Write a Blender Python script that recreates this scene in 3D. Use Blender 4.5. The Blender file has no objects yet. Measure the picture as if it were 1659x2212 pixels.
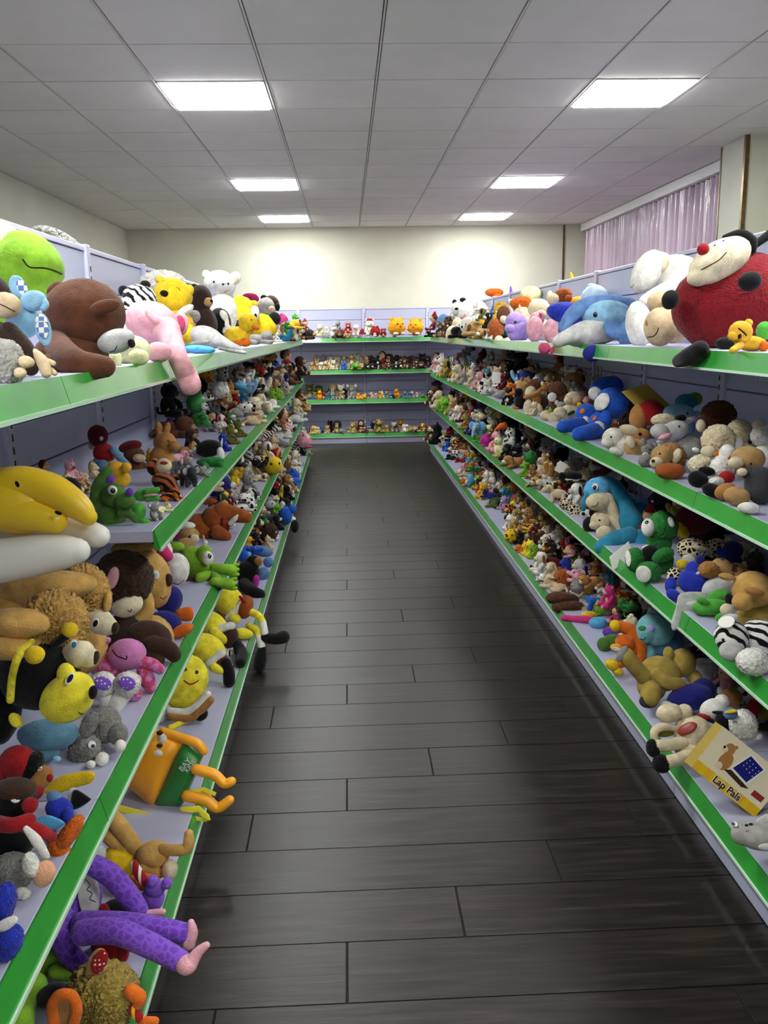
import bpy, math, random
import numpy as np
from mathutils import Matrix, Vector
random.seed(7)
scene = bpy.context.scene
col = scene.collection
# ---------------------------------------------------------------- camera
CAM_H, FPX, PITCH, YAW, ROLL = 1.41838, 1848.99, 0.20691, 0.03921, -0.01682
fw = Vector((math.sin(YAW)*math.cos(PITCH), math.cos(YAW)*math.cos(PITCH), -math.sin(PITCH)))
r0 = Vector((math.cos(YAW), -math.sin(YAW), 0)); u0 = r0.cross(fw)
RT = math.cos(ROLL)*r0 + math.sin(ROLL)*u0
UP = math.cos(ROLL)*u0 - math.sin(ROLL)*r0
FW = fw; EYE = Vector((0, 0, CAM_H))
cam_data = bpy.data.cameras.new('camera'); cam = bpy.data.objects.new('camera', cam_data); col.objects.link(cam)
cam_data.sensor_fit = 'VERTICAL'; cam_data.sensor_height = 24.0; cam_data.lens = 24.0*FPX/2212
cam_data.clip_start = 0.05; cam_data.clip_end = 60
cam.matrix_world = Matrix(((RT.x, UP.x, -FW.x, 0), (RT.y, UP.y, -FW.y, 0), (RT.z, UP.z, -FW.z, CAM_H), (0, 0, 0, 1)))
scene.camera = cam
# ---------------------------------------------------------------- world and exposure (the room is closed: its light is the ceiling panels)
world = bpy.data.worlds.new('world'); scene.world = world; world.use_nodes = True
world.node_tree.nodes['Background'].inputs[0].default_value = (0.75, 0.8, 0.9, 1)
world.node_tree.nodes['Background'].inputs[1].default_value = 0.05
LAMP = 54.0
vs = scene.view_settings
vs.view_transform = 'Standard'; vs.look = 'None'; vs.exposure = 0.0; vs.gamma = 1.0; vs.use_curve_mapping = False
scene.cycles.use_denoising = True
scene.cycles.max_bounces = 10; scene.cycles.diffuse_bounces = 8; scene.cycles.glossy_bounces = 3
scene.cycles.caustics_reflective = False; scene.cycles.caustics_refractive = False
scene.cycles.sample_clamp_indirect = 6.0

# ================================================================ materials
def lin(hexs):
    v = [int(hexs[i:i+2], 16)/255 for i in (0, 2, 4)]
    return tuple((c/12.92 if c <= .04045 else ((c+.055)/1.055)**2.4) for c in v) + (1,)
PAL = dict(tan='b28d58', brown='5a3521', darkbrown='2f1f17', cream='e2d6b4', white='e6e3da', grey='85837f', black='0e0e0f',
    pink='e0a3ac', hotpink='cf3578', red='9a1a1f', orange='d96a1c', yellow='e4be20', lime='80b02b', green='2a7d36',
    teal='2f86a4', blue='2459bf', lightblue='8fbdd8', navy='1d1f6b', purple='6b3da6', lilac='a58bcb', beige='cfb692',
    palegrey='bdbcb8', olive='6d6a2c', maroon='611321', khaki='a58d42', rust='9a4f1e', amber='f5a51c', lemon='f3e13a',
    paleyellow='e9e9b0', royal='2736a8', sky='5fb0de', darkgreen='14401f', rose='c0476e', mauve='c77cb0', tantan='c79c55', violet='7d52c0',
    steel='5d7fae', ash='a3a09a', charcoal='3a3a3d', peach='f0b48a', apple='4ea53a', magenta='c02a9a', skin='dbb08a', cocoa='3d281d', dustblue='5f8ba3',
    gold='e0ac2c', paleblue='bcd3e6', oat='d9c9a6', seal='d6d2c4', fawn='a9763f', moss='47702a', aqua='78b5bb', brick='8e2f25', scarlet='78121a')
COLWORD = dict(darkbrown='dark brown', hotpink='hot pink', lightblue='light blue', palegrey='pale grey', paleyellow='pale yellow', royal='royal blue',
    darkgreen='dark green', tantan='golden tan', dustblue='dusty blue', paleblue='pale blue', sky='sky blue', oat='oatmeal', aqua='aqua blue')
MATS = {}
def nodes_of(m):
    m.use_nodes = True; nt = m.node_tree
    return nt, nt.nodes, nt.links, nt.nodes['Principled BSDF']
def plush(key):
    """procedural cloth: 'colour' or 'colour:pattern[:colour2]'"""
    if key in MATS: return MATS[key]
    bits = key.split(':'); base = lin(PAL[bits[0]]); pat = bits[1] if len(bits) > 1 else 'plush'
    c2 = lin(PAL[bits[2]]) if len(bits) > 2 else lin(PAL['black'])
    m = bpy.data.materials.new(key.replace(':', '_')); nt, N, L, P = nodes_of(m)
    P.inputs['Base Color'].default_value = base
    P.inputs['Roughness'].default_value = .9; P.inputs['Specular IOR Level'].default_value = .15
    P.inputs['Sheen Weight'].default_value = .12; P.inputs['Sheen Roughness'].default_value = .5
    geo = N.new('ShaderNodeNewGeometry')
    noise = N.new('ShaderNodeTexNoise'); noise.inputs['Scale'].default_value = 300 if pat != 'fur' else 170; noise.inputs['Detail'].default_value = 2
    L.new(geo.outputs['Position'], noise.inputs['Vector'])
    bump = N.new('ShaderNodeBump'); bump.inputs['Strength'].default_value = .6; bump.inputs['Distance'].default_value = .004
    L.new(noise.outputs['Fac'], bump.inputs['Height']); L.new(bump.outputs[0], P.inputs['Normal'])
    def ramp(src, stops):
        r = N.new('ShaderNodeValToRGB'); r.color_ramp.interpolation = 'LINEAR'
        for i, (p, c) in enumerate(stops):
            e = r.color_ramp.elements[i] if i < 2 else r.color_ramp.elements.new(p)
            e.position = p; e.color = c
        L.new(src, r.inputs[0]); L.new(r.outputs[0], P.inputs['Base Color']); return r
    dark = tuple(c*.72 for c in base[:3])+(1,); lite = tuple(min(1, c*1.15) for c in base[:3])+(1,)
    if pat in ('plush', 'fur', 'shag'):
        n2 = N.new('ShaderNodeTexNoise'); n2.inputs['Scale'].default_value = 35 if pat == 'plush' else 90; n2.inputs['Detail'].default_value = 3
        L.new(geo.outputs['Position'], n2.inputs['Vector']); ramp(n2.outputs['Fac'], [(.3, dark), (.7, lite)])
        if pat != 'plush': bump.inputs['Strength'].default_value = .7; bump.inputs['Distance'].default_value = .008
    elif pat == 'satin':
        P.inputs['Roughness'].default_value = .38; P.inputs['Specular IOR Level'].default_value = .4; bump.inputs['Strength'].default_value = .05
    elif pat == 'gloss':
        P.inputs['Roughness'].default_value = .12; P.inputs['Specular IOR Level'].default_value = .6; bump.inputs['Strength'].default_value = 0
    elif pat in ('spots', 'leopard', 'dots'):
        v = N.new('ShaderNodeTexVoronoi'); v.inputs['Scale'].default_value = {'spots': 42, 'leopard': 68, 'dots': 120}[pat]
        v.inputs['Randomness'].default_value = 1 if pat != 'dots' else .15
        if pat == 'leopard': v.feature = 'DISTANCE_TO_EDGE'
        L.new(geo.outputs['Position'], v.inputs['Vector'])
        if pat == 'leopard': ramp(v.outputs['Distance'], [(.1, base), (.16, c2)])
        else: ramp(v.outputs['Distance'], [(.36 if pat == 'spots' else .26, c2), (.42 if pat == 'spots' else .3, base)])
    elif pat in ('stripes', 'tiger'):
        w = N.new('ShaderNodeTexWave'); w.bands_direction = 'X' if pat == 'stripes' else 'DIAGONAL'
        w.inputs['Scale'].default_value = 28 if pat == 'stripes' else 16; w.inputs['Distortion'].default_value = 0 if pat == 'stripes' else 7
        L.new(geo.outputs['Position'], w.inputs['Vector']); ramp(w.outputs['Fac'], [(.55, base), (.68, c2)])
    elif pat == 'band':
        sx = N.new('ShaderNodeSeparateXYZ'); L.new(geo.outputs['Position'], sx.inputs[0])
        mt = N.new('ShaderNodeMath'); mt.operation = 'SINE'; mm = N.new('ShaderNodeMath'); mm.operation = 'MULTIPLY'; mm.inputs[1].default_value = 330
        L.new(sx.outputs['X'], mm.inputs[0]); L.new(mm.outputs[0], mt.inputs[0]); ramp(mt.outputs[0], [(.55, base), (.6, c2)])
    elif pat == 'plaid':
        c = N.new('ShaderNodeTexChecker'); c.inputs['Scale'].default_value = 110; c.inputs['Color1'].default_value = base; c.inputs['Color2'].default_value = c2
        L.new(geo.outputs['Position'], c.inputs['Vector']); L.new(c.outputs['Color'], P.inputs['Base Color'])
    elif pat == 'mottle':
        n2 = N.new('ShaderNodeTexNoise'); n2.inputs['Scale'].default_value = 70; L.new(geo.outputs['Position'], n2.inputs['Vector'])
        ramp(n2.outputs['Fac'], [(.47, base), (.53, c2)])
    elif pat == 'flat': bump.inputs['Strength'].default_value = 0; P.inputs['Sheen Weight'].default_value = 0
    MATS[key] = m; return m
def simple(name, c, rough=.5, spec=.5, bump=0, bscale=60, vary=0, metal=0, coat=0, emit=None, vscale=3):
    m = bpy.data.materials.new(name); nt, N, L, P = nodes_of(m)
    P.inputs['Base Color'].default_value = lin(c); P.inputs['Roughness'].default_value = rough
    P.inputs['Specular IOR Level'].default_value = spec; P.inputs['Metallic'].default_value = metal; P.inputs['Coat Weight'].default_value = coat; P.inputs['Coat Roughness'].default_value = .08
    geo = N.new('ShaderNodeNewGeometry')
    if vary or bump:
        n = N.new('ShaderNodeTexNoise'); n.inputs['Scale'].default_value = bscale; n.inputs['Detail'].default_value = 4; L.new(geo.outputs['Position'], n.inputs['Vector'])
        if bump:
            b = N.new('ShaderNodeBump'); b.inputs['Strength'].default_value = bump; b.inputs['Distance'].default_value = .002; L.new(n.outputs['Fac'], b.inputs['Height']); L.new(b.outputs[0], P.inputs['Normal'])
        if vary:
            n2 = N.new('ShaderNodeTexNoise'); n2.inputs['Scale'].default_value = vscale; n2.inputs['Detail'].default_value = 3; L.new(geo.outputs['Position'], n2.inputs['Vector'])
            r = N.new('ShaderNodeValToRGB'); b0 = lin(c); r.color_ramp.elements[0].position = .35; r.color_ramp.elements[1].position = .68
            r.color_ramp.elements[0].color = tuple(x*(1-vary) for x in b0[:3])+(1,); r.color_ramp.elements[1].color = tuple(min(1, x*(1+vary*.6)) for x in b0[:3])+(1,)
            L.new(n2.outputs['Fac'], r.inputs[0]); L.new(r.outputs[0], P.inputs['Base Color'])
    if emit: P.inputs['Emission Color'].default_value = (.98, 1, .985, 1); P.inputs['Emission Strength'].default_value = emit
    return m
M_wall = simple('cream_wallpaper', 'c6c5b4', .75, .3, .15, 220, .05)
M_tile = simple('ceiling_tile_board', 'dedad6', .85, .2, .2, 260, .04)
M_rail = simple('ceiling_rail_metal', 'c6c2bd', .45, .5)
M_gap = simple('ceiling_void', '161412', .9, .1)
M_lamp = simple('lamp_diffuser', 'ffffff', .6, .3, emit=LAMP)
M_frame = simple('lamp_frame', 'e8e8e6', .5, .4)
M_steel = simple('lilac_white_enamel', 'b4b5cd', .32, .5, .05, 30, .04)
M_panel = simple('lilac_grey_enamel_panel', 'a9acc4', .38, .5, .08, 30, .06)
M_slot = simple('dark_slot', '24242a', .7, .2)
M_green = simple('green_price_strip', '319a35', .3, .5, coat=.55, vary=.12, vscale=9)
M_lip = simple('clear_plastic_lip', 'd4f0d6', .15, .7, coat=1)
M_gold = simple('bronze_trim', '6b5836', .3, .6, .3, 90, .3, metal=.7, vscale=25)
M_base = simple('floor_joint_filler', '16130f', .8, .2)
M_card = simple('white_card', 'eeeeea', .6, .3)
M_eye = simple('glossy_black_eye', '0a0a0a', .12, .6)
def wood():
    m = bpy.data.materials.new('dark_wood_plank'); nt, N, L, P = nodes_of(m)
    geo = N.new('ShaderNodeNewGeometry'); mp = N.new('ShaderNodeMapping'); mp.inputs['Scale'].default_value = (1.6, 26, 1)
    oi = N.new('ShaderNodeObjectInfo'); add = N.new('ShaderNodeVectorMath'); add.operation = 'ADD'
    sc = N.new('ShaderNodeVectorMath'); sc.operation = 'SCALE'; sc.inputs[3].default_value = 9
    cx = N.new('ShaderNodeCombineXYZ'); L.new(oi.outputs['Random'], cx.inputs[0]); L.new(oi.outputs['Random'], cx.inputs[1]); L.new(cx.outputs[0], sc.inputs[0])
    L.new(geo.outputs['Position'], add.inputs[0]); L.new(sc.outputs[0], add.inputs[1]); L.new(add.outputs[0], mp.inputs[0])
    n = N.new('ShaderNodeTexNoise'); n.inputs['Scale'].default_value = 2.2; n.inputs['Detail'].default_value = 7; n.inputs['Roughness'].default_value = .62; n.inputs['Distortion'].default_value = .6
    L.new(mp.outputs[0], n.inputs['Vector'])
    r = N.new('ShaderNodeValToRGB'); E = r.color_ramp.elements; E[0].position = .3; E[0].color = lin('0f0d0b'); E[1].position = .62; E[1].color = lin('271f1a')
    e = E.new(.72); e.color = lin('37302b'); e = E.new(.47); e.color = lin('18130f')
    L.new(n.outputs['Fac'], r.inputs[0]); L.new(r.outputs[0], P.inputs['Base Color'])
    P.inputs['Roughness'].default_value = .36; P.inputs['Specular IOR Level'].default_value = .42
    rr = N.new('ShaderNodeMapRange'); rr.inputs[3].default_value = .30; rr.inputs[4].default_value = .46; L.new(n.outputs['Fac'], rr.inputs[0]); L.new(rr.outputs[0], P.inputs['Roughness'])
    b = N.new('ShaderNodeBump'); b.inputs['Strength'].default_value = .22; b.inputs['Distance'].default_value = .003; L.new(n.outputs['Fac'], b.inputs['Height']); L.new(b.outputs[0], P.inputs['Normal'])
    return m
M_wood = wood()
def curtain_mat():
    m = simple('lilac_satin_curtain', 'b8a2b2', .22, .7, vary=.08, vscale=2); nt, N, L, P = nodes_of(m)
    geo = N.new('ShaderNodeNewGeometry'); mp = N.new('ShaderNodeMapping'); mp.inputs['Scale'].default_value = (18, 18, 2.2); L.new(geo.outputs['Position'], mp.inputs[0])
    n = N.new('ShaderNodeTexNoise'); n.inputs['Scale'].default_value = 5; n.inputs['Detail'].default_value = 2; L.new(mp.outputs[0], n.inputs['Vector'])
    b = N.new('ShaderNodeBump'); b.inputs['Strength'].default_value = .6; b.inputs['Distance'].default_value = .01; L.new(n.outputs['Fac'], b.inputs['Height']); L.new(b.outputs[0], P.inputs['Normal'])
    return m
M_curtain = curtain_mat()

# ================================================================ mesh helpers
def mesh_from(name, v, f, smooth=True, mat=None):
    me = bpy.data.meshes.new(name); me.from_pydata([tuple(p) for p in v], [], f); me.update()
    if smooth: me.polygons.foreach_set('use_smooth', [True]*len(me.polygons))
    me.materials.append(mat)
    return me
def link(name, me, mat=None, parent=None, M=None):
    o = bpy.data.objects.new(name, me); col.objects.link(o)
    if mat is not None and me.materials[0] is None:
        o.material_slots[0].link = 'OBJECT'; o.material_slots[0].material = mat
    if parent is not None: o.parent = parent
    if M is not None: o.matrix_basis = M
    return o
def empty(name, loc=(0, 0, 0)):
    o = bpy.data.objects.new(name, None); col.objects.link(o); o.location = loc; o.empty_display_size = .05; return o
def tag(o, label=None, cat=None, group=None, kind=None):
    if label: o['label'] = label
    if cat: o['category'] = cat
    if group: o['group'] = group
    if kind: o['kind'] = kind
    return o
def box_data(x0, x1, y0, y1, z0, z1, b=0.0):
    if b <= 0:
        v = [(x, y, z) for x in (x0, x1) for y in (y0, y1) for z in (z0, z1)]
        return v, [(0, 1, 3, 2), (4, 6, 7, 5), (0, 4, 5, 1), (2, 3, 7, 6), (0, 2, 6, 4), (1, 5, 7, 3)]
    v = []; f = []      # bevelled box: 24 vertices, 12 triangle-cheap faces
    idx = {}
    for sx in (0, 1):
        for sy in (0, 1):
            for sz in (0, 1):
                X = (x0, x1)[sx]; Y = (y0, y1)[sy]; Z = (z0, z1)[sz]; dx = b*(1-2*sx); dy = b*(1-2*sy); dz = b*(1-2*sz)
                for k, p in enumerate(((X, Y+dy, Z+dz), (X+dx, Y, Z+dz), (X+dx, Y+dy, Z))):
                    idx[sx, sy, sz, k] = len(v); v.append(p)
    I = lambda *a: idx[a]
    for s in (0, 1):
        f.append((I(s, 0, 0, 0), I(s, 1, 0, 0), I(s, 1, 1, 0), I(s, 0, 1, 0)) if s else (I(s, 0, 0, 0), I(s, 0, 1, 0), I(s, 1, 1, 0), I(s, 1, 0, 0)))
        f.append((I(0, s, 0, 1), I(1, s, 0, 1), I(1, s, 1, 1), I(0, s, 1, 1)) if not s else (I(0, s, 0, 1), I(0, s, 1, 1), I(1, s, 1, 1), I(1, s, 0, 1)))
        f.append((I(0, 0, s, 2), I(0, 1, s, 2), I(1, 1, s, 2), I(1, 0, s, 2)) if not s else (I(0, 0, s, 2), I(1, 0, s, 2), I(1, 1, s, 2), I(0, 1, s, 2)))
    for a in (0, 1):
        for c in (0, 1):
            f.append((I(a, c, 0, 0), I(a, c, 0, 1), I(a, c, 1, 1), I(a, c, 1, 0)))
            f.append((I(a, 0, c, 0), I(a, 0, c, 2), I(a, 1, c, 2), I(a, 1, c, 0)))
            f.append((I(0, a, c, 1), I(0, a, c, 2), I(1, a, c, 2), I(1, a, c, 1)))
            for d in (0, 1): f.append((I(a, c, d, 0), I(a, c, d, 1), I(a, c, d, 2)))
    return v, f
BOXES = {}
def box(name, x0, x1, y0, y1, z0, z1, mat, parent=None, b=0.0):
    """a box object whose origin is its lowest centre; equal boxes share one mesh"""
    sx, sy, sz = x1-x0, y1-y0, z1-z0; key = (round(sx, 4), round(sy, 4), round(sz, 4), b, mat.name)
    if key not in BOXES:
        v, f = box_data(-sx/2, sx/2, -sy/2, sy/2, 0, sz, b); BOXES[key] = mesh_from(name, v, f, False, mat)
        if b:
            import bmesh
            bm = bmesh.new(); bm.from_mesh(BOXES[key]); bmesh.ops.recalc_face_normals(bm, faces=bm.faces); bm.to_mesh(BOXES[key]); bm.free()
    o = link(name, BOXES[key], None, parent); o.location = ((x0+x1)/2, (y0+y1)/2, z0); return o
def struct(o): return tag(o, kind='structure')

# ================================================================ the room
XL, XR, YN, YF, ZC = -2.80, 3.25, -6.4, 11.632, 2.762
def slab(name, x0, x1, y0, y1, z0, z1, mat, label, cat):
    o = struct(box(name, x0, x1, y0, y1, z0, z1, mat)); tag(o, label, cat); return o
slab('wall_left', XL-.1, XL, YN-.1, YF+.1, 0, ZC+.12, M_wall, 'plain cream papered wall behind the rack opposite the curtain', 'wall')
slab('wall_right', XR, XR+.1, YN-.1, YF+.1, 0, ZC+.12, M_wall, 'cream papered wall that the lilac curtain hangs on', 'wall')
slab('wall_back', XL, XR, YF, YF+.1, 0, ZC+.12, M_wall, 'cream papered end wall at the far end of the aisle', 'wall')
slab('wall_front', XL, XR, YN-.1, YN, 0, ZC+.12, M_wall, 'cream papered wall at the near end of the room', 'wall')
slab('wall_pillar', 2.91, XR, 6.45, 6.88, 0, ZC, M_wall, 'cream papered pillar standing out of the wall beside the curtain', 'pillar')
slab('trim_1', 2.895, 2.925, 6.435, 6.465, 0, ZC, M_gold, 'dark bronze strip on the outer corner of the pillar', 'trim')
slab('trim_2', 2.868, 2.892, YF-.012, YF, 0, ZC, M_gold, 'narrow bronze strip running up the end wall', 'trim')
slab('trim_3', 2.905, 2.918, 6.865, 6.885, 0, ZC, M_gold, 'thin bronze strip on the pillar corner next to the curtain', 'trim')
# ceiling: a dark void above, tiles and rails below
ceil = slab('ceiling', XL, XR, YN, YF, ZC+.03, ZC+.12, M_gap, 'suspended ceiling of pale square tiles in a metal grid', 'ceiling')
co = Vector(ceil.location)
TX0, TY0 = .196, 4.432
lamp_cells = {(i, j) for i in (-2, 2) for j in (-16, -12, -8, -4, 1, 6, 10)}
for i in range(-5, 6):
    for j in range(-12, 12):
        if (i, j) in lamp_cells: continue
        x0, x1 = max(XL, TX0+.6*i+.009), min(XR, TX0+.6*(i+1)-.009); y0, y1 = max(YN, TY0+.6*j+.005), min(YF, TY0+.6*(j+1)-.005)
        if x1-x0 < .02 or y1-y0 < .02: continue
        o = box('ceiling_tile', x0, x1, y0, y1, ZC, ZC+.012, M_tile, ceil); o.location -= co; o.location.z += random.uniform(-.0008, .0008)
for i in range(-5, 6):       # the part of the ceiling behind the viewpoint: one long panel per column, cut around the lights
    x0, x1 = max(XL, TX0+.6*i+.009), min(XR, TX0+.6*(i+1)-.009)
    cuts = [YN]+([TY0+.6*-16, TY0+.6*-15] if i in (-2, 2) else [])+[TY0+.6*-12]
    for a, b_ in zip(cuts[::2], cuts[1::2]):
        if b_-a > .02: o = box('ceiling_tile', x0, x1, a+.004, b_-.004, ZC, ZC+.012, M_tile, ceil); o.location -= co
for i in range(-4, 6):
    x = TX0+.6*i
    o = box('ceiling_rail', x-.0045, x+.0045, YN, YF, ZC-.004, ZC+.014, M_rail, ceil); o.location -= co
o = box('edge_rail', XL, XL+.022, YN, YF, ZC-.006, ZC+.012, M_rail, ceil); o.location -= co
o = box('edge_rail', XL, XR, YF-.022, YF, ZC-.006, ZC+.012, M_rail, ceil); o.location -= co
n = 0
for j in (-16, -12, -8, -4, 1, 6, 10):  # the rows closest to the near wall are unseen, added for more frontal light
    for i in (-2, 2):
        x0 = TX0+.6*i+.012; y0 = TY0+.6*j+.012; e = empty('ceiling_light', (x0+.288, y0+.288, ZC))
        side = 'curtain side' if i > 0 else 'away from the curtain'
        which = {-16: 'added for fill, nearest the near wall', -12: 'added for fill, second from the near wall', -8: 'third from the near wall', -4: 'before the first shelf bays', 1: 'far out from the end wall', 6: 'midway along the aisle', 10: 'close to the end wall'}[j]
        tag(e, f'square light panel {which}, {side}', 'ceiling light', 'ceiling light panels')
        fr = .016
        for (a0, a1, b0, b1) in ((0, .576, 0, fr), (0, .576, .576-fr, .576), (0, fr, fr, .576-fr), (.576-fr, .576, fr, .576-fr)):
            o = box('light_frame', x0+a0, x0+a1, y0+b0, y0+b1, ZC-.004, ZC+.02, M_frame, e); o.location -= Vector(e.location)
        o = box('diffuser', x0+fr, x0+.576-fr, y0+fr, y0+.576-fr, ZC-.012, ZC+.004, M_lamp, e); o.location -= Vector(e.location)
# floor: joint bed + planks
flo = slab('floor', XL, XR, YN, YF, -.05, -.006, M_wood, 'dark brown wood plank floor of the aisle', 'floor'); fo = Vector(flo.location)
PW, PL, PY, PX = .1905, 1.13, 1.597, -.035
box_bed = box('joint_bed', -1.2, 1.95, 0, YF, -.0062, -.003, M_base, flo); box_bed.location -= fo
for k in range(-8, 53):
    y0 = PY+PW*k; off = PX+.2825*k; m0 = math.floor((-1.2-off)/PL)
    for q in range(0, 5):
        x0 = off+(m0+q)*PL
        a, b_ = max(-1.2, x0+.002), min(1.95, x0+PL-.002)
        if b_-a < .03 or y0 > YF-.05: continue
        o = box('plank', a, b_, y0+.0016, min(YF, y0+PW-.0016), -.0035, 0, M_wood, flo, b=.0011); o.location -= fo

# ================================================================ display racks
ZS = dict(A=1.354, B=.953, C=.575, D=.135)
STRIPS = {}
def strip_mesh(L, sgn, axis):
    key = (round(L, 4), sgn, axis)
    if key in STRIPS: return STRIPS[key]
    prof = [(0, 0), (.004, .001), (.016, -.046), (.013, -.05), (0, -.05)]      # (outwards, up)
    prof2 = [(.0155, -.0455), (.0195, -.0455), (.0195, -.0525), (.012, -.0525)]
    out = []
    for pr in (prof, prof2):
        v = []
        for e in (-L/2, L/2):
            for (o_, z) in pr: v.append((o_*sgn, e, z) if axis == 'y' else (e, o_*sgn, z))
        n = len(pr); f = [tuple(range(n))[::-1], tuple(range(n, 2*n))]+[(k, (k+1) % n, n+(k+1) % n, n+k) for k in range(n)]
        me = mesh_from('price_strip', v, f, False, M_green if pr is prof else M_lip)
        import bmesh
        bm = bmesh.new(); bm.from_mesh(me); bmesh.ops.recalc_face_normals(bm, faces=bm.faces); bm.to_mesh(me); bm.free(); out.append(me)
    STRIPS[key] = out; return out
def slot_mesh(sgn, axis):
    v = []; f = []
    for k in range(44):
        z = .1+k*.036; vv, ff = (box_data(min(0, .0015*sgn), max(0, .0015*sgn), -.003, .003, z, z+.02) if axis == 'y' else box_data(-.003, .003, min(0, .0015*sgn), max(0, .0015*sgn), z, z+.02))
        f += [tuple(i+len(v) for i in q) for q in ff]; v += vv
    return mesh_from('slot_row', v, f, False, M_slot)
def rack(label, axis, front, panel, y_list, levels, skip=(), base_front=None, early={}):
    """axis 'y': the run goes along Y, shelves project along X from panel to front"""
    sgn = 1 if front > panel else -1
    root = empty('display_rack', (panel, y_list[0], 0) if axis == 'y' else (y_list[0], panel, 0)); ro = Vector(root.location)
    tag(root, label, 'shelf rack', 'white shop racks with green strips')
    def bx(nm, a0, a1, s0, s1, z0, z1, mat, par=root, b=0.0):     # a = across (front/back), s = along the run
        lo, hi = min(a0, a1), max(a0, a1)
        o = box(nm, lo, hi, s0, s1, z0, z1, mat, par, b) if axis == 'y' else box(nm, s0, s1, lo, hi, z0, z1, mat, par, b)
        o.location -= ro
        return o
    sm = slot_mesh(sgn, axis)
    for y in y_list:
        p = bx('upright', panel-.02*sgn, panel+.022*sgn, y-.024, y+.024, 0, 1.742, M_steel, b=.003)
        s = link('slot_row', sm, None, p)
        s.location = (.0212*sgn, .008, 0) if axis == 'y' else (.008, .0212*sgn, 0)
    for k in range(len(y_list)-1):
        y0, y1 = y_list[k]+.0245, y_list[k+1]-.0245
        nb = 12; z0 = .12; hh = (1.718-z0)/nb
        for q in range(nb):
            bx('back_board', panel-.012*sgn, panel+.010*sgn, y0, y1, z0+q*hh+.0022, z0+(q+1)*hh-.0022, M_panel, b=.003)
        bx('back_sheet', panel-.015*sgn, panel-.0125*sgn, y0, y1, .1, 1.72, M_panel)
        bx('top_cap', panel-.016*sgn, panel+.014*sgn, y0, y1, 1.7185, 1.735, M_steel, b=.002)
        for lv in levels:
            if (lv, k) in skip: continue
            z = ZS[lv]; fr = front if lv != 'D' or base_front is None else base_front
            ys = early.get((lv, k), y_list[k]); d = bx('shelf', panel+.024*sgn, fr, ys+.001, y_list[k+1]-.001, z-.03 if lv != 'D' else z-.028, z, M_steel, b=.002)
            a, b2 = strip_mesh(y_list[k+1]-ys-.003, sgn, axis)
            s = link('price_strip', a, None, d); t2 = link('strip_lip', b2, None, d)
            off = abs(fr-panel-.024*sgn)/2+.0005
            for q in (s, t2): q.location = (off*sgn, 0, .028 if lv == 'D' else .03) if axis == 'y' else (0, off*sgn, .028 if lv == 'D' else .03)
            if lv != 'D':
                for yy in (y_list[k]+.012, y_list[k+1]-.012):
                    bx('bracket', panel+.024*sgn, panel+.30*sgn, yy-.004, yy+.004, z-.085, z-.031, M_steel)
            else:
                bx('kick_panel', fr-.012*sgn, fr-.006*sgn, y_list[k]+.002, y_list[k+1]-.002, .002, z-.0285, M_steel, b=.0015)
        # a shelf on the other face of the panel, holding the toys seen above the top cap
        if axis == 'y': bx('rear_shelf', panel-.024*sgn, panel-.42*sgn, y_list[k]+.001, y_list[k+1]-.001, ZS['A']-.03, ZS['A'], M_steel)
    return root
YL = [1.475+.875*k for k in range(-2, 10)]
YR = [2.38+.88*k for k in range(-3, 10)]
rack('long white display rack opposite the curtained wall, its shelves piled with toys', 'y', -.486, -.936, YL, 'ABCD', skip=(('B', 0), ('B', 1), ('B', 2)), base_front=-.455, early={('B', 3): 2.06})
rack('long white display rack on the curtain side of the aisle, piled with toys', 'y', 1.0, 1.45, YR, 'ABCD', base_front=.972)
rack('white display rack against the end wall with four green-edged shelves', 'x', 11.16, 11.60, [-1.49, -.632, .229, 1.076, 1.936], 'ABCD')
# ---------------------------------------------------------------- curtain
def curtain(name, y0, y1, label, ph):
    v = []; f = []; n = int((y1-y0)/.009); rows = 7
    for r in range(rows+1):
        z = .06+(2.66-.06)*r/rows
        for k in range(n+1):
            y = y0+(y1-y0)*k/n; a = .04*(1-.2*r/rows)
            x = 3.165+a*math.sin(y*56+ph+.9*math.sin(y*5+r*.25))+.012*math.sin(y*97+ph+r*.4)
            v.append((x, y, z))
    m = len(v); v += [(x+.003, y, z) for (x, y, z) in v]
    for r in range(rows):
        for k in range(n):
            a = r*(n+1)+k; f.append((a, a+n+1, a+n+2, a+1)); f.append((m+a, m+a+1, m+a+n+2, m+a+n+1))
    o = link(name, mesh_from(name, v, f, True, M_curtain)); tag(o, label, 'curtain'); return o
curtain('curtain', 6.905, 8.62, 'shiny lilac curtain length hanging next to the pillar', 0)
curtain('curtain', 8.63, 11.55, 'shiny lilac curtain length reaching towards the end wall', 2)
o = box('curtain_track', 3.09, 3.24, 6.89, YF-.03, 2.668, 2.755, M_frame); tag(o, 'white boxed curtain track under the ceiling above the lilac curtain', 'curtain track')

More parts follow.
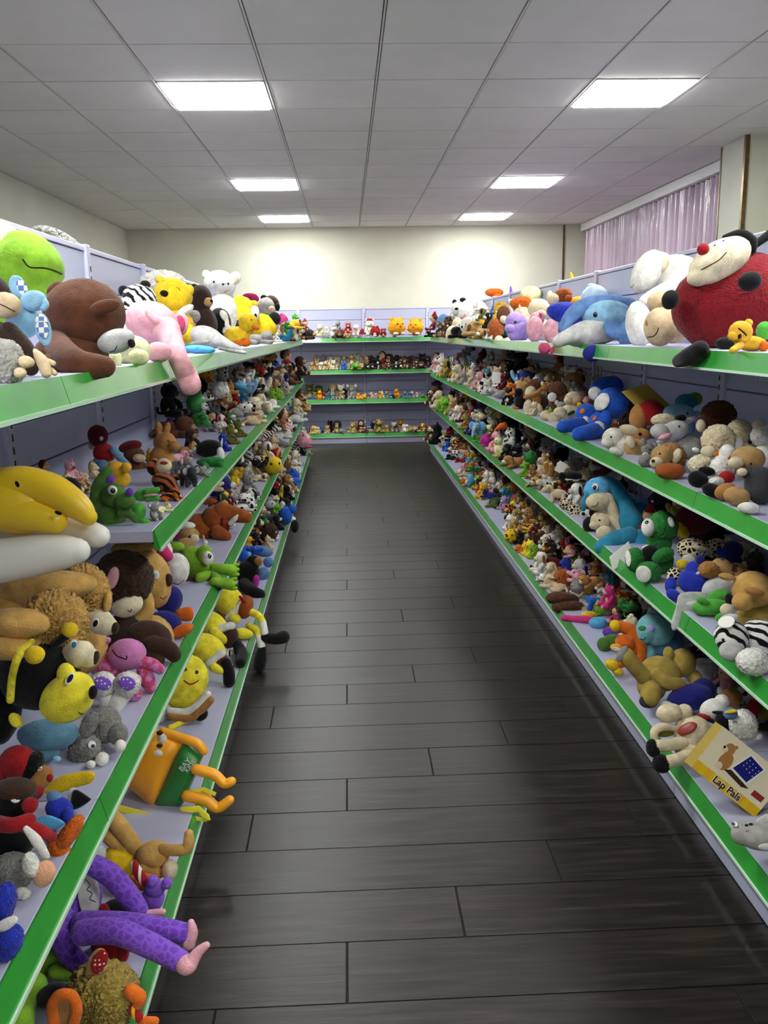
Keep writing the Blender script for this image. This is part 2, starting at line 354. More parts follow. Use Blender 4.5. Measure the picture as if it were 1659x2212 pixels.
# ================================================================ toy kit: sewn pieces shared between toys
def sphere_data(nu, nv, lump=0., seed=0, fuzz=0.):
    rng = np.random.RandomState(seed); v = [(0, 0, -1)]; f = []
    for i in range(1, nv):
        t = math.pi*i/nv-math.pi/2
        for j in range(nu):
            a = 2*math.pi*j/nu; v.append((math.cos(t)*math.cos(a), math.cos(t)*math.sin(a), math.sin(t)))
    v.append((0, 0, 1)); v = np.array(v)
    if lump:
        k = rng.normal(size=(6, 3))*2.2; ph = rng.uniform(0, 6.28, 6)
        v = v*(1+lump*np.sin(v@k.T+ph).mean(1, keepdims=True)*2)
    if fuzz: v = v*(1+fuzz*(rng.rand(len(v), 1)-.35))
    for j in range(nu):
        f.append((0, 1+(j+1) % nu, 1+j)); e = 1+(nv-2)*nu; f.append((len(v)-1, e+j, e+(j+1) % nu))
    for i in range(nv-2):
        for j in range(nu):
            a = 1+i*nu+j; b = 1+i*nu+(j+1) % nu; f.append((a, b, b+nu, a+nu))
    return v, f
GEO = {}
def geo(key, maker):
    if key not in GEO:
        v, f = maker(); GEO[key] = (np.array(v, float), f, mesh_from('piece', v, f, True, None))
    return GEO[key]
def ball_geo(kind):
    return geo(kind, {'s': lambda: sphere_data(12, 8), 'b': lambda: sphere_data(20, 14, .03, 1, .03), 'B': lambda: sphere_data(48, 32, .025, 2, .03),
        'L': lambda: sphere_data(48, 32, .06, 5, .03), 'F': lambda: sphere_data(72, 48, .03, 3, .16), 'f': lambda: sphere_data(32, 22, .04, 4, .2), 'G': lambda: sphere_data(110, 72, .04, 6, .3)}[kind])
def tube_data(pts, rad, ns=12, caps=3):
    P = [np.array(p, float) for p in pts]; n = len(P); T = []
    for i in range(n):
        d = P[min(i+1, n-1)]-P[max(i-1, 0)]; T.append(d/max(1e-9, np.linalg.norm(d)))
    a = np.array((0, 0, 1.)) if abs(T[0][2]) < .9 else np.array((1., 0, 0)); N = np.cross(T[0], a); N /= np.linalg.norm(N)
    rings = []
    for k in range(caps, 0, -1):
        th = math.pi/2*k/(caps+.0); rings.append((P[0]-T[0]*rad[0]*math.sin(th), max(1e-4, rad[0]*math.cos(th)), 0))
    for i in range(n): rings.append((P[i], rad[i], i))
    for k in range(1, caps+1):
        th = math.pi/2*k/caps; rings.append((P[-1]+T[-1]*rad[-1]*math.sin(th), max(1e-4, rad[-1]*math.cos(th)), n-1))
    v = []; f = []; last = 0
    for (c, r, i) in rings:
        N = N-T[i]*(N@T[i]); N /= max(1e-9, np.linalg.norm(N)); B = np.cross(T[i], N)
        for j in range(ns):
            t = 2*math.pi*j/ns; v.append(c+r*(math.cos(t)*N+math.sin(t)*B))
    for i in range(len(rings)-1):
        for j in range(ns):
            a_ = i*ns+j; b_ = i*ns+(j+1) % ns; f.append((a_, b_, b_+ns, a_+ns))
    f.append(tuple(range(ns))[::-1]); f.append(tuple(range((len(rings)-1)*ns, len(rings)*ns)))
    return v, f
def spline(pts, n=4):
    P = [np.array(p, float) for p in pts]
    if len(P) < 3: return [P[0]+(P[-1]-P[0])*k/n for k in range(n+1)]
    out = []
    for i in range(len(P)-1):
        p0, p1, p2, p3 = P[max(i-1, 0)], P[i], P[i+1], P[min(i+2, len(P)-1)]
        for k in range(n):
            t = k/n; out.append(.5*((2*p1)+(p2-p0)*t+(2*p0-5*p1+4*p2-p3)*t*t+(3*p1-p0-3*p2+p3)*t**3))
    return out+[P[-1]]
def mat4(a1, a2, a3, c): return Matrix(((a1[0], a2[0], a3[0], c[0]), (a1[1], a2[1], a3[1], c[1]), (a1[2], a2[2], a3[2], c[2]), (0, 0, 0, 1)))
I4 = Matrix.Identity(4)
UNIQ = [0]
class Toy:
    def __init__(s): s.parts = []; s._joined = None; s._bb = None
    def add(s, name, g, M, mat, par=None): s.parts.append((name, g, M, mat, par)); return len(s.parts)-1
    # ---- local 3-D pieces (front +X, up +Z)
    def b(s, name, c, r, mat='a', rot=(0, 0, 0), par=None, kind='b'):
        from mathutils import Euler
        R = Euler([math.radians(a) for a in rot]).to_matrix().to_4x4()
        return s.add(name, ball_geo(kind), Matrix.Translation(c) @ R @ Matrix.Diagonal((r[0], r[1], r[2], 1)), mat, par)
    def t(s, name, pts, rad, mat='a', par=None, n=3, ns=10):
        if len(pts) == 2: P = [np.array(p, float) for p in pts]; R = list(rad)
        else:
            P = spline(pts, n); R = list(np.interp(np.linspace(0, 1, len(P)), np.linspace(0, 1, len(rad)), rad))
        key = ('tube', tuple(np.round(np.array(P).ravel(), 4)), tuple(np.round(R, 4)), ns)
        return s.add(name, geo(key, lambda: tube_data(P, R, ns)), I4, mat, par)
    def cone(s, name, p0, p1, r, mat, par=None, r1=.004): return s.t(name, [p0, p1], [r, r1], mat, par, ns=10)
    def eyes(s, x, y, z, r, par, mat='k'):
        for q in (-1, 1): s.b('eye', (x, q*y, z), (r, r, r), mat, par=par, kind='s')
    # ---- bounding box
    def bb(s):
        if s._bb is None:
            lo = np.full(3, 1e9); hi = -lo
            for (_, g, M, _, _) in s.parts:
                m = np.array(M); p = g[0]@m[:3, :3].T+m[:3, 3]; lo = np.minimum(lo, p.min(0)); hi = np.maximum(hi, p.max(0))
            s._bb = (lo, hi)
        return s._bb
    def joined(s):
        if s._joined is None:
            keys = []; v = []; f = []; mi = []
            for (_, g, M, mat, _) in s.parts:
                if mat not in keys: keys.append(mat)
                m = np.array(M); p = g[0]@m[:3, :3].T+m[:3, 3]; o = len(v); v += [tuple(q) for q in p]
                f += [tuple(i+o for i in q) for q in g[1]]; mi += [keys.index(mat)]*len(g[1])
            me = bpy.data.meshes.new('toy'); me.from_pydata(v, [], f); me.update()
            for _ in keys: me.materials.append(None)
            me.polygons.foreach_set('material_index', mi); me.polygons.foreach_set('use_smooth', [True]*len(f)); s._joined = (me, keys)
        return s._joined
def mat_of(key, cm):
    k = cm.get(key, key)
    return M_eye if k == 'k' else plush({'w': 'white'}.get(k, k))
LABELS = {}
def emit(toy, name, label, cat, group, rootM, cm, single=False):
    if single:
        me, keys = toy.joined(); o = bpy.data.objects.new(name, me); col.objects.link(o)
        for i, k in enumerate(keys): o.material_slots[i].link = 'OBJECT'; o.material_slots[i].material = mat_of(k, cm)
        o.matrix_basis = rootM
    else:
        o = empty(name); o.matrix_basis = rootM; made = []
        for (pn, g, M, mk, par) in toy.parts:
            c = bpy.data.objects.new(pn, g[2]); col.objects.link(c); made.append(c)
            c.material_slots[0].link = 'OBJECT'; c.material_slots[0].material = mat_of(mk, cm)
            if par is None: c.parent = o; c.matrix_basis = M
            else: c.parent = made[par]; c.matrix_parent_inverse = toy.parts[par][2].inverted_safe(); c.matrix_basis = M
    tag(o, label, cat, group); LABELS.setdefault(label, []).append(o); return o

# ================================================================ toy patterns
TPL = {}
def sit(ear='round', muz=(.12, .13, .10), mz=.66, horn=False, tail=None, nose='k', face=False, belly=True, hs=1.0, mane=False, cap=None, fk='b'):
    t = Toy(); body = t.b('body', (0, 0, .30), (.21, .23, .30), kind=fk)
    if belly: t.b('belly', (.055, 0, .29), (.17, .17, .23), 'b', par=body)
    head = t.b('head', (.07, 0, .72), (.235*hs, .26*hs, .235*hs), kind=fk)
    if mane: t.b('mane', (.0, 0, .72), (.17, .36, .35), 'c', kind='f')
    if face: t.b('face', (.13, 0, .73), (.19*hs, .2*hs, .17*hs), 'b', par=head)
    if muz: t.b('muzzle', (.25*hs+.03, 0, mz), muz, 'b', par=head)
    mx = (.25*hs+.03+muz[0]) if muz else .07+.235*hs
    if nose: t.b('nose', (mx-.005, 0, mz+.03), (.025, .042, .03), nose, par=head, kind='s')
    t.eyes(.25*hs+.01, .105*hs, .79, .027, head)
    for q in (-1, 1):
        if ear == 'round': e = t.b('ear', (.04, q*.21*hs, .92), (.045, .09, .09), par=head); t.b('inner_ear', (.075, q*.21*hs, .92), (.02, .055, .055), 'b', par=head, kind='s')
        elif ear == 'big': t.b('ear', (.03, q*.29, .88), (.04, .15, .15), par=head); t.b('inner_ear', (.06, q*.29, .88), (.02, .1, .1), 'b', par=head, kind='s')
        elif ear == 'side': t.b('ear', (.05, q*.29*hs, .74), (.035, .075, .09), 'b', par=head)
        elif ear == 'long': t.b('ear', (.0, q*.13, 1.1), (.045, .08, .24), par=head, rot=(q*-12, 0, 0)); t.b('inner_ear', (.035, q*.135, 1.1), (.02, .045, .17), 'b', par=head, rot=(q*-12, 0, 0), kind='s')
        elif ear == 'flop': t.b('ear', (.06, q*.26, .68), (.07, .05, .19), 'c', par=head, rot=(q*14, 0, 0))
        elif ear == 'point': t.cone('ear', (.05, q*.15, .86), (.05, q*.2, 1.06), .085, 'a', head)
        elif ear == 'top': t.b('brow', (.12, q*.13, .93), (.09, .09, .09), par=head); t.b('eyeball', (.17, q*.13, .95), (.06, .06, .06), 'w', par=head, kind='s'); t.b('pupil', (.225, q*.13, .96), (.02, .03, .03), 'k', par=head, kind='s')
        if horn: t.cone('horn', (.06, q*.12, .9), (.1, q*.18, 1.06), .04, 'cream', head)
        t.t('arm', [(.03, q*.19, .50), (.2, q*.29, .36), (.27, q*.25, .24)], [.08, .085, .08], n=2)
        l = t.t('leg', [(.05, q*.12, .11), (.28, q*.2, .10), (.44, q*.22, .11)], [.11, .115, .105], n=2); t.b('sole', (.535, q*.222, .115), (.022, .075, .08), 'b', par=l, kind='s')
    if tail == 'ball': t.b('tail', (-.23, 0, .14), (.09, .09, .09), 'b')
    elif tail: t.t('tail', [(-.18, 0, .1), (-.35, .08, .1), (-.42, .2, .22)], [.045, .04, .04])
    if cap: hc = t.b('hat', (.03, 0, .93), (.2, .21, .12), 'c', par=head); t.b('pompom', (-.02, .05, 1.07), (.06, .06, .06), 'w', par=head, kind='s')
    return t
def lie(ear='round', muz=(.11, .12, .09), tail=True, hs=1.0, kind='b', trunk=False):
    t = Toy(); t.b('body', (-.12, 0, .2), (.38, .25, .2), kind=kind)
    head = t.b('head', (.36, 0, .3), (.22*hs, .24*hs, .215*hs), kind=kind)
    if muz: t.b('muzzle', (.55*hs, 0, .25), muz, 'b', par=head); t.b('nose', (.55*hs+muz[0]-.008, 0, .28), (.025, .04, .03), 'k', par=head, kind='s')
    if trunk: t.t('trunk', [(.5, 0, .26), (.66, 0, .14), (.8, .03, .07)], [.1, .075, .06])
    t.eyes(.36+.19*hs, .11, .37, .026, head)
    for q in (-1, 1):
        if ear == 'round': t.b('ear', (.32, q*.19, .49), (.045, .085, .085), par=head)
        elif ear == 'big': t.b('ear', (.3, q*.3, .36), (.04, .16, .17), par=head); t.b('inner_ear', (.33, q*.3, .36), (.02, .11, .12), 'b', par=head, kind='s')
        elif ear == 'flop': t.b('ear', (.34, q*.25, .26), (.08, .045, .17), 'c', par=head, rot=(q*20, 0, 0))
        elif ear == 'point': t.cone('ear', (.33, q*.14, .45), (.31, q*.18, .62), .08, 'a', head)
        elif ear == 'long': t.b('ear', (.12, q*.12, .47), (.24, .07, .045), par=head, rot=(0, 10, q*8))
        t.t('front_leg', [(.16, q*.16, .12), (.36, q*.3, .09), (.5, q*.33, .085)], [.09, .085, .085], n=2)
        t.t('hind_leg', [(-.36, q*.17, .12), (-.3, q*.32, .1), (-.12, q*.37, .09)], [.11, .1, .09], n=2)
    if tail: t.t('tail', [(-.48, 0, .18), (-.64, .06, .12), (-.72, .16, .08)], [.05, .04, .045])
    return t
def quad(neck=0., ear='point', muz=(.12, .1, .09), trunk=False, horn=False, legs=.34, mane=False, leg='a', tail=True, bk='b'):
    t = Toy(); zb = legs+.18
    t.b('body', (0, 0, zb), (.36, .2, .21), kind=bk); hx, hz = .42, zb+.2+neck
    if neck: t.t('neck', [(.24, 0, zb+.08), (.36, 0, zb+.08+neck*.6), (.42, 0, hz)], [.13, .1, .1], n=2)
    head = t.b('head', (hx, 0, hz), (.2, .18, .18), kind=bk)
    if muz: t.b('muzzle', (hx+.18, 0, hz-.06), muz, 'b', par=head); t.b('nose', (hx+.18+muz[0]-.006, 0, hz-.02), (.022, .04, .025), 'k', par=head, kind='s')
    if trunk: t.t('trunk', [(hx+.14, 0, hz-.05), (hx+.3, 0, hz-.2), (hx+.36, 0, hz-.36)], [.1, .075, .06])
    if mane: t.b('mane', (hx-.08, 0, hz+.08), (.16, .07, .2), 'c', kind='f')
    t.eyes(hx+.15, .09, hz+.06, .024, head)
    for q in (-1, 1):
        if ear == 'point': t.cone('ear', (hx-.03, q*.11, hz+.12), (hx-.05, q*.17, hz+.27), .06, 'a', head)
        elif ear == 'big': t.b('ear', (hx-.08, q*.24, hz+.02), (.04, .15, .18), par=head); t.b('inner_ear', (hx-.05, q*.24, hz+.02), (.02, .1, .13), 'b', par=head, kind='s')
        elif ear == 'flop': t.b('ear', (hx-.02, q*.19, hz-.04), (.07, .04, .15), 'c', par=head)
        elif ear == 'round': t.b('ear', (hx-.05, q*.14, hz+.16), (.04, .07, .07), par=head)
        if horn: t.t('horn', [(hx, q*.07, hz+.14), (hx+.01, q*.09, hz+.28)], [.025, .03], 'c', head)
        for (x, nm) in ((.24, 'front_leg'), (-.24, 'hind_leg')): t.t(nm, [(x, q*.12, zb-.05), (x+.02, q*.15, .08)], [.1, .085], leg)
    if tail: t.t('tail', [(-.34, 0, zb+.05), (-.46, 0, zb-.06), (-.48, .03, zb-.2)], [.03, .028, .04])
    return t
def bird(beak='duck', wing=True, belly=True, tuft=False):
    t = Toy(); body = t.b('body', (0, 0, .34), (.27, .27, .34))
    if belly: t.b('belly', (.07, 0, .32), (.22, .21, .28), 'b', par=body)
    head = t.b('head', (.07, 0, .78), (.22, .22, .21))
    if beak == 'duck': t.b('beak', (.31, 0, .74), (.14, .11, .045), 'c', par=head)
    elif beak == 'big': t.t('beak', [(.22, 0, .76), (.42, 0, .73), (.58, 0, .66)], [.11, .085, .03], 'c', head)
    else: t.cone('beak', (.25, 0, .76), (.42, 0, .74), .06, 'c', head)
    t.eyes(.24, .1, .84, .03, head)
    if tuft: t.b('tuft', (.04, 0, .99), (.07, .06, .1), 'b', par=head, kind='f')
    for q in (-1, 1):
        if wing: t.b('wing', (-.02, q*.27, .38), (.14, .05, .24), 'a', rot=(q*12, 0, 0))
        t.b('foot', (.2, q*.13, .05), (.15, .1, .05), 'c')
    t.b('tail', (-.26, 0, .2), (.13, .1, .05), rot=(0, 30, 0)); return t
def fish(beak=True, c2='b'):
    t = Toy(); t.t('body', [(-.62, 0, .3), (-.3, 0, .26), (.05, 0, .24), (.38, 0, .2)], [.05, .16, .22, .16], n=4, ns=16)
    t.t('belly', [(-.3, 0, .17), (.05, 0, .13), (.36, 0, .13)], [.09, .13, .1], c2)
    if beak: t.t('snout', [(.44, 0, .2), (.66, 0, .16)], [.1, .055], 'a')
    t.eyes(.42, .13, .25, .025, None)
    t.cone('dorsal_fin', (-.05, 0, .42), (-.2, 0, .62), .08, 'a')
    for q in (-1, 1): t.b('flipper', (.05, q*.27, .1), (.1, .16, .03), rot=(q*-20, 0, 0)); t.b('tail_fin', (-.72, q*.11, .33), (.1, .13, .03), rot=(0, 0, q*-30))
    return t
def doll(hat=None, hair=True, skirt=False):
    t = Toy(); t.b('body', (0, 0, .32), (.16, .18, .26), 'c')
    if skirt: t.b('skirt', (.04, 0, .16), (.27, .27, .14), 'c')
    head = t.b('head', (.05, 0, .74), (.2, .21, .22), 'b')
    if hair: t.b('hair', (-.02, 0, .79), (.2, .23, .21), 'd', par=head, kind='f')
    if hat: t.cone('hat', (.0, 0, .88), (-.05, .04, 1.22), .2, 'c', head, .02); t.b('pompom', (-.055, .04, 1.23), (.05, .05, .05), 'w', par=head, kind='s')
    t.eyes(.235, .075, .77, .022, head); t.b('nose', (.26, 0, .71), (.02, .025, .02), 'b', par=head, kind='s')
    for q in (-1, 1):
        a = t.t('arm', [(.0, q*.16, .5), (.12, q*.28, .36), (.2, q*.3, .26)], [.055, .05, .045], 'c', n=2); t.b('hand', (.23, q*.3, .22), (.055, .05, .055), 'b', par=a)
        l = t.t('leg', [(.05, q*.08, .1), (.3, q*.12, .09), (.46, q*.14, .08)], [.075, .065, .06], 'e', n=2); t.b('shoe', (.52, q*.145, .11), (.06, .06, .1), 'd', par=l)
    return t
def worm():
    t = Toy()
    for k in range(5): t.b('segment', (-.5+.22*k, .05*math.sin(k*1.6), .16), (.15, .17, .165), 'a' if k % 2 == 0 else 'b')
    h = t.b('head', (.56, 0, .24), (.2, .2, .2)); t.eyes(.73, .09, .3, .03, h)
    for q in (-1, 1): t.t('feeler', [(.55, q*.08, .4), (.56, q*.13, .55)], [.02, .03], 'b', h)
    return t
def dino():
    t = Toy(); t.b('body', (-.05, 0, .34), (.32, .22, .24)); t.b('belly', (.0, 0, .27), (.26, .17, .19), 'b')
    t.t('neck', [(.16, 0, .42), (.3, 0, .62), (.34, 0, .84)], [.14, .11, .1]); h = t.b('head', (.42, 0, .9), (.2, .15, .14)); t.b('muzzle', (.56, 0, .86), (.1, .11, .09), 'b', par=h)
    t.eyes(.5, .11, .96, .03, h); t.t('tail', [(-.3, 0, .34), (-.55, 0, .22), (-.8, .08, .1)], [.15, .09, .035])
    for k in range(5): t.cone('spike', (.22-.16*k, 0, .62-.03*k*(k > 1)+.1*(k == 0)), (.18-.16*k, 0, .76-.04*k), .06, 'c')
    for q in (-1, 1):
        for x in (.14, -.22): t.t('leg', [(x, q*.14, .24), (x+.04, q*.17, .08)], [.1, .09])
    return t
def turtle():
    t = Toy(); t.b('shell', (0, 0, .22), (.34, .3, .2), 'c'); t.b('belly', (0, 0, .12), (.33, .29, .1), 'b'); h = t.b('head', (.44, 0, .24), (.16, .15, .15)); t.eyes(.56, .08, .3, .025, h)
    for q in (-1, 1):
        for x in (.24, -.24): t.b('flipper', (x, q*.32, .08), (.14, .1, .06), rot=(0, 0, q*35*(1 if x > 0 else -1)))
    return t
def puff():
    t = Toy(); b = t.b('body', (0, 0, .36), (.36, .36, .36), kind='f'); t.eyes(.33, .13, .48, .035, b); t.b('nose', (.37, 0, .38), (.05, .06, .05), 'c', par=b, kind='s')
    for q in (-1, 1): t.b('foot', (.24, q*.18, .06), (.16, .11, .06), 'b'); t.b('ear', (.0, q*.22, .7), (.06, .1, .1), 'a', par=b)
    return t
for nm, fn in dict(bear=lambda: sit(), monkey=lambda: sit('side', (.13, .17, .12), .65, face=True, tail=True), dog=lambda: sit('flop', (.17, .13, .11), .65, tail=True),
    rabbit=lambda: sit('long', (.1, .11, .09), tail='ball'), cat=lambda: sit('point', (.08, .12, .08), tail=True), mouse=lambda: sit('big', (.14, .1, .09), tail=True, nose='pink'),
    koala=lambda: sit('big', (.09, .1, .1)), pig=lambda: sit('point', (.12, .1, .085), nose='b', belly=False), cow=lambda: sit('side', (.15, .18, .12), .64, horn=True),
    lion=lambda: sit('round', (.14, .16, .11), .65, mane=True, tail=True), frog=lambda: sit('top', (.17, .25, .11), .66, nose=None, hs=1.02), panda=lambda: sit('round', (.11, .12, .09)),
    hatbear=lambda: sit('round', cap=True), seal=lambda: lie(None, (.08, .12, .07), hs=1.1), lyingbear=lambda: lie(), lyingdog=lambda: lie('flop', (.15, .13, .1)), lyingcat=lambda: lie('point', (.08, .12, .08)),
    lyingrabbit=lambda: lie('long'), lyingelephant=lambda: lie('big', None, trunk=True), horse=lambda: quad(.12, 'point', (.17, .11, .1), mane=True), giraffe=lambda: quad(.36, 'point', (.14, .1, .09), horn=True, legs=.4),
    elephant=lambda: quad(0, 'big', None, trunk=True, legs=.24), hippo=lambda: quad(0, 'round', (.17, .19, .14), legs=.16), standingdog=lambda: quad(.03, 'flop', (.15, .11, .1), legs=.24), sheep=lambda: quad(.02, 'flop', (.1, .1, .09), legs=.26, bk='f'),
    duck=lambda: bird(), penguin=lambda: bird('cone'), chick=lambda: bird('cone', belly=False, tuft=True), toucan=lambda: bird('big'), dolphin=lambda: fish(), whale=lambda: fish(False),
    doll=lambda: doll(), elf=lambda: doll(True), ragdoll=lambda: doll(skirt=True), caterpillar=worm, dinosaur=dino, turtle=turtle, puffball=puff).items(): TPL[nm] = fn
TCACHE = {}
def tpl(k):
    if k not in TCACHE: TCACHE[k] = TPL[k]()
    return TCACHE[k]
WORD = dict(hatbear=('bear', 'wearing a pompom hat', 'teddy bear'), lyingbear=('bear', 'lying on its belly', 'teddy bear'), lyingdog=('dog', 'lying on its belly', 'toy dog'), lyingcat=('cat', 'lying on its belly', 'toy cat'),
    lyingrabbit=('rabbit', 'lying flat', 'toy rabbit'), lyingelephant=('elephant', 'lying flat', 'toy elephant'), standingdog=('dog', 'on four legs', 'toy dog'), bear=('bear', 'sitting', 'teddy bear'),
    ragdoll=('rag doll', 'in a skirt', 'doll'), elf=('doll', 'in a pointed hat', 'doll'), doll=('doll', 'sitting', 'doll'), puffball=('puffball', 'with tiny ears', 'plush toy'))
def words(kind):
    if kind in WORD: return WORD[kind]
    pose = 'sitting' if kind in ('monkey', 'dog', 'rabbit', 'cat', 'mouse', 'koala', 'pig', 'cow', 'lion', 'frog', 'panda') else 'standing' if kind in ('horse', 'giraffe', 'elephant', 'hippo', 'sheep', 'duck', 'penguin', 'chick', 'toucan', 'dinosaur') else 'lying'
    return (kind, pose, 'toy '+kind)
RACKW = dict(L='rack facing the curtain', R='curtain-side rack', K='end-wall rack')
BAYW = ['first', 'second', 'third', 'fourth', 'fifth', 'sixth', 'seventh', 'eighth', 'ninth', 'tenth', 'eleventh', 'twelfth']
SHELFW = dict(A='top shelf', B='second shelf', C='third shelf', D='bottom shelf')
def cword(c): c = c.split(':')[0]; return COLWORD.get(c, c)
def patword(c):
    b = c.split(':')
    return {'spots': 'spotted', 'leopard': 'leopard-spotted', 'tiger': 'striped', 'stripes': 'striped', 'fur': 'furry', 'shag': 'shaggy', 'mottle': 'mottled', 'dots': 'dotted'}.get(b[1], '') if len(b) > 1 else ''
def auto_label(kind, cm, side, shelf, size, pose, x, y):
    w, p, cat = words(kind); p = pose or p
    sz = 'tiny' if size < .085 else 'small' if size < .14 else 'medium' if size < .22 else 'large'
    c1, c2 = cm.get('a', 'tan'), cm.get('b', 'cream')
    if kind in ('doll', 'elf', 'ragdoll'): c = f"{cword(cm['c'])}-clothed"; both = c
    else:
        c = ' '.join(q for q in (patword(c1), cword(c1)) if q)
        both = c+f' and {cword(c2)}' if cword(c2) != cword(c1) and kind not in ('puffball', 'turtle') else c
    if side == 'K': n = 0; bay = 'beside the middle upright' if abs(x-.229) < .22 else 'towards the curtain' if x > .229 else 'away from the curtain'
    else:
        n = max(0, min(11, int(((YL if side == 'L' else YR)[-1]-y)/.877))); bay = f'{BAYW[n]} bay from the end wall'
    for col_, b_ in ((both, bay), (c, bay), (c, bay.replace(' the', '')), (c, bay.replace(' from the end wall', ' from wall')), (c.split()[-1], bay.replace(' from the end wall', ' from wall'))):
        lb = f'{sz} {col_} {w} {p}, {SHELFW[shelf]}, {RACKW[side]}, {b_}'
        if len(lb.split()) > 16: lb = f'{col_} {w} {p}, {SHELFW[shelf]}, {RACKW[side]}, {b_}'
        if len(lb.split()) <= 16: break
    return lb, cat, f'look-alike {c} {w} toys, {SHELFW[shelf]}, {RACKW[side]}'
LAT = dict(L=(-.486, -.91, 1), R=(1.0, 1.426, -1), K=(11.16, 11.57, 0))
FACE = dict(L=0., R=math.pi, K=-math.pi/2)
HF = {}          # height fields of the shelves: 1 cm cells, lateral 45 x along
def hf(side, shelf):
    if (side, shelf) not in HF: HF[side, shelf] = np.zeros((45, 1250))
    return HF[side, shelf]
def cells(side, x, y):
    f, p, s = LAT[side]
    return (abs((x if side != 'K' else y)-f)*100, (y+.5)*100 if side != 'K' else (x+1.6)*100)
def stamp(side, shelf, x, y, r, top):
    if side not in LAT: return
    if (x if side != 'K' else y)*(1 if side != 'L' else -1) < LAT[side][0]*(1 if side != 'L' else -1)-.02: return
    H_ = hf(side, shelf); u, v = cells(side, x, y); R = max(1, r*100)
    a = np.arange(max(0, int(u-R)), min(45, int(u+R)+1)); b = np.arange(max(0, int(v-R)), min(1250, int(v+R)+1))
    if len(a) == 0 or len(b) == 0: return
    d2 = ((a[:, None]-u)**2+(b[None, :]-v)**2)/R**2; sub = H_[a[0]:a[-1]+1, b[0]:b[-1]+1]
    np.maximum(sub, np.where(d2 < 1, max(0, top)*(1-.35*d2), 0), out=sub)
def rest(side, shelf, x, y, r):
    H_ = hf(side, shelf); u, v = cells(side, x, y); R = max(1, r*100)
    a = slice(max(0, int(u-R)), min(45, int(u+R)+1)); b = slice(max(0, int(v-R)), min(1250, int(v+R)+1)); s = H_[a, b]
    return float(s.max()) if s.size else 0.

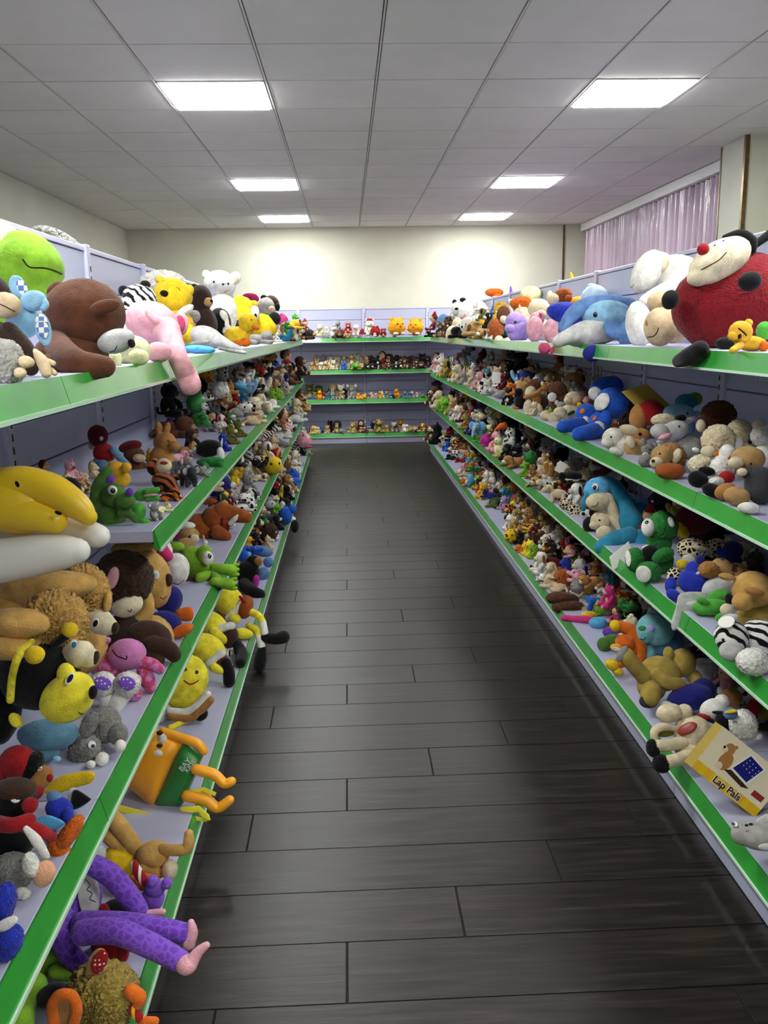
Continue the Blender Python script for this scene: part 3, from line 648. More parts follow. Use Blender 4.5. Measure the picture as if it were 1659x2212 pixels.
# ================================================================ single large toys, laid out piece by piece
class H(Toy):
    def __init__(s, name, label, cat, px, py, X=None, Z=None, Y=None, on='LA', group=None):
        Toy.__init__(s); s.name, s.label, s.cat, s.on, s.group = name, label, cat, on, group; s.el = {}
        d = FW+RT*((px-829.5)/FPX)-UP*((py-1106)/FPX)
        s.zc = X/d.x if X is not None else Y/d.y if Y is not None else (Z-CAM_H)/d.z
    def pos(s, px, py, dy=0.): return EYE+(FW+RT*((px-829.5)/FPX)-UP*((py-1106)/FPX))*(s.zc+dy)
    def m(s, dy=0.): return (s.zc+dy)/FPX
    def lift(s, px, py, dy, r):
        '''bring a piece that would sink into its shelf forward until it lies on the deck or hangs clear of the edge'''
        if s.on[0] not in 'LR': return dy
        d = FW+RT*((px-829.5)/FPX)-UP*((py-1106)/FPX); zc = s.zc+dy; sl = -d.z+.9*r/FPX
        if sl <= 0: return dy
        zn = (CAM_H-ZS[s.on[1]])/sl
        if zc <= zn: return dy
        f = abs(LAT[s.on[0]][0])-(.03 if s.on[1] == 'D' else 0); ze = (f-.018-.9*r*zc/FPX)/abs(d.x)
        if ze >= zc: return dy
        return max(max(zn, ze), zc-.15)-s.zc
    def e(s, name, mat, px, py, rx, ry, ang=0, dy=0., th=None, par=None, kind='B'):
        if name not in ('body', 'head', 'mane') or min(rx, ry) < 22: dy = s.lift(px, py, dy, abs(rx*math.sin(math.radians(ang)))*.7+abs(ry*math.cos(math.radians(ang))))
        k = s.m(dy); c = s.pos(px, py, dy); a = math.radians(ang)
        a1 = RT*math.cos(a)+UP*math.sin(a); a2 = UP*math.cos(a)-RT*math.sin(a)
        th = (th if th is not None else .92*math.sqrt(rx*ry))*k
        i = s.add(name, ball_geo(kind), mat4(a1*rx*k, a2*ry*k, FW*th, c), mat, par); s.el[i] = (c, a1, a2, rx*k, ry*k, th); return i
    def hit(s, px, py, on):
        c, a1, a2, rx, ry, th = s.el[on]; d = (FW+RT*((px-829.5)/FPX)-UP*((py-1106)/FPX)).normalized(); w = EYE-c
        q = lambda v: np.array((v.dot(a1)/rx, v.dot(a2)/ry, v.dot(FW)/th)); o, D = q(w), q(d)
        A, B, C = D@D, o@D, o@o-1; disc = B*B-A*C; t = (-B-math.sqrt(max(0, disc)))/A
        u = o+D*t
        if disc < 0: u = u/np.linalg.norm(u)
        p = c+a1*(u[0]*rx)+a2*(u[1]*ry)+FW*(u[2]*th); nn = (a1*(u[0]/rx)+a2*(u[1]/ry)+FW*(u[2]/th)).normalized(); return p, nn
    def f(s, name, mat, px, py, rx, ry, on, ang=0, th=.35, kind='b', up=0.):
        p, n = s.hit(px, py, on); k = s.m(); a = math.radians(ang); a1 = RT*math.cos(a)+UP*math.sin(a)
        a1 = (a1-n*a1.dot(n)).normalized(); a2 = n.cross(a1)
        t = th*min(rx, ry)*k
        return s.add(name, ball_geo(kind), mat4(a1*rx*k, a2*ry*k, n*t, p+n*up), mat, on)
    def l(s, name, mat, pts, r, on):
        P = []
        for (x, y) in spline(pts, 5)if len(pts) > 2 else spline(pts, 6):
            p, n = s.hit(x, y, on); P.append(np.array(p+n*(r*s.m()*.3)))
        v, f = tube_data(P, [r*s.m()]*len(P), 6, 2); UNIQ[0] += 1
        return s.add(name, geo(('u', UNIQ[0]), lambda: (v, f)), I4, mat, on)
    def q(s, name, mat, pts, rad, par=None, dy=0., ns=14, n=5):
        rr = np.interp(np.linspace(0, 1, len(pts)), np.linspace(0, 1, len(rad)), rad); P3 = [tuple(s.pos(p[0], p[1], s.lift(p[0], p[1], dy+(p[2] if len(p) > 2 else 0), r_))) for p, r_ in zip(pts, rr)]; P = spline(P3, n)
        R = np.interp(np.linspace(0, 1, len(P)), np.linspace(0, 1, len(rad)), rad)*s.m(dy); v, f = tube_data(P, list(R), ns, 4); UNIQ[0] += 1
        return s.add(name, geo(('u', UNIQ[0]), lambda: (v, f)), I4, mat, par)
    def p(s, name, mat, poly, th, dy=0., par=None, smooth=True, tilt=0.):
        pts = [np.array(p, float) for p in poly]
        if smooth: ring = spline([pts[-1]]+pts+[pts[0], pts[1]], 6)[6:-6][:-1]
        else:
            ring = []
            for i in range(len(pts)):
                for k in range(5): ring.append(pts[i]+(pts[(i+1) % len(pts)]-pts[i])*k/5)
        c = sum(pts)/len(pts); n = len(ring); v = []; f = []; S = [1, .985, .94, .86, .72, .5, .25]
        for side in (-1, 1):
            for sc in S:
                z = side*th*(max(.0, 1-sc**4)**.5)
                for q in ring: xy = c+(q-c)*sc; v.append(tuple(s.pos(xy[0], xy[1], dy+z*s.m()+tilt*(xy[1]-c[1])*s.m())))
            v.append(tuple(s.pos(c[0], c[1], dy+side*th*s.m())))
        W = len(S)*n+1
        for sd in (0, 1):
            o = sd*W
            for a in range(len(S)-1):
                for j in range(n):
                    q = (o+a*n+j, o+a*n+(j+1) % n, o+(a+1)*n+(j+1) % n, o+(a+1)*n+j); f.append(q if sd else q[::-1])
            for j in range(n):
                q = (o+(len(S)-1)*n+j, o+(len(S)-1)*n+(j+1) % n, o+W-1); f.append(q if sd else q[::-1])
        for j in range(n): f.append((j, (j+1) % n, W+(j+1) % n, W+j)[::1])
        UNIQ[0] += 1
        return s.add(name, geo(('u', UNIQ[0]), lambda: (v, f)), I4, mat, par)
    def eyes(s, on, *pts, r=4., mat='k'):
        for (x, y) in pts: s.f('eye', mat, x, y, r, r*1.1, on, th=.5, kind='s')
    def done(s):
        lo, hi = s.bb(); base = Vector(((lo[0]+hi[0])/2, (lo[1]+hi[1])/2, lo[2])); Ti = Matrix.Translation(-base)
        s.parts = [(n, g, Ti @ M, m, p) for (n, g, M, m, p) in s.parts]
        o = emit(s, s.name, s.label, s.cat, s.group, Matrix.Translation(base), {})
        z = ZS[s.on[1]]
        for (c, a1, a2, rx, ry, th) in s.el.values(): stamp(s.on[0], s.on[1], c.x, c.y, .85*max(rx, th), c.z+ry*.8-z)
        o['z_over_shelf'] = round(float(lo[2])-z, 3); return o

# ---------------------------------------------------------------- rack opposite the curtain, top shelf
h = H('plush_hippo', 'big lime green hippo head plush with a stitched black mouth', 'toy hippo', 68, 574, X=-.76)
b = h.e('body', 'lime', -60, 690, 90, 95, th=80); d = h.e('snout', 'lime', 58, 573, 78, 68, -28, th=62); h.e('forehead', 'paleyellow', -8, 530, 62, 52, -20, th=50); h.e('chin', 'lime', 40, 610, 72, 42, -12, th=55)
h.l('mouth', 'black', [(49, 560), (64, 577), (95, 579), (118, 585), (134, 592)], 1.6, d); h.f('eye', 'charcoal:gloss', 12, 487, 12, 7, d, -25); h.done()
h = H('plush_monkey', 'dark brown monkey plush with a beige face leaning on the blue toy', 'toy monkey', 11, 658, X=-.55)
h.e('body', 'darkbrown', 5, 760, 52, 62); d = h.e('head', 'darkbrown', -22, 640, 42, 48, dy=.03); m = h.e('muzzle', 'beige', 11, 660, 33, 28, 0, dy=-.03, par=d); h.l('mouth', 'black', [(-2, 656), (15, 664), (32, 673)], 1.1, m)
h.q('arm', 'darkbrown', [(20, 715), (52, 755), (66, 795)], [20, 22, 17], dy=-.01); a = h.q('hand', 'beige', [(75, 762), (92, 782), (100, 806)], [9, 14, 11], dy=-.01); h.q('finger', 'beige', [(104, 782), (115, 785)], [8, 6], a); h.q('finger', 'beige', [(110, 800), (118, 806)], [7, 6], a); h.done()
h = H('plush_elephant', 'light blue elephant plush with plaid-lined ears beside the monkey', 'toy elephant', 60, 680, X=-.56)
h.e('body', 'lightblue', 50, 694, 34, 38); d = h.e('head', 'lightblue', 73, 650, 27, 22, 15, dy=-.02); h.q('trunk', 'lightblue', [(88, 650), (96, 657), (94, 664)], [13, 10, 8], d, dy=-.02)
e = h.e('ear', 'lightblue', 38, 618, 17, 24, 20, th=7, par=d); h.f('ear_lining', 'steel:plaid:white', 48, 622, 10, 20, e, 20); e = h.e('ear', 'lightblue', 94, 712, 17, 36, 12, th=8, dy=-.03, par=d); h.f('ear_lining', 'steel:plaid:white', 91, 704, 13, 28, e, 12); h.done()
h = H('plush_koala', 'shaggy grey plush with a pale paw at the strip edge below the monkey', 'plush toy', 12, 787, X=-.505)
h.e('body', 'ash:fur', 10, 787, 40, 52, kind='F'); h.e('paw', 'beige', 57, 782, 17, 13, -10, dy=-.02); h.e('paw', 'beige', 44, 806, 13, 12, dy=-.02); h.done()
h = H('plush_bear', 'big slumped chocolate brown bear plush with a pale grey muzzle', 'teddy bear', 187, 677, X=-.55)
h.e('body', 'brown', 155, 775, 78, 58, 0, th=60); d = h.e('head', 'brown', 183, 680, 82, 74, 10, th=74, kind='L'); h.e('ear', 'brown', 228, 662, 32, 15, 12, dy=-.085, th=12, par=d); h.e('ear', 'brown', 120, 625, 20, 14, 40, dy=.05, th=10, par=d)
m = h.e('muzzle', 'palegrey', 252, 737, 40, 25, 18, dy=-.04, par=d); h.f('nose', 'black', 284, 742, 8, 14, m, 0, .8); h.l('mouth', 'black', [(238, 760), (247, 757), (252, 748)], .9, m); h.f('eye', 'black', 247, 706, 5, 6, d, th=.4)
h.q('arm', 'brown', [(120, 740), (160, 785), (225, 792)], [28, 32, 22], dy=-.04); h.q('leg', 'brown', [(110, 790), (130, 800)], [24, 26]); h.done()
h = H('plush_chick', 'pale yellow soft plush squeezed between brown bear and pink elephant', 'plush toy', 287, 758, X=-.525)
h.e('body', 'paleyellow', 287, 758, 38, 33); h.e('foot', 'paleyellow', 250, 778, 13, 20); h.e('foot', 'paleyellow', 300, 772, 22, 18, dy=-.02); h.done()
h = H('plush_elephant', 'pale pink elephant plush, its long trunk hanging over the shelf edge', 'toy elephant', 328, 692, X=-.54)
h.e('body', 'pink', 300, 740, 52, 46, dy=.08); d = h.e('head', 'pink', 328, 697, 56, 44, -14, th=46, kind='L'); e = h.e('ear', 'pink', 391, 699, 16, 25, 6, th=7, dy=.03, par=d); h.f('ear_lining', 'rose', 389, 699, 11, 19, e, 6, .3); h.e('ear', 'pink', 336, 690, 27, 10, -38, th=8, dy=-.075, par=d)
h.q('trunk', 'pink', [(360, 715, -.05), (374, 742, -.08), (385, 775, -.09), (402, 808, -.08), (411, 830, -.08)], [30, 22, 20, 23, 23]); h.e('front_leg', 'pink', 343, 761, 27, 22, dy=-.08); h.eyes(d, (361, 734), (379, 738), r=4); h.done()
h = H('plush_dog', 'white fluffy plush propped up behind the yellow bear', 'plush toy', 352, 607, X=-.78); h.e('body', 'white', 350, 680, 45, 50); h.e('head', 'white:fur', 352, 614, 48, 28, kind='F'); h.done()
h = H('plush_bear', 'yellow bear plush with a black nose and closed eyes', 'teddy bear', 372, 640, X=-.70)
h.e('body', 'gold', 385, 715, 36, 46); d = h.e('head', 'yellow', 374, 641, 41, 39, -10); m = h.e('muzzle', 'yellow', 358, 638, 20, 16, -15, dy=-.035, par=d); h.f('nose', 'black', 356, 634, 10, 7, m, -12, .7); h.e('ear', 'yellow', 346, 605, 9, 9, par=d); h.e('ear', 'yellow', 409, 627, 10, 12, par=d)
h.l('eyelid', 'black', [(345, 609), (350, 608), (354, 606)], .8, d); h.l('eyelid', 'black', [(381, 621), (387, 624), (389, 629)], .8, d); h.e('collar', 'white', 400, 672, 22, 9, 35, dy=-.03); h.e('arm', 'yellow', 409, 720, 13, 19, 0, dy=-.05); h.done()
h = H('plush_tiger', 'white tiger plush with black stripes peeping over pink elephant', 'toy tiger', 301, 644, X=-.74)
h.e('body', 'white:tiger', 290, 705, 38, 50); d = h.e('head', 'white:tiger', 301, 648, 36, 33); h.e('ear', 'black', 267, 628, 11, 11, par=d); h.e('ear', 'black', 314, 615, 11, 9, par=d); h.e('muzzle', 'white', 310, 664, 16, 12, dy=-.05, par=d); h.done()
h = H('plush_bear', 'dark brown bear plush with a tan muzzle next to white bear', 'teddy bear', 432, 670, X=-.74)
h.e('body', 'darkbrown', 440, 706, 30, 42); d = h.e('head', 'darkbrown', 430, 652, 26, 36, -15); m = h.e('muzzle', 'tan', 450, 653, 10, 10, dy=-.04, par=d); h.f('nose', 'black', 457, 650, 4, 4, m); h.e('ear', 'darkbrown', 420, 622, 9, 9, par=d); h.done()
h = H('plush_lemur', 'small grey striped plush tucked in front of dark brown bear', 'plush toy', 416, 687, X=-.66); h.e('body', 'ash:tiger:olive', 412, 692, 12, 24); d = h.e('head', 'ash:fur', 421, 683, 11, 12, dy=-.03, kind='f'); h.eyes(d, (425, 681), r=1.6); h.done()
h = H('plush_bear', 'cream white bear plush with round ears sitting tall against panel', 'teddy bear', 475, 617, X=-.76)
h.e('body', 'white', 480, 680, 32, 50); d = h.e('head', 'white', 475, 617, 34, 32); e = h.e('ear', 'white', 447, 596, 10, 13, 20, th=5, par=d); e = h.e('ear', 'white', 508, 602, 12, 15, -15, th=5, par=d); h.f('inner_ear', 'cream', 507, 602, 8, 11, e, -15)
h.eyes(d, (462, 609), (493, 613), r=2.6); h.f('nose', 'black', 482, 614, 3, 2, d); m = h.e('muzzle', 'cream', 482, 626, 16, 11, dy=-.035, par=d); h.l('mouth', 'charcoal', [(471, 626), (481, 634), (492, 626)], .6, m); h.done()
h = H('plush_penguin', 'black and white penguin plush under the white bear', 'toy penguin', 475, 692, X=-.66); b = h.e('body', 'black', 475, 700, 24, 34); h.f('face_patch', 'white', 484, 682, 9, 14, b, 25); h.f('belly', 'white', 490, 700, 6, 16, b, 0); h.f('eye', 'k', 491, 678, 2, 2, b); h.done()
h = H('plush_duck', 'tall yellow duck plush with bulging white eyes behind small duck', 'toy duck', 519, 664, X=-.72)
h.e('body', 'yellow', 522, 690, 26, 40); d = h.e('head', 'yellow', 520, 664, 27, 24); e = h.e('eyeball', 'white', 550, 676, 10, 17, 0, par=d); h.f('pupil', 'black', 552, 682, 3, 5, e); h.e('crest', 'amber', 548, 657, 10, 8, par=d); h.q('stripe', 'black', [(511, 672), (513, 686), (510, 702)], [3.5, 4, 3.5], dy=-.065); h.done()
h = H('plush_duck', 'small yellow duck plush with orange feet sitting at shelf edge', 'toy duck', 520, 715, X=-.55)
h.e('body', 'yellow', 512, 727, 28, 21); d = h.e('head', 'yellow', 536, 697, 20, 21, dy=-.02); h.e('bill', 'orange', 552, 708, 9, 4, -15, dy=-.05, par=d); h.e('tail_tuft', 'white', 486, 711, 13, 12, kind='f'); h.e('foot', 'orange', 530, 740, 13, 9, dy=-.04); h.e('foot', 'orange', 516, 742, 10, 7, dy=-.05); h.eyes(d, (543, 691), r=1.8); h.done()
h = H('plush_toucan', 'round yellow bird plush with a blunt black beak', 'toy bird', 569, 708, X=-.58); d = h.e('body', 'yellow', 567, 708, 33, 29); h.e('beak', 'black', 594, 688, 13, 14, 30, dy=-.02, par=d); h.e('foot', 'cocoa', 553, 736, 8, 9, dy=-.03); h.q('tail', 'beige', [(560, 735, -.04), (566, 752, -.06), (567, 772, -.05)], [3, 3, 4]); h.done()
h = H('plush_dolphin', 'pale grey dolphin plush, its beak pointing over the shelf edge', 'toy dolphin', 447, 730, X=-.53)
d = h.e('body', 'palegrey', 447, 729, 36, 23, -18); h.q('beak', 'palegrey', [(472, 736, -.02), (500, 748, -.03), (520, 754, -.03)], [15, 9, 5], d); h.q('lower_beak', 'palegrey', [(478, 748, -.02), (505, 756, -.03), (530, 762, -.03)], [9, 6, 3], d); h.e('flipper', 'ash', 432, 741, 22, 6, 8, dy=-.05, par=d); h.e('belly', 'sky', 432, 755, 34, 9, -3, dy=-.01); h.p('tail_fin', 'teal', [(397, 762), (405, 738), (412, 752), (428, 757)], 5); h.eyes(d, (473, 733), r=3); h.done()
h = H('plush_monkey', 'grey monkey plush in a dark brown eared hood beyond yellow birds', 'toy monkey', 577, 664, X=-.72); h.e('body', 'ash', 585, 698, 18, 30); d = h.e('head', 'ash', 576, 665, 19, 22); h.e('hood', 'cocoa', 588, 653, 16, 13, -35, dy=.03, par=d); h.e('ear', 'black', 570, 643, 7, 6, par=d); h.e('ear', 'black', 599, 663, 6, 9, par=d); h.e('muzzle', 'beige', 586, 669, 9, 8, dy=-.05, par=d); h.done()
h = H('plush_troll', 'hot pink shaggy-haired plush half hidden behind the yellow duck', 'plush toy', 540, 645, X=-.80); h.e('body', 'pink', 540, 685, 16, 36); h.e('hair', 'hotpink:fur', 540, 645, 17, 10, kind='G'); h.done()
# toys on the far face, rising over the panel top
h = H('plush_sheep', 'white fluffy plush lying behind the panel top of the rack', 'plush toy', 130, 517, X=-1.12, on='XA'); h.e('body', 'white:fur', 130, 530, 48, 24, -18, th=90, kind='F'); h.e('head', 'white:fur', 100, 520, 22, 22, kind='F'); h.e('leg', 'white', 130, 590, 30, 60); h.done()

# ---------------------------------------------------------------- rack opposite the curtain, second shelf
h = H('travel_pillow', 'bright yellow curved neck pillow with one black eye', 'neck pillow', 60, 1070, X=-.62, on='LC')
d = h.e('body', 'yellow:satin', 28, 1085, 108, 70, -14, th=80); h.q('wing', 'yellow:satin', [(-20, 1050), (50, 1046), (115, 1062), (165, 1092), (190, 1116)], [36, 40, 38, 31, 20], dy=-.03); h.q('wing', 'yellow:satin', [(-10, 1100), (60, 1108), (118, 1126)], [42, 40, 28], dy=-.035); h.e('eye', 'black', 38, 1046, 5, 9, 25, dy=-.062, th=4); h.e('print', 'black', 126, 1108, 8, 4, -20, dy=-.072, th=2); h.done()
h = H('travel_pillow', 'grey-white horseshoe neck pillow lying on the pile of cushions', 'neck pillow', 100, 1180, X=-.58, on='LC')
h.q('rear_arm', 'white:satin', [(-60, 1165, .1), (0, 1152, .1), (90, 1140, .09), (170, 1148, .06), (212, 1158, .03)], [38, 40, 36, 32, 26]); h.q('front_arm', 'white:satin', [(-70, 1215, -.02), (0, 1212, -.02), (80, 1200, -.02), (140, 1192, -.02), (166, 1190, -.02)], [48, 48, 44, 36, 28]); h.done()
h = H('red_doll', 'plain dark red and blue rag doll sitting up against the panel', 'doll', 220, 975, X=-.84, on='LB')
d = h.e('head', 'maroon', 212, 942, 21, 24, 10); h.e('body', 'red', 226, 980, 24, 22, -15); h.e('hips', 'dustblue', 219, 1003, 20, 17); h.q('arm', 'dustblue', [(246, 972), (262, 992), (276, 1006)], [9, 8, 8], dy=-.03); h.q('leg', 'dustblue', [(222, 1005), (240, 1012)], [12, 10], dy=-.04); h.e('arm', 'beige', 197, 960, 6, 12, dy=.02); h.f('eye', 'white', 219, 947, 4, 5, d); h.done()
h = H('plush_dragon', 'green dragon plush with big white eyes and purple brows', 'toy dragon', 235, 1075, X=-.62, on='LB')
h.e('body', 'moss', 240, 1118, 32, 30); h.q('neck', 'moss', [(232, 1020), (216, 1052), (212, 1085), (228, 1112)], [12, 18, 17, 16]); d = h.e('head', 'moss', 246, 1070, 26, 26, -20, dy=-.02); m = h.e('snout', 'moss', 271, 1084, 22, 19, -10, dy=-.04, par=d); e = h.e('eyeball', 'white', 243, 1059, 10, 10, dy=-.06, par=d); h.f('pupil', 'k', 244, 1060, 5, 6, e); h.e('brow', 'purple', 239, 1036, 10, 9, 40, dy=-.05, par=d); h.e('nostril', 'purple', 280, 1064, 8, 10, dy=-.05, par=m); h.q('arm', 'moss', [(262, 1108), (282, 1112), (292, 1122)], [10, 9, 8], dy=-.04); h.l('mouth', 'darkgreen', [(258, 1094), (272, 1098), (286, 1092)], .8, m); h.done()
h = H('plush_crocodile', 'small green dinosaur plush with an open pink mouth', 'toy dinosaur', 310, 1080, X=-.57, on='LB')
h.e('body', 'apple', 300, 1106, 15, 20); d = h.e('head', 'apple', 308, 1070, 19, 13, 10); h.q('upper_jaw', 'apple', [(318, 1063), (340, 1058)], [9, 6], d, dy=-.02); h.q('lower_jaw', 'apple', [(318, 1078), (340, 1076)], [7, 5], d, dy=-.02); h.e('mouth', 'pink', 326, 1070, 16, 3, 5, dy=-.03, par=d); h.e('leg', 'apple', 312, 1128, 12, 9, dy=-.02); h.done()
h = H('plush_kangaroo', 'fawn brown kangaroo plush with tall ears beside orange tiger', 'toy kangaroo', 357, 956, X=-.67, on='LB')
h.e('body', 'fawn', 350, 1000, 26, 40); d = h.e('head', 'fawn', 358, 958, 24, 26, 35); h.e('muzzle', 'fawn', 376, 964, 13, 12, dy=-.03, par=d); h.e('ear', 'fawn', 344, 930, 8, 19, 8, par=d); h.e('ear', 'fawn', 360, 928, 7, 16, -15, par=d); h.eyes(d, (364, 953), r=2.5); h.done()
h = H('plush_tiger', 'orange tiger plush with a cream muzzle sprawled on its back', 'toy tiger', 352, 1025, X=-.60, on='LB')
d = h.e('head', 'orange:tiger', 340, 1010, 22, 20); m = h.e('muzzle', 'oat', 354, 1006, 17, 16, dy=-.03, par=d); h.f('mouth', 'brick', 354, 1000, 8, 4, m); h.e('body', 'rust:tiger', 356, 1043, 28, 20, -20); h.q('leg', 'orange:tiger', [(366, 1045), (380, 1066), (386, 1088)], [10, 9, 8], dy=-.03); h.q('leg', 'orange:tiger', [(350, 1055), (366, 1084), (376, 1088)], [9, 8, 7], dy=-.03); h.q('arm', 'rust:tiger', [(372, 1034), (398, 1026)], [8, 6], dy=-.02); h.done()
h = H('plush_monkey', 'brown monkey plush wearing a dark beret, leaning on the panel', 'toy monkey', 288, 978, X=-.78, on='LB'); h.e('body', 'brown', 292, 1016, 24, 26); d = h.e('head', 'brown', 290, 984, 22, 19); h.e('beret', 'maroon', 282, 965, 25, 13, 15, par=d); h.e('muzzle', 'beige', 301, 990, 14, 9, dy=-.04, par=d); h.eyes(d, (295, 978), r=2); h.done()
h = H('plush_bear', 'small yellow bear plush lying between red doll and dragon', 'teddy bear', 256, 1019, X=-.72, on='LB'); h.e('body', 'gold', 262, 1036, 20, 18); d = h.e('head', 'gold', 254, 1015, 22, 18, -20); h.e('muzzle', 'gold', 273, 1010, 11, 11, dy=-.03, par=d); h.e('ear', 'gold', 240, 1002, 6, 6, par=d); h.done()
h = H('plush_bear', 'shiny green bear ornament with a white muzzle', 'teddy bear', 427, 885, X=-.72, on='LB')
h.e('body', 'green:satin', 432, 907, 19, 16); d = h.e('head', 'green:satin', 424, 871, 21, 22); m = h.e('muzzle', 'white', 441, 878, 8, 8, dy=-.03, par=d); h.f('nose', 'k', 446, 876, 3, 2.5, m); h.e('ear', 'green:satin', 410, 852, 6, 6, par=d); h.e('ear', 'green:satin', 430, 850, 6, 6, par=d); h.e('arm', 'green:satin', 440, 900, 9, 7, dy=-.04); h.e('leg', 'green:satin', 445, 914, 11, 8, dy=-.04); h.f('tag', 'white', 439, 901, 6, 3, d); h.done()
h = H('plush_cow', 'black cow plush lying flat with a white nose towards the edge', 'toy cow', 460, 968, X=-.55, on='LB'); h.e('body', 'black', 452, 969, 27, 19, 8); d = h.e('head', 'white', 477, 980, 8, 14, 10, dy=-.02); h.q('horn', 'white', [(476, 966), (480, 948)], [4, 1.5], d, dy=-.02); h.done()
h = H('plush_frog', 'flat green frog plush spread at the shelf edge', 'toy frog', 457, 998, X=-.505, on='LB'); h.e('body', 'green', 455, 997, 30, 10, 5); h.q('leg', 'green', [(460, 1000), (478, 1004)], [8, 6], dy=-.02); h.q('leg', 'green', [(436, 1000), (446, 1008)], [8, 6], dy=-.02); h.done()

# ---------------------------------------------------------------- rack opposite the curtain, third shelf: the tall near bays
h = H('plush_cushion', 'olive brown folded cushion body under the neck pillow', 'cushion', 110, 1275, X=-.66, on='LC'); h.e('body', 'tantan', 92, 1272, 112, 38, 6, th=60, kind='L'); h.e('body', 'tantan', 15, 1310, 60, 30, 0, th=60, kind='L'); h.done()
h = H('plush_cushion', 'golden tan folded cushion beneath the two lion heads', 'cushion', 40, 1345, X=-.62, on='LC'); h.e('fold', 'tantan', 40, 1345, 70, 32, -3, th=55, kind='L'); h.e('fold', 'tantan', 20, 1395, 62, 30, -3, th=55, kind='L'); h.done()
h = H('plush_lion', 'shaggy golden lion cushion between monkey and the other lion', 'toy lion', 187, 1290, X=-.62, on='LC')
h.e('body', 'tantan', 170, 1400, 60, 60, dy=.06); d = h.e('head', 'tantan:fur', 186, 1285, 46, 62, 12, th=48, kind='G'); h.e('ear', 'tantan:fur', 165, 1232, 18, 14, dy=.0, par=d, kind='F'); h.e('ear', 'tantan', 232, 1300, 8, 24, -8, dy=-.03, par=d); m = h.q('muzzle', 'cream', [(205, 1335, -.02), (220, 1345, -.03), (232, 1352, -.04)], [24, 27, 21], d); h.e('nose', 'cocoa', 249, 1357, 8, 13, -10, dy=-.05, par=d); h.e('eyeball', 'white', 205, 1345, 8, 11, -25, dy=-.062, th=4, par=d); h.e('pupil', 'black', 206, 1347, 5, 8, -25, dy=-.066, th=3, par=d); h.done()
h = H('plush_lion', 'shaggy golden lion cushion with a blue eye above the bee', 'toy lion', 119, 1345, X=-.57, on='LC')
h.e('body', 'tantan', 100, 1440, 60, 55, dy=.08); d = h.e('head', 'tantan:fur', 120, 1347, 64, 66, 10, th=56, kind='G'); h.e('ear', 'tantan:fur', 117, 1288, 15, 15, par=d, kind='F'); h.e('ear', 'tantan:fur', 62, 1345, 14, 20, par=d, kind='F'); m = h.q('muzzle', 'cream', [(160, 1412, -.03), (178, 1414, -.04), (190, 1420, -.04)], [26, 30, 23], d); h.e('nose', 'cocoa', 207, 1421, 7, 15, -10, dy=-.045, par=d); h.e('eyeball', 'white', 158, 1392, 8, 11, -20, dy=-.075, th=4, par=d); h.e('pupil', 'teal', 160, 1393, 5, 7, -20, dy=-.079, th=3, par=d); h.done()
h = H('plush_monkey', 'dark brown monkey cushion with a pink ear and cream face', 'toy monkey', 271, 1250, X=-.60, on='LC')
h.e('body', 'darkbrown', 270, 1390, 60, 62, dy=.05); d = h.e('head', 'cocoa:fur', 268, 1250, 60, 58, -25, th=54, kind='F'); m = h.e('face', 'cream', 276, 1308, 34, 25, 20, dy=-.03, par=d); e = h.e('ear', 'pink', 244, 1249, 12, 25, -14, dy=-.085, th=8, par=d); h.l('mouth', 'black', [(276, 1318), (281, 1322), (284, 1316)], .9, m); h.f('eye', 'k', 299, 1262, 4, 6, d, -30); h.done()
h = H('plush_dog', 'tan dog cushion with a pale blue eye and brown nose', 'toy dog', 330, 1250, X=-.565, on='LC')
h.e('body', 'tantan', 290, 1190, 48, 24, 0, dy=.1); h.e('chest', 'tantan', 330, 1390, 45, 60, dy=.1); d = h.e('head', 'tantan', 328, 1252, 41, 64, 14, th=44); h.e('nose', 'cocoa', 365, 1253, 8, 14, 5, dy=-.02, par=d); h.f('eyeball', 'white', 338, 1241, 6, 10, d, 15, .3); h.f('pupil', 'lightblue', 338, 1242, 4, 7, d, 15, .5); h.q('paw', 'tantan', [(312, 1272, -.09), (320, 1310, -.1), (300, 1348, -.1), (272, 1358, -.09)], [10, 13, 20, 20]); h.l('mouth', 'black', [(346, 1290), (353, 1294), (358, 1288)], .9, d); h.done()
h = H('plush_unicorn', 'white unicorn head plush with a hot pink hood and purple mane', 'toy unicorn', 350, 1200, X=-.60, on='LC')
d = h.e('head', 'white', 340, 1190, 32, 30, -30, dy=.03); m = h.e('muzzle', 'white', 382, 1230, 27, 35, 5, dy=-.0, par=d); h.q('hood', 'hotpink', [(236, 1140, .1), (280, 1152, .06), (330, 1168, -.01), (356, 1195, -.03), (366, 1206, -.02)], [14, 17, 17, 13, 10]); h.e('mane', 'lilac:fur', 291, 1147, 14, 30, -8, dy=0, kind='F'); h.e('mane', 'violet:fur', 276, 1158, 22, 15, 0, dy=.02, kind='F'); h.q('horn', 'ash', [(311, 1166), (309, 1124)], [7, 5], d, dy=-.03); h.l('mouth', 'charcoal', [(372, 1258), (385, 1262), (398, 1252)], .8, m); h.f('blush', 'pink', 364, 1222, 3, 4, m); h.e('neck', 'hotpink', 310, 1250, 40, 70, dy=.14); h.done()
h = H('plush_bird', 'navy blue bird plush with orange webbed feet', 'toy bird', 366, 1310, X=-.56, on='LC')
h.e('body', 'navy', 364, 1296, 30, 33); h.e('body_lower', 'navy', 356, 1348, 36, 28, -10); h.p('foot', 'orange', [(380, 1318), (414, 1312), (416, 1338), (396, 1342), (382, 1334)], 9, dy=-.06); h.e('foot', 'orange', 394, 1362, 26, 13, 22, dy=-.06); h.e('scarf', 'red', 366, 1268, 9, 5, dy=-.06); h.done()
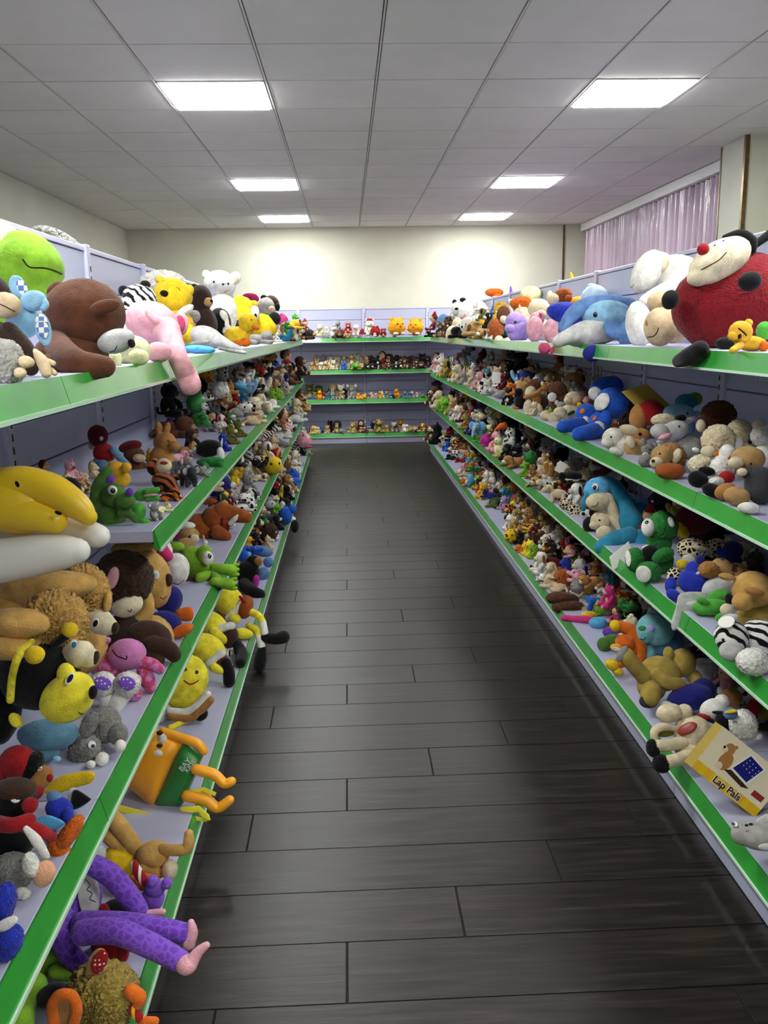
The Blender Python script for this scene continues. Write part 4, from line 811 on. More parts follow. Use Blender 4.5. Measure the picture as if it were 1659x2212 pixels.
h = H('plush_bear', 'very dark brown limp plush slumped at the shelf edge', 'teddy bear', 320, 1390, X=-.55, on='LC'); h.e('body', 'cocoa', 318, 1382, 50, 42, th=44, kind='L'); h.q('leg', 'cocoa', [(330, 1395), (362, 1402), (376, 1415)], [24, 20, 16], dy=-.04); h.q('leg', 'cocoa', [(300, 1402), (340, 1425)], [22, 16], dy=-.04); h.done()
h = H('plush_octopus', 'mauve pink floppy plush with a wide stitched smile', 'plush toy', 274, 1430, X=-.55, on='LC')
d = h.e('head', 'mauve', 275, 1414, 40, 34); h.l('mouth', 'black', [(243, 1404), (252, 1416), (266, 1422), (273, 1424), (274, 1417)], 1.3, d); h.e('body', 'rose:mottle:mauve', 236, 1440, 40, 30, dy=.02); h.q('arm', 'rose:mottle:mauve', [(305, 1432), (328, 1436), (345, 1446)], [16, 15, 11]); h.q('arm', 'rose:mottle:mauve', [(310, 1450), (318, 1468), (325, 1485)], [15, 17, 13]); h.e('foot', 'pink', 295, 1470, 11, 13, dy=-.04); h.e('foot', 'rose:mottle:mauve', 290, 1500, 17, 15, dy=-.02); h.e('ear', 'mauve', 226, 1385, 14, 9, 15, par=d); h.f('eye', 'white', 304, 1440, 5, 5, d); h.done()
h = H('plush_rabbit', 'white plush lying on its back, purple dotted soles up', 'toy rabbit', 247, 1500, X=-.56, on='LC')
for (x, y) in ((222, 1476), (275, 1476)):
    l = h.e('foot', 'white:fur', x, y+2, 27, 26, kind='F', dy=-.02); h.f('sole', 'violet:dots:white', x, y, 18, 14, l, -20, .3, up=.004)
h.q('leg', 'white', [(225, 1492), (238, 1520)], [20, 18]); h.q('leg', 'white', [(270, 1492), (250, 1522)], [20, 18]); h.e('body', 'white:fur', 240, 1535, 26, 22, kind='F'); h.done()
h = H('plush_bee', 'big black and yellow bee cushion with ball feelers', 'toy bee', 100, 1460, X=-.58, on='LC')
d = h.e('head', 'black', 86, 1458, 84, 76, 0, th=68); fc = h.e('face', 'lemon', 148, 1507, 62, 50, 38, th=46, dy=-.055, par=d); h.e('cheek', 'lemon', 144, 1462, 20, 30, 8, dy=-.06, th=18, par=d); h.e('nose', 'black', 201, 1496, 9, 15, -5, dy=-.085, par=d); h.f('eyeball', 'white', 152, 1470, 8, 16, fc, -15, .3, up=.006); h.f('pupil', 'black', 153, 1471, 5, 11, fc, -15, .4, up=.008); h.l('mouth', 'black', [(170, 1538), (174, 1542), (179, 1541)], 1, fc)
h.q('stripe', 'lemon:fur', [(68, 1386, -.03), (42, 1412, -.06), (27, 1460, -.07), (22, 1512, -.06)], [8, 9, 8, 8]); a = h.q('feeler', 'black', [(118, 1392), (142, 1374)], [9, 9], d, dy=-.05); h.e('feeler_ball', 'yellow', 151, 1361, 17, 17, dy=-.05, par=d); h.e('feeler_ball', 'yellow', 75, 1415, 21, 20, dy=-.11, par=d); h.e('body', 'black', 0, 1520, 42, 90, dy=.04); h.e('band', 'yellow', 5, 1385, 24, 12, dy=-.0); h.e('collar', 'lemon', 34, 1556, 18, 12, -50, dy=-.03); h.done()
h = H('plush_whale', 'dusty blue soft plush under the chin of the bee', 'toy whale', 108, 1590, X=-.62, on='LC'); h.e('body', 'dustblue', 105, 1588, 64, 34, th=45); h.e('fin', 'dustblue', 95, 1632, 34, 14, 10, dy=-.02); h.e('tip', 'lightblue', 122, 1640, 9, 7, dy=-.05); h.done()
h = H('plush_rabbit', 'grey rabbit plush with white paws hunched by the strip', 'toy rabbit', 215, 1590, X=-.54, on='LC')
h.e('body', 'grey:fur', 226, 1566, 34, 38, 20, kind='F'); h.e('haunch', 'grey:fur', 255, 1586, 20, 22, dy=-.02, kind='F'); h.e('hind_foot', 'white', 260, 1612, 12, 14, dy=-.05); d = h.e('head', 'grey:fur', 184, 1620, 35, 31, 30, dy=-.04, kind='F'); h.e('ear', 'grey:fur', 117, 1606, 33, 17, 5, dy=-.02, th=8, par=d, kind='F'); h.e('ear', 'grey:fur', 192, 1566, 16, 30, -25, dy=-.085, th=8, par=d, kind='F'); e = h.f('eyeball', 'white', 197, 1610, 8, 9, d, 0, .4, up=.005); h.f('pupil', 'k', 198, 1613, 4, 4, d, 0, .5, up=.009); h.e('front_foot', 'white', 221, 1640, 14, 15, dy=-.07); h.e('front_foot', 'white', 196, 1652, 11, 9, dy=-.06); h.done()
h = H('cloth_doll', 'rag doll with a big red hat, black hair and brown face', 'doll', 60, 1660, X=-.62, on='LC')
d = h.e('head', 'fawn', 88, 1682, 22, 30, -30); h.e('hair', 'black:fur', 70, 1656, 20, 32, -25, par=d, kind='F'); h.e('hat', 'red', 38, 1646, 36, 36, 20, par=d, kind='L'); h.e('hat_tip', 'red', 5, 1660, 20, 26, par=d); h.e('nose', 'red', 108, 1681, 7, 9, dy=-.06, par=d); h.f('eyeball', 'white', 86, 1660, 5, 6, d); h.f('pupil', 'k', 87, 1661, 2.5, 3, d, th=.9)
h.p('scarf', 'yellow', [(95, 1712), (120, 1682), (165, 1668), (202, 1668), (198, 1690), (160, 1702), (120, 1715)], 8, dy=-.04); h.p('cuff', 'white', [(148, 1706), (164, 1704), (156, 1744), (146, 1732)], 5, dy=-.05); h.p('shoe', 'black', [(160, 1706), (192, 1722), (194, 1730), (170, 1746), (154, 1745)], 12, dy=-.06); h.e('body', 'red', 60, 1712, 34, 20, dy=.03); h.done()
h = H('plush_penguin', 'black bird plush with a round red beak and red scarf', 'toy penguin', 35, 1750, X=-.57, on='LC')
h.e('body', 'black', 20, 1815, 56, 48); d = h.e('head', 'black', 30, 1732, 46, 46); h.e('cap', 'cocoa', 34, 1706, 44, 24, -8, th=42, par=d); h.e('beak', 'red', 65, 1740, 17, 17, 0, dy=-.05, par=d); e = h.f('eyeball', 'white', 33, 1726, 10, 8, d, -15, .35); h.f('pupil', 'k', 37, 1724, 4, 4, d, 0, .9, up=.002); h.q('scarf', 'red', [(-20, 1775, -.05), (25, 1783, -.08), (62, 1772, -.07)], [16, 16, 15]); h.q('scarf_end', 'red', [(58, 1785, -.07), (85, 1795, -.07), (112, 1808, -.05)], [14, 14, 11]); h.q('belly', 'white', [(56, 1790, -.085), (78, 1815, -.085), (98, 1850, -.07)], [6, 11, 9]); h.done()
h = H('plush_dog', 'small blue plush with a dotted pale blue bib', 'toy dog', 125, 1752, X=-.525, on='LC'); h.e('body', 'royal', 128, 1748, 28, 26, -20, kind='L'); h.e('arm', 'royal', 148, 1765, 11, 22, 10, dy=-.02); d = h.e('head', 'steel', 117, 1722, 16, 13, -15); h.p('bib', 'sky:spots:royal', [(70, 1776), (88, 1764), (110, 1762), (140, 1778), (112, 1792)], 6, dy=-.05); h.done()
h = H('plush_fox', 'orange long-furred plush wedged at the strip below the blue dog', 'plush toy', 140, 1815, X=-.495, on='LC'); h.e('body', 'orange:fur', 150, 1800, 44, 18, 55, kind='F'); h.e('body', 'orange:fur', 128, 1835, 22, 30, 20, kind='F'); h.done()
h = H('plush_dog', 'grey shaggy dog plush with a white cheek and orange foot', 'toy dog', 45, 1880, X=-.53, on='LC'); h.e('body', 'grey:fur', 25, 1885, 44, 40, kind='F'); h.e('chest', 'white:fur', 66, 1868, 16, 26, 15, dy=-.03, kind='F'); h.e('foot', 'peach', 95, 1888, 23, 28, -15, dy=-.02); h.e('tail', 'white:fur', 48, 1930, 18, 12, 0, kind='F'); h.done()
h = H('plush_bird', 'royal blue plush with white feet at the near shelf end', 'plush toy', 12, 1990, X=-.51, on='LC'); h.e('body', 'royal:fur', 4, 1955, 26, 46, -15, kind='F'); h.e('leg', 'royal:fur', 18, 2036, 28, 38, -20, kind='F'); h.p('foot', 'white', [(0, 1990), (30, 1978), (38, 1990), (12, 2012), (-10, 2010)], 8, dy=-.05); h.done()
h = H('plush_boar', 'brown boar plush with ivory tusks and an open red mouth', 'toy boar', 470, 1130, X=-.58, on='LC')
h.e('body', 'rust', 440, 1146, 48, 36, -10, kind='L', th=44); d = h.e('head', 'rust', 470, 1124, 34, 32, -10, dy=-.03); h.q('snout', 'rust', [(482, 1108, -.04), (508, 1112, -.05), (532, 1117, -.05)], [24, 17, 13], d); h.e('nose', 'pink', 535, 1119, 6, 14, -25, dy=-.05, par=d); h.q('tusk', 'white', [(498, 1130, -.1), (508, 1120, -.11), (513, 1113, -.11)], [6, 5, 2], d); h.q('tusk', 'white', [(500, 1140, -.09), (506, 1134, -.1)], [4, 2], d); h.e('mouth', 'brick', 486, 1132, 8, 20, 15, dy=-.075, par=d); h.q('jaw', 'rust', [(470, 1150), (490, 1158)], [16, 10], d, dy=-.04); h.e('ear', 'rust', 450, 1083, 20, 7, 0, par=d, dy=-.0, th=5); h.f('eye', 'white', 474, 1098, 4, 4, d); h.done()
h = H('plush_frog', 'lime green frog plush with bulging white eyes and long feet', 'toy frog', 425, 1215, X=-.56, on='LC')
d = h.e('head', 'lime', 424, 1216, 38, 34, -30); h.e('brow', 'lime', 381, 1181, 18, 11, -5, par=d); h.e('eyelid', 'lime', 442, 1198, 16, 20, 0, dy=-.04, par=d); e = h.e('eyeball', 'white', 449, 1206, 12, 15, 0, dy=-.065, par=d); h.f('pupil', 'k', 453, 1201, 4, 6, e); h.e('body', 'lime', 408, 1246, 28, 24, dy=.05); h.q('arm', 'lime', [(432, 1248), (458, 1240), (470, 1252)], [11, 9, 9], dy=-.05)
for (x, y) in ((505, 1232), (500, 1262)):
    l = h.q('foot', 'lime', [(462, y-6, -.05), (485, y-2, -.06), (x-4, y, -.06)], [9, 12, 13])
    for k in (-9, 0, 9): h.q('toe', 'lime', [(x, y+k), (x+9, y+k*1.2-2)], [5, 4], l, dy=-.06)
h.p('bag', 'cocoa:satin', [(383, 1257), (408, 1243), (480, 1259), (478, 1274), (430, 1295), (389, 1268)], 7, dy=-.07); h.done()
h = H('plush_bear', 'tan bear plush in a white floppy hat behind the frog', 'teddy bear', 408, 1152, X=-.66, on='LC'); d = h.e('head', 'tan', 409, 1156, 21, 17); h.e('hat', 'white', 404, 1136, 18, 9, 0, par=d); h.e('muzzle', 'cream', 420, 1164, 10, 10, -20, dy=-.03, par=d); h.f('nose', 'k', 412, 1160, 5, 4, d); h.e('body', 'tan', 402, 1178, 20, 16); h.done()

# ---------------------------------------------------------------- rack opposite the curtain, bottom shelf
h = H('plush_monkey', 'purple leopard-print monkey plush, long legs hanging into the aisle', 'toy monkey', 191, 1935, Z=.26, on='LD')
PU = 'violet:leopard:purple'
b = h.e('body', PU, 172, 1950, 44, 66, -12, dy=.02); h.f('belly', 'palegrey', 191, 1932, 24, 52, b, 12, .25, up=.002); h.q('print', 'charcoal', [(186, 1900), (194, 1912), (188, 1922), (199, 1930), (194, 1942), (206, 1948)], [1, 1, 1, 1, 1, 1], dy=-.045); h.q('arm', PU, [(200, 1868), (238, 1890), (275, 1930), (300, 1966)], [22, 24, 23, 20], dy=-.02); h.q('hand', 'pink', [(308, 1976), (335, 1972), (352, 1970)], [9, 8, 7], dy=-.02)
h.q('leg', PU, [(178, 1995, -.06), (250, 1995, -.08), (330, 2003, -.08), (402, 2017, -.08)], [25, 24, 23, 20]); h.q('foot', 'pink', [(408, 2040, -.09), (416, 2015, -.09), (413, 1993, -.09)], [13, 11, 7]); h.q('leg', PU, [(180, 2014, -.14), (250, 2012, -.16), (320, 2040, -.16), (390, 2076, -.15)], [25, 25, 24, 21]); f_ = h.e('foot', 'pink', 405, 2084, 24, 20, 30, dy=-.17); h.q('toe', 'pink', [(415, 2075, -.17), (430, 2055, -.17), (446, 2042, -.17)], [14, 10, 7], f_); h.q('arm', PU, [(146, 1975, -.04), (136, 2025, -.06), (150, 2060, -.07), (176, 2085, -.07)], [22, 23, 22, 19]); h.e('head', 'palegrey', 208, 1846, 20, 22, dy=.06); h.e('ear', 'purple', 212, 1820, 8, 10, dy=.06); h.done()
h = H('plush_bear', 'long-armed yellow plush in a yellow dress by the strip', 'plush toy', 300, 1840, Z=.21, on='LD')
h.e('dress', 'yellow', 258, 1862, 42, 34, -10, kind='L'); h.q('leg', 'tantan', [(232, 1755), (262, 1790), (292, 1832)], [20, 19, 17]); h.q('leg', 'tantan', [(228, 1800), (255, 1825), (290, 1850)], [16, 15, 13]); d = h.e('head', 'tantan', 331, 1848, 34, 32, 20, dy=-.02, kind='L'); h.q('arm', 'tantan', [(352, 1835, -.03), (392, 1836, -.05), (406, 1828, -.05), (408, 1802, -.05)], [13, 12, 13, 10]); h.q('arm', 'tantan', [(310, 1875), (345, 1885)], [12, 12], dy=-.04); h.e('foot', 'oat', 367, 1880, 17, 22, -5, dy=-.05); h.done()
h = H('plush_duck', 'orange plush with a red striped stocking in the bottom pile', 'plush toy', 318, 1898, Z=.20, on='LD'); h.e('body', 'orange', 312, 1905, 34, 17, -5); h.q('stocking', 'red:band:white', [(290, 1868, -.05), (300, 1888, -.05), (312, 1904, -.05)], [9, 11, 10]); h.done()
h = H('plush_bear', 'small violet bear plush with dotted ears near the strip', 'teddy bear', 335, 1930, Z=.2, on='LD'); h.e('body', 'violet', 330, 1942, 25, 26); d = h.e('head', 'violet', 335, 1920, 22, 18, dy=-.01); h.e('ear', 'violet:dots:lilac', 330, 1904, 13, 14, par=d, dy=-.02); h.e('ear', 'violet:dots:lilac', 361, 1908, 11, 13, par=d, dy=-.02); h.done()
h = H('plush_monkey', 'dark red and black plush buried under the purple monkey', 'plush toy', 240, 1985, Z=.18, on='LD'); h.e('body', 'black', 250, 1980, 36, 36, dy=.03); h.e('head', 'red', 222, 1975, 15, 22, dy=0); h.q('leg', 'red', [(215, 2040), (250, 2058), (268, 2052)], [18, 16, 13], dy=-.02); h.e('foot', 'red', 267, 2058, 12, 21, dy=-.05); h.done()
h = H('plush_dog', 'furry brown plush with orange ring ears and orange feet', 'toy dog', 222, 2150, Z=.23, on='LD')
d = h.e('head', 'khaki:fur', 220, 2155, 72, 66, th=62, kind='G'); e = h.e('ear', 'tan', 208, 2085, 20, 38, -20, th=8, dy=-.02, par=d); h.f('ear_lining', 'red:dots:white', 216, 2076, 15, 27, e, -20, .3, up=.003); P_ = [(x, y) for x, y in ((118, 2215), (112, 2175), (128, 2150), (155, 2152), (166, 2180), (158, 2215))]; h.q('ear_ring', 'orange', P_, [12, 12, 12, 12, 12, 12], d, dy=-.11); h.e('ear_inner', 'tan', 138, 2190, 22, 32, 0, dy=-.09, th=8, par=d); h.q('foot', 'orange', [(282, 2140), (300, 2155), (298, 2168)], [15, 17, 12], dy=-.03); h.q('stocking', 'red:band:yellow', [(288, 2180), (302, 2200)], [12, 10], dy=-.03); h.q('foot', 'orange', [(308, 2206), (335, 2206)], [10, 9], dy=-.03); h.done()
h = H('plush_frog', 'limp lime green plush under the strip of the third shelf', 'toy frog', 100, 2105, X=-.66, on='LD'); h.e('body', 'lime', 100, 2100, 40, 42, -30, kind='L'); h.q('arm', 'lime', [(120, 2100), (148, 2106), (160, 2108)], [16, 13, 11], dy=-.05); h.q('leg', 'lime', [(75, 2130), (52, 2165), (45, 2205)], [26, 26, 28], dy=-.03); h.e('head', 'apple', 122, 2055, 16, 18, dy=.05); h.e('painted_shade_belly', 'charcoal', 110, 2150, 34, 22, 25, dy=.02); h.done()  # the charcoal belly piece paints in the shade under the lime toy
h = H('plush_backpack', 'orange and green soft backpack toy with long orange legs', 'toy backpack', 350, 1660, Z=.22, on='LD')
b = h.p('body', 'amber:satin', [(318, 1574), (352, 1580), (396, 1603), (372, 1655), (333, 1740), (300, 1720), (270, 1690), (288, 1630)], 52); h.p('tunic', 'green:satin', [(394, 1602), (436, 1626), (434, 1645), (412, 1700), (390, 1746), (362, 1748), (331, 1738), (362, 1672)], 47)
h.e('eyeball', 'white', 344, 1624, 18, 13, -10, dy=-.052); h.e('pupil', 'cocoa', 345, 1611, 7, 5, 0, dy=-.062); h.e('eyeball', 'white', 351, 1596, 10, 11, 10, dy=-.052); h.e('pupil', 'cocoa', 345, 1583, 7, 5, 0, dy=-.06); h.e('mouth', 'orange', 319, 1612, 5, 9, 10, dy=-.05); h.q('nose', 'amber:satin', [(323, 1650, -.05), (330, 1672, -.05)], [5, 4])
h.q('arm', 'amber:satin', [(352, 1580), (392, 1594), (425, 1606), (440, 1622)], [9, 10, 11, 9], dy=-.04); h.q('leg', 'amber:satin', [(424, 1662), (462, 1673), (484, 1692), (500, 1688)], [12, 12, 11, 10], dy=-.06); h.q('leg', 'amber:satin', [(404, 1719), (444, 1728), (470, 1745), (496, 1728)], [13, 13, 12, 10], dy=-.06)
h.p('strap', 'lemon:satin', [(238, 1745), (300, 1768), (360, 1778), (415, 1772), (445, 1776), (452, 1770), (420, 1762), (360, 1770), (300, 1758), (245, 1735)], 1.5, dy=-.07, smooth=False); h.p('strap', 'lemon:satin', [(388, 1744), (430, 1740), (452, 1760), (455, 1772), (446, 1772), (428, 1752), (392, 1754)], 1.5, dy=-.08, smooth=False); h.p('strap', 'lemon:satin', [(408, 1708), (440, 1700), (468, 1712), (464, 1720), (438, 1708), (412, 1716)], 1.5, dy=-.06, smooth=False)
BACKPACK = h.done()
# yellow long-legged toys: four of them in a heap
YT = [((398, 1478, 50, 58, -22), (420, 1530), 'yellow plush block toy with brown shorts leaning on the strip'), ((455, 1402, 44, 34, -25), (470, 1430), 'yellow plush toy with white collar lying in the middle of the yellow heap'),
      ((500, 1302, 34, 30, -35), (528, 1305), 'yellow plush toy with orange shorts and striped stockings over the edge'), ((468, 1352, 34, 26, -40), (494, 1372), 'yellow plush toy with dark brown trousers and black shoes')]
h = H('plush_toy', YT[0][2], 'plush toy', 398, 1478, Z=.25, on='LD'); b = h.e('body', 'lemon', 398, 1474, 50, 60, -22, th=36); h.q('collar', 'white', [(366, 1535), (410, 1536), (448, 1500)], [7, 9, 8], dy=-.05); h.q('shorts', 'fawn', [(368, 1546), (415, 1548), (454, 1512)], [9, 11, 9], dy=-.05); h.eyes(b, (400, 1446), (425, 1452), r=4); h.l('mouth', 'brick', [(398, 1470), (412, 1478), (428, 1470)], 1.4, b); h.q('leg', 'lemon', [(368, 1572), (395, 1560)], [7, 6], dy=-.03); h.q('stocking', 'white', [(395, 1560), (418, 1552)], [6, 6], dy=-.03); h.e('shoe', 'black', 434, 1544, 16, 13, 20, dy=-.04); h.q('arm', 'white', [(345, 1550), (362, 1530)], [12, 12], dy=-.01); h.done()
h = H('plush_toy', YT[1][2], 'plush toy', 455, 1402, Z=.26, on='LD'); b = h.e('body', 'lemon', 446, 1402, 42, 32, -25, kind='L'); h.q('collar', 'white', [(452, 1432), (478, 1412)], [11, 10], dy=-.04); h.e('shorts', 'brown', 476, 1425, 16, 14, 40, dy=-.03); h.q('stocking', 'white:band', [(470, 1450), (500, 1440)], [6, 6], dy=-.03); h.q('shoe', 'black', [(487, 1432), (494, 1452), (495, 1472)], [12, 13, 13], dy=-.04); h.q('hand', 'lemon', [(462, 1442), (476, 1448)], [11, 9], dy=-.05); h.done()
h = H('plush_toy', YT[2][2], 'plush toy', 505, 1305, Z=.25, on='LD'); b = h.e('body', 'lemon', 492, 1296, 34, 30, -35, kind='L'); h.q('collar', 'white', [(495, 1335), (525, 1300)], [10, 9], dy=-.03); h.e('shorts', 'rust', 530, 1312, 17, 26, -12, dy=-.02); h.p('tie', 'red', [(516, 1290), (522, 1288), (536, 1308), (534, 1316)], 3, dy=-.05); h.e('hand', 'lemon', 507, 1337, 13, 11, dy=-.06); h.e('hand', 'lemon', 526, 1369, 21, 12, -10, dy=-.06)
h.q('leg', 'lemon', [(542, 1322, -.03), (558, 1330, -.06), (566, 1342, -.08)], [8, 8, 8]); h.q('stocking', 'white', [(567, 1344, -.08), (572, 1368, -.1)], [8, 8]); h.q('shoe', 'black', [(574, 1378, -.1), (596, 1380, -.1), (612, 1376, -.1)], [11, 12, 14]); h.q('leg', 'lemon', [(538, 1352, -.04), (552, 1360, -.08), (558, 1370, -.09)], [8, 8, 8]); h.q('stocking', 'white', [(559, 1372, -.09), (565, 1396, -.11)], [8, 8]); h.q('shoe', 'black', [(566, 1402, -.11), (563, 1424, -.12), (561, 1438, -.12)], [9, 13, 13]); h.done()
h = H('plush_toy', YT[3][2], 'plush toy', 475, 1355, Z=.24, on='LD'); b = h.e('body', 'lemon', 462, 1352, 34, 26, -45, kind='L'); h.q('collar', 'white', [(472, 1358), (500, 1352)], [10, 9], dy=-.03); h.e('trousers', 'cocoa', 497, 1378, 17, 24, -15, dy=-.02); h.q('arm', 'lemon', [(462, 1366), (482, 1382)], [12, 10], dy=-.05); h.q('stocking', 'white:band', [(492, 1412), (510, 1406)], [6, 6]); h.q('shoe', 'black', [(512, 1392), (522, 1412), (520, 1432)], [11, 13, 11], dy=-.03); h.done()
h = H('plush_monkey', 'black plush with tan face and magenta foot on bottom shelf', 'toy monkey', 540, 1240, Z=.2, on='LD'); h.e('body', 'black', 536, 1238, 26, 28, 20); d = h.e('head', 'black', 548, 1214, 15, 14, -20); m = h.e('muzzle', 'fawn', 558, 1213, 9, 10, dy=-.03, par=d); h.f('eye', 'white', 551, 1212, 3, 4, d); h.q('leg', 'black', [(528, 1262), (548, 1278), (562, 1284)], [14, 12, 11], dy=-.02); h.e('foot', 'magenta', 552, 1258, 8, 16, -10); h.done()
h = H('plush_elephant', 'blue elephant plush lying along the strip', 'toy elephant', 567, 1205, Z=.2, on='LD'); h.e('body', 'steel', 566, 1191, 24, 12, -10); d = h.e('head', 'steel', 580, 1215, 11, 11, dy=-.02); h.e('leg', 'steel', 568, 1243, 14, 18, -20, dy=-.02); h.e('ear', 'blue', 556, 1190, 15, 7, 20, dy=-.03, par=d); h.done()
h = H('plush_bird', 'blue plush with a black shoe slipping over the bottom edge', 'plush toy', 619, 1116, Z=.2, on='LD'); h.e('body', 'blue', 618, 1114, 14, 20); h.e('leg', 'blue', 632, 1100, 9, 10); h.e('shoe', 'black', 637, 1137, 9, 14, dy=-.02); h.e('sock', 'white', 633, 1122, 6, 6); h.done()

# ---------------------------------------------------------------- curtain-side rack, top shelf
h = H('plush_ladybird', 'huge red ladybird plush with cream face and black feet', 'toy ladybird', 1585, 655, X=1.20, on='RA')
b = h.e('body', 'scarlet:fur', 1590, 655, 134, 106, 12, th=100); d = h.e('head', 'cream', 1556, 563, 72, 42, 30, dy=-.10, th=42); h.e('chin', 'cream', 1522, 588, 40, 25, 32, dy=-.10, th=30, par=d); h.l('mouth', 'cocoa', [(1492, 589), (1512, 584), (1535, 572), (1555, 560), (1569, 545)], 1.1, d); h.e('nose', 'red', 1519, 539, 13, 13, dy=-.13, par=d); h.q('hood', 'black', [(1565, 512), (1600, 504), (1624, 520), (1626, 540)], [5, 9, 11, 8], d, dy=-.09); h.q('feeler', 'black', [(1632, 528), (1662, 506)], [8, 10], d, dy=-.08); h.eyes(d, (1544, 530), (1563, 520), r=2.2)
h.e('arm', 'black', 1620, 608, 25, 21, 15, dy=-.19); h.e('arm', 'black', 1448, 648, 18, 21, -20, dy=-.08); h.q('foot', 'black', [(1512, 756, -.14), (1488, 770, -.17), (1466, 780, -.17)], [18, 18, 13]); h.e('foot', 'black', 1570, 742, 24, 14, 0, dy=-.15); h.l('seam', 'maroon', [(1512, 612), (1506, 660), (1512, 710), (1530, 745)], 1.2, b); h.done()
h = H('plush_bear', 'little yellow bear figure with thick brows by ladybird', 'teddy bear', 1605, 728, X=1.03, on='RA')
h.e('body', 'gold', 1622, 742, 34, 16, -5); d = h.e('head', 'gold', 1600, 718, 25, 24, 0, dy=-.02); h.e('muzzle', 'gold', 1584, 726, 12, 10, dy=-.03, par=d); h.e('ear', 'gold', 1617, 698, 9, 9, par=d); h.q('arm', 'gold', [(1600, 745), (1582, 757)], [8, 7], dy=-.03); h.l('brow', 'black', [(1596, 710), (1604, 716), (1612, 724)], 1.6, d); h.f('eye', 'k', 1598, 727, 4, 6, d); h.e('shirt', 'orange', 1650, 748, 10, 12, dy=-.02); h.e('leg', 'apple', 1652, 715, 18, 20, dy=.05); h.done()
h = H('plush_hippo', 'tan hippo plush face down under the ladybird arm', 'toy hippo', 1428, 695, X=1.06, on='RA')
h.e('body', 'beige', 1455, 700, 40, 42, dy=.1); d = h.e('muzzle', 'beige', 1428, 706, 36, 42, -5); h.e('brow', 'beige', 1424, 654, 25, 24, 0, dy=.01, par=d); h.f('nose', 'fawn', 1397, 698, 5, 8, d); h.l('mouth', 'black', [(1398, 728), (1412, 726), (1420, 716), (1422, 708)], 1, d); h.f('eye', 'k', 1418, 664, 3, 4, d); h.done()
h = H('plush_sheep', 'large cream white sheep plush sprawled behind the tan hippo', 'toy sheep', 1430, 610, X=1.28, on='RA')
h.e('body', 'white', 1462, 606, 58, 54, th=50); d = h.e('head', 'white', 1398, 588, 30, 50, -28, dy=-.07); h.e('forehead', 'white', 1424, 562, 28, 18, -10, dy=-.03, par=d); h.e('ear', 'oat', 1433, 574, 9, 20, -30, dy=-.1, par=d); h.l('mouth', 'ash', [(1357, 622), (1364, 621), (1370, 614)], .8, d); h.e('leg', 'white', 1380, 702, 27, 50, 6, dy=-.05); h.q('arm', 'white', [(1450, 620), (1410, 640), (1392, 650)], [18, 15, 12], dy=-.12); h.done()
h = H('plush_dolphin', 'big blue and grey dolphin plush, beak and flipper over the edge', 'toy dolphin', 1285, 700, X=1.06, on='RA')
b = h.e('body', 'palegrey', 1285, 718, 72, 29, 10, th=38); d = h.e('side', 'lightblue', 1312, 684, 52, 34, 0, th=42, dy=.0); h.q('back', 'steel', [(1214, 712, -.03), (1232, 684, -.01), (1262, 662, 0), (1310, 655, .02), (1356, 662, .04)], [9, 15, 18, 20, 20]); h.q('beak', 'palegrey', [(1255, 718, -.02), (1225, 728, -.03), (1206, 738, -.03)], [22, 17, 13]); h.e('flipper', 'steel', 1330, 712, 28, 20, -20, dy=-.1, th=9); h.e('flipper', 'navy', 1281, 763, 22, 18, 10, dy=-.07, th=9); h.e('tail', 'steel', 1355, 720, 22, 30, dy=.06); h.eyes(d, (1286, 680), r=5); h.done()
h = H('plush_shark', 'royal blue cushion plush lying behind the dolphin', 'plush toy', 1225, 676, X=1.20, on='RA'); h.e('body', 'royal', 1226, 676, 44, 22, -6); h.e('tail', 'royal', 1340, 642, 26, 9, 8, dy=.02); h.e('middle', 'royal', 1290, 690, 60, 30, dy=.06); h.done()
h = H('plush_dog', 'orange-bodied dog plush lying on its back behind blue cushion', 'toy dog', 1240, 645, X=1.30, on='RA'); h.e('body', 'amber', 1270, 660, 52, 20); d = h.e('head', 'rust:fur', 1217, 639, 18, 16, kind='f'); h.e('muzzle', 'oat', 1195, 647, 13, 13, dy=-.02, par=d); h.e('ear', 'rust', 1228, 645, 8, 8, dy=-.05, par=d); h.e('leg', 'amber', 1300, 646, 22, 8, dy=-.02); h.done()
h = H('plush_seal', 'pale blue-white round plush leaning on the panel', 'plush toy', 1285, 632, X=1.36, on='RA'); h.e('body', 'paleblue', 1285, 650, 30, 34); h.e('ear', 'paleblue', 1278, 620, 10, 8); h.done()
h = H('plush_dinosaur', 'lilac horned dinosaur plush facing the aisle', 'toy dinosaur', 1117, 701, X=1.09, on='RA'); h.e('body', 'lilac', 1120, 715, 25, 26); d = h.e('head', 'lilac', 1115, 697, 23, 23); h.e('muzzle', 'lilac', 1104, 710, 14, 10, dy=-.03, par=d); h.q('horn', 'oat', [(1106, 676), (1101, 663)], [4, 2], d); h.q('horn', 'oat', [(1124, 674), (1122, 660)], [4, 2], d); h.f('eye', 'k', 1113, 696, 3, 3, d); h.done()
h = H('plush_pig', 'tall pale pink pig plush next to the lilac dinosaur', 'toy pig', 1154, 704, X=1.07, on='RA'); h.e('body', 'pink', 1156, 712, 18, 28); d = h.e('head', 'pink', 1160, 690, 16, 16); e = h.e('ear', 'pink', 1168, 682, 6, 9, dy=-.02, par=d); h.f('inner_ear', 'rose', 1167, 682, 4, 6, e); h.e('arm', 'pink', 1192, 716, 10, 26, 0); h.done()
h = H('plush_bear', 'beige hooded plush rising behind the pink pig', 'teddy bear', 1170, 680, X=1.22, on='RA'); h.e('body', 'palegrey', 1174, 716, 18, 26); d = h.e('hood', 'oat', 1165, 668, 24, 22); h.e('ear', 'oat', 1187, 640, 6, 12, -10, par=d); h.e('face', 'beige', 1168, 680, 12, 12, dy=-.04, par=d); h.done()
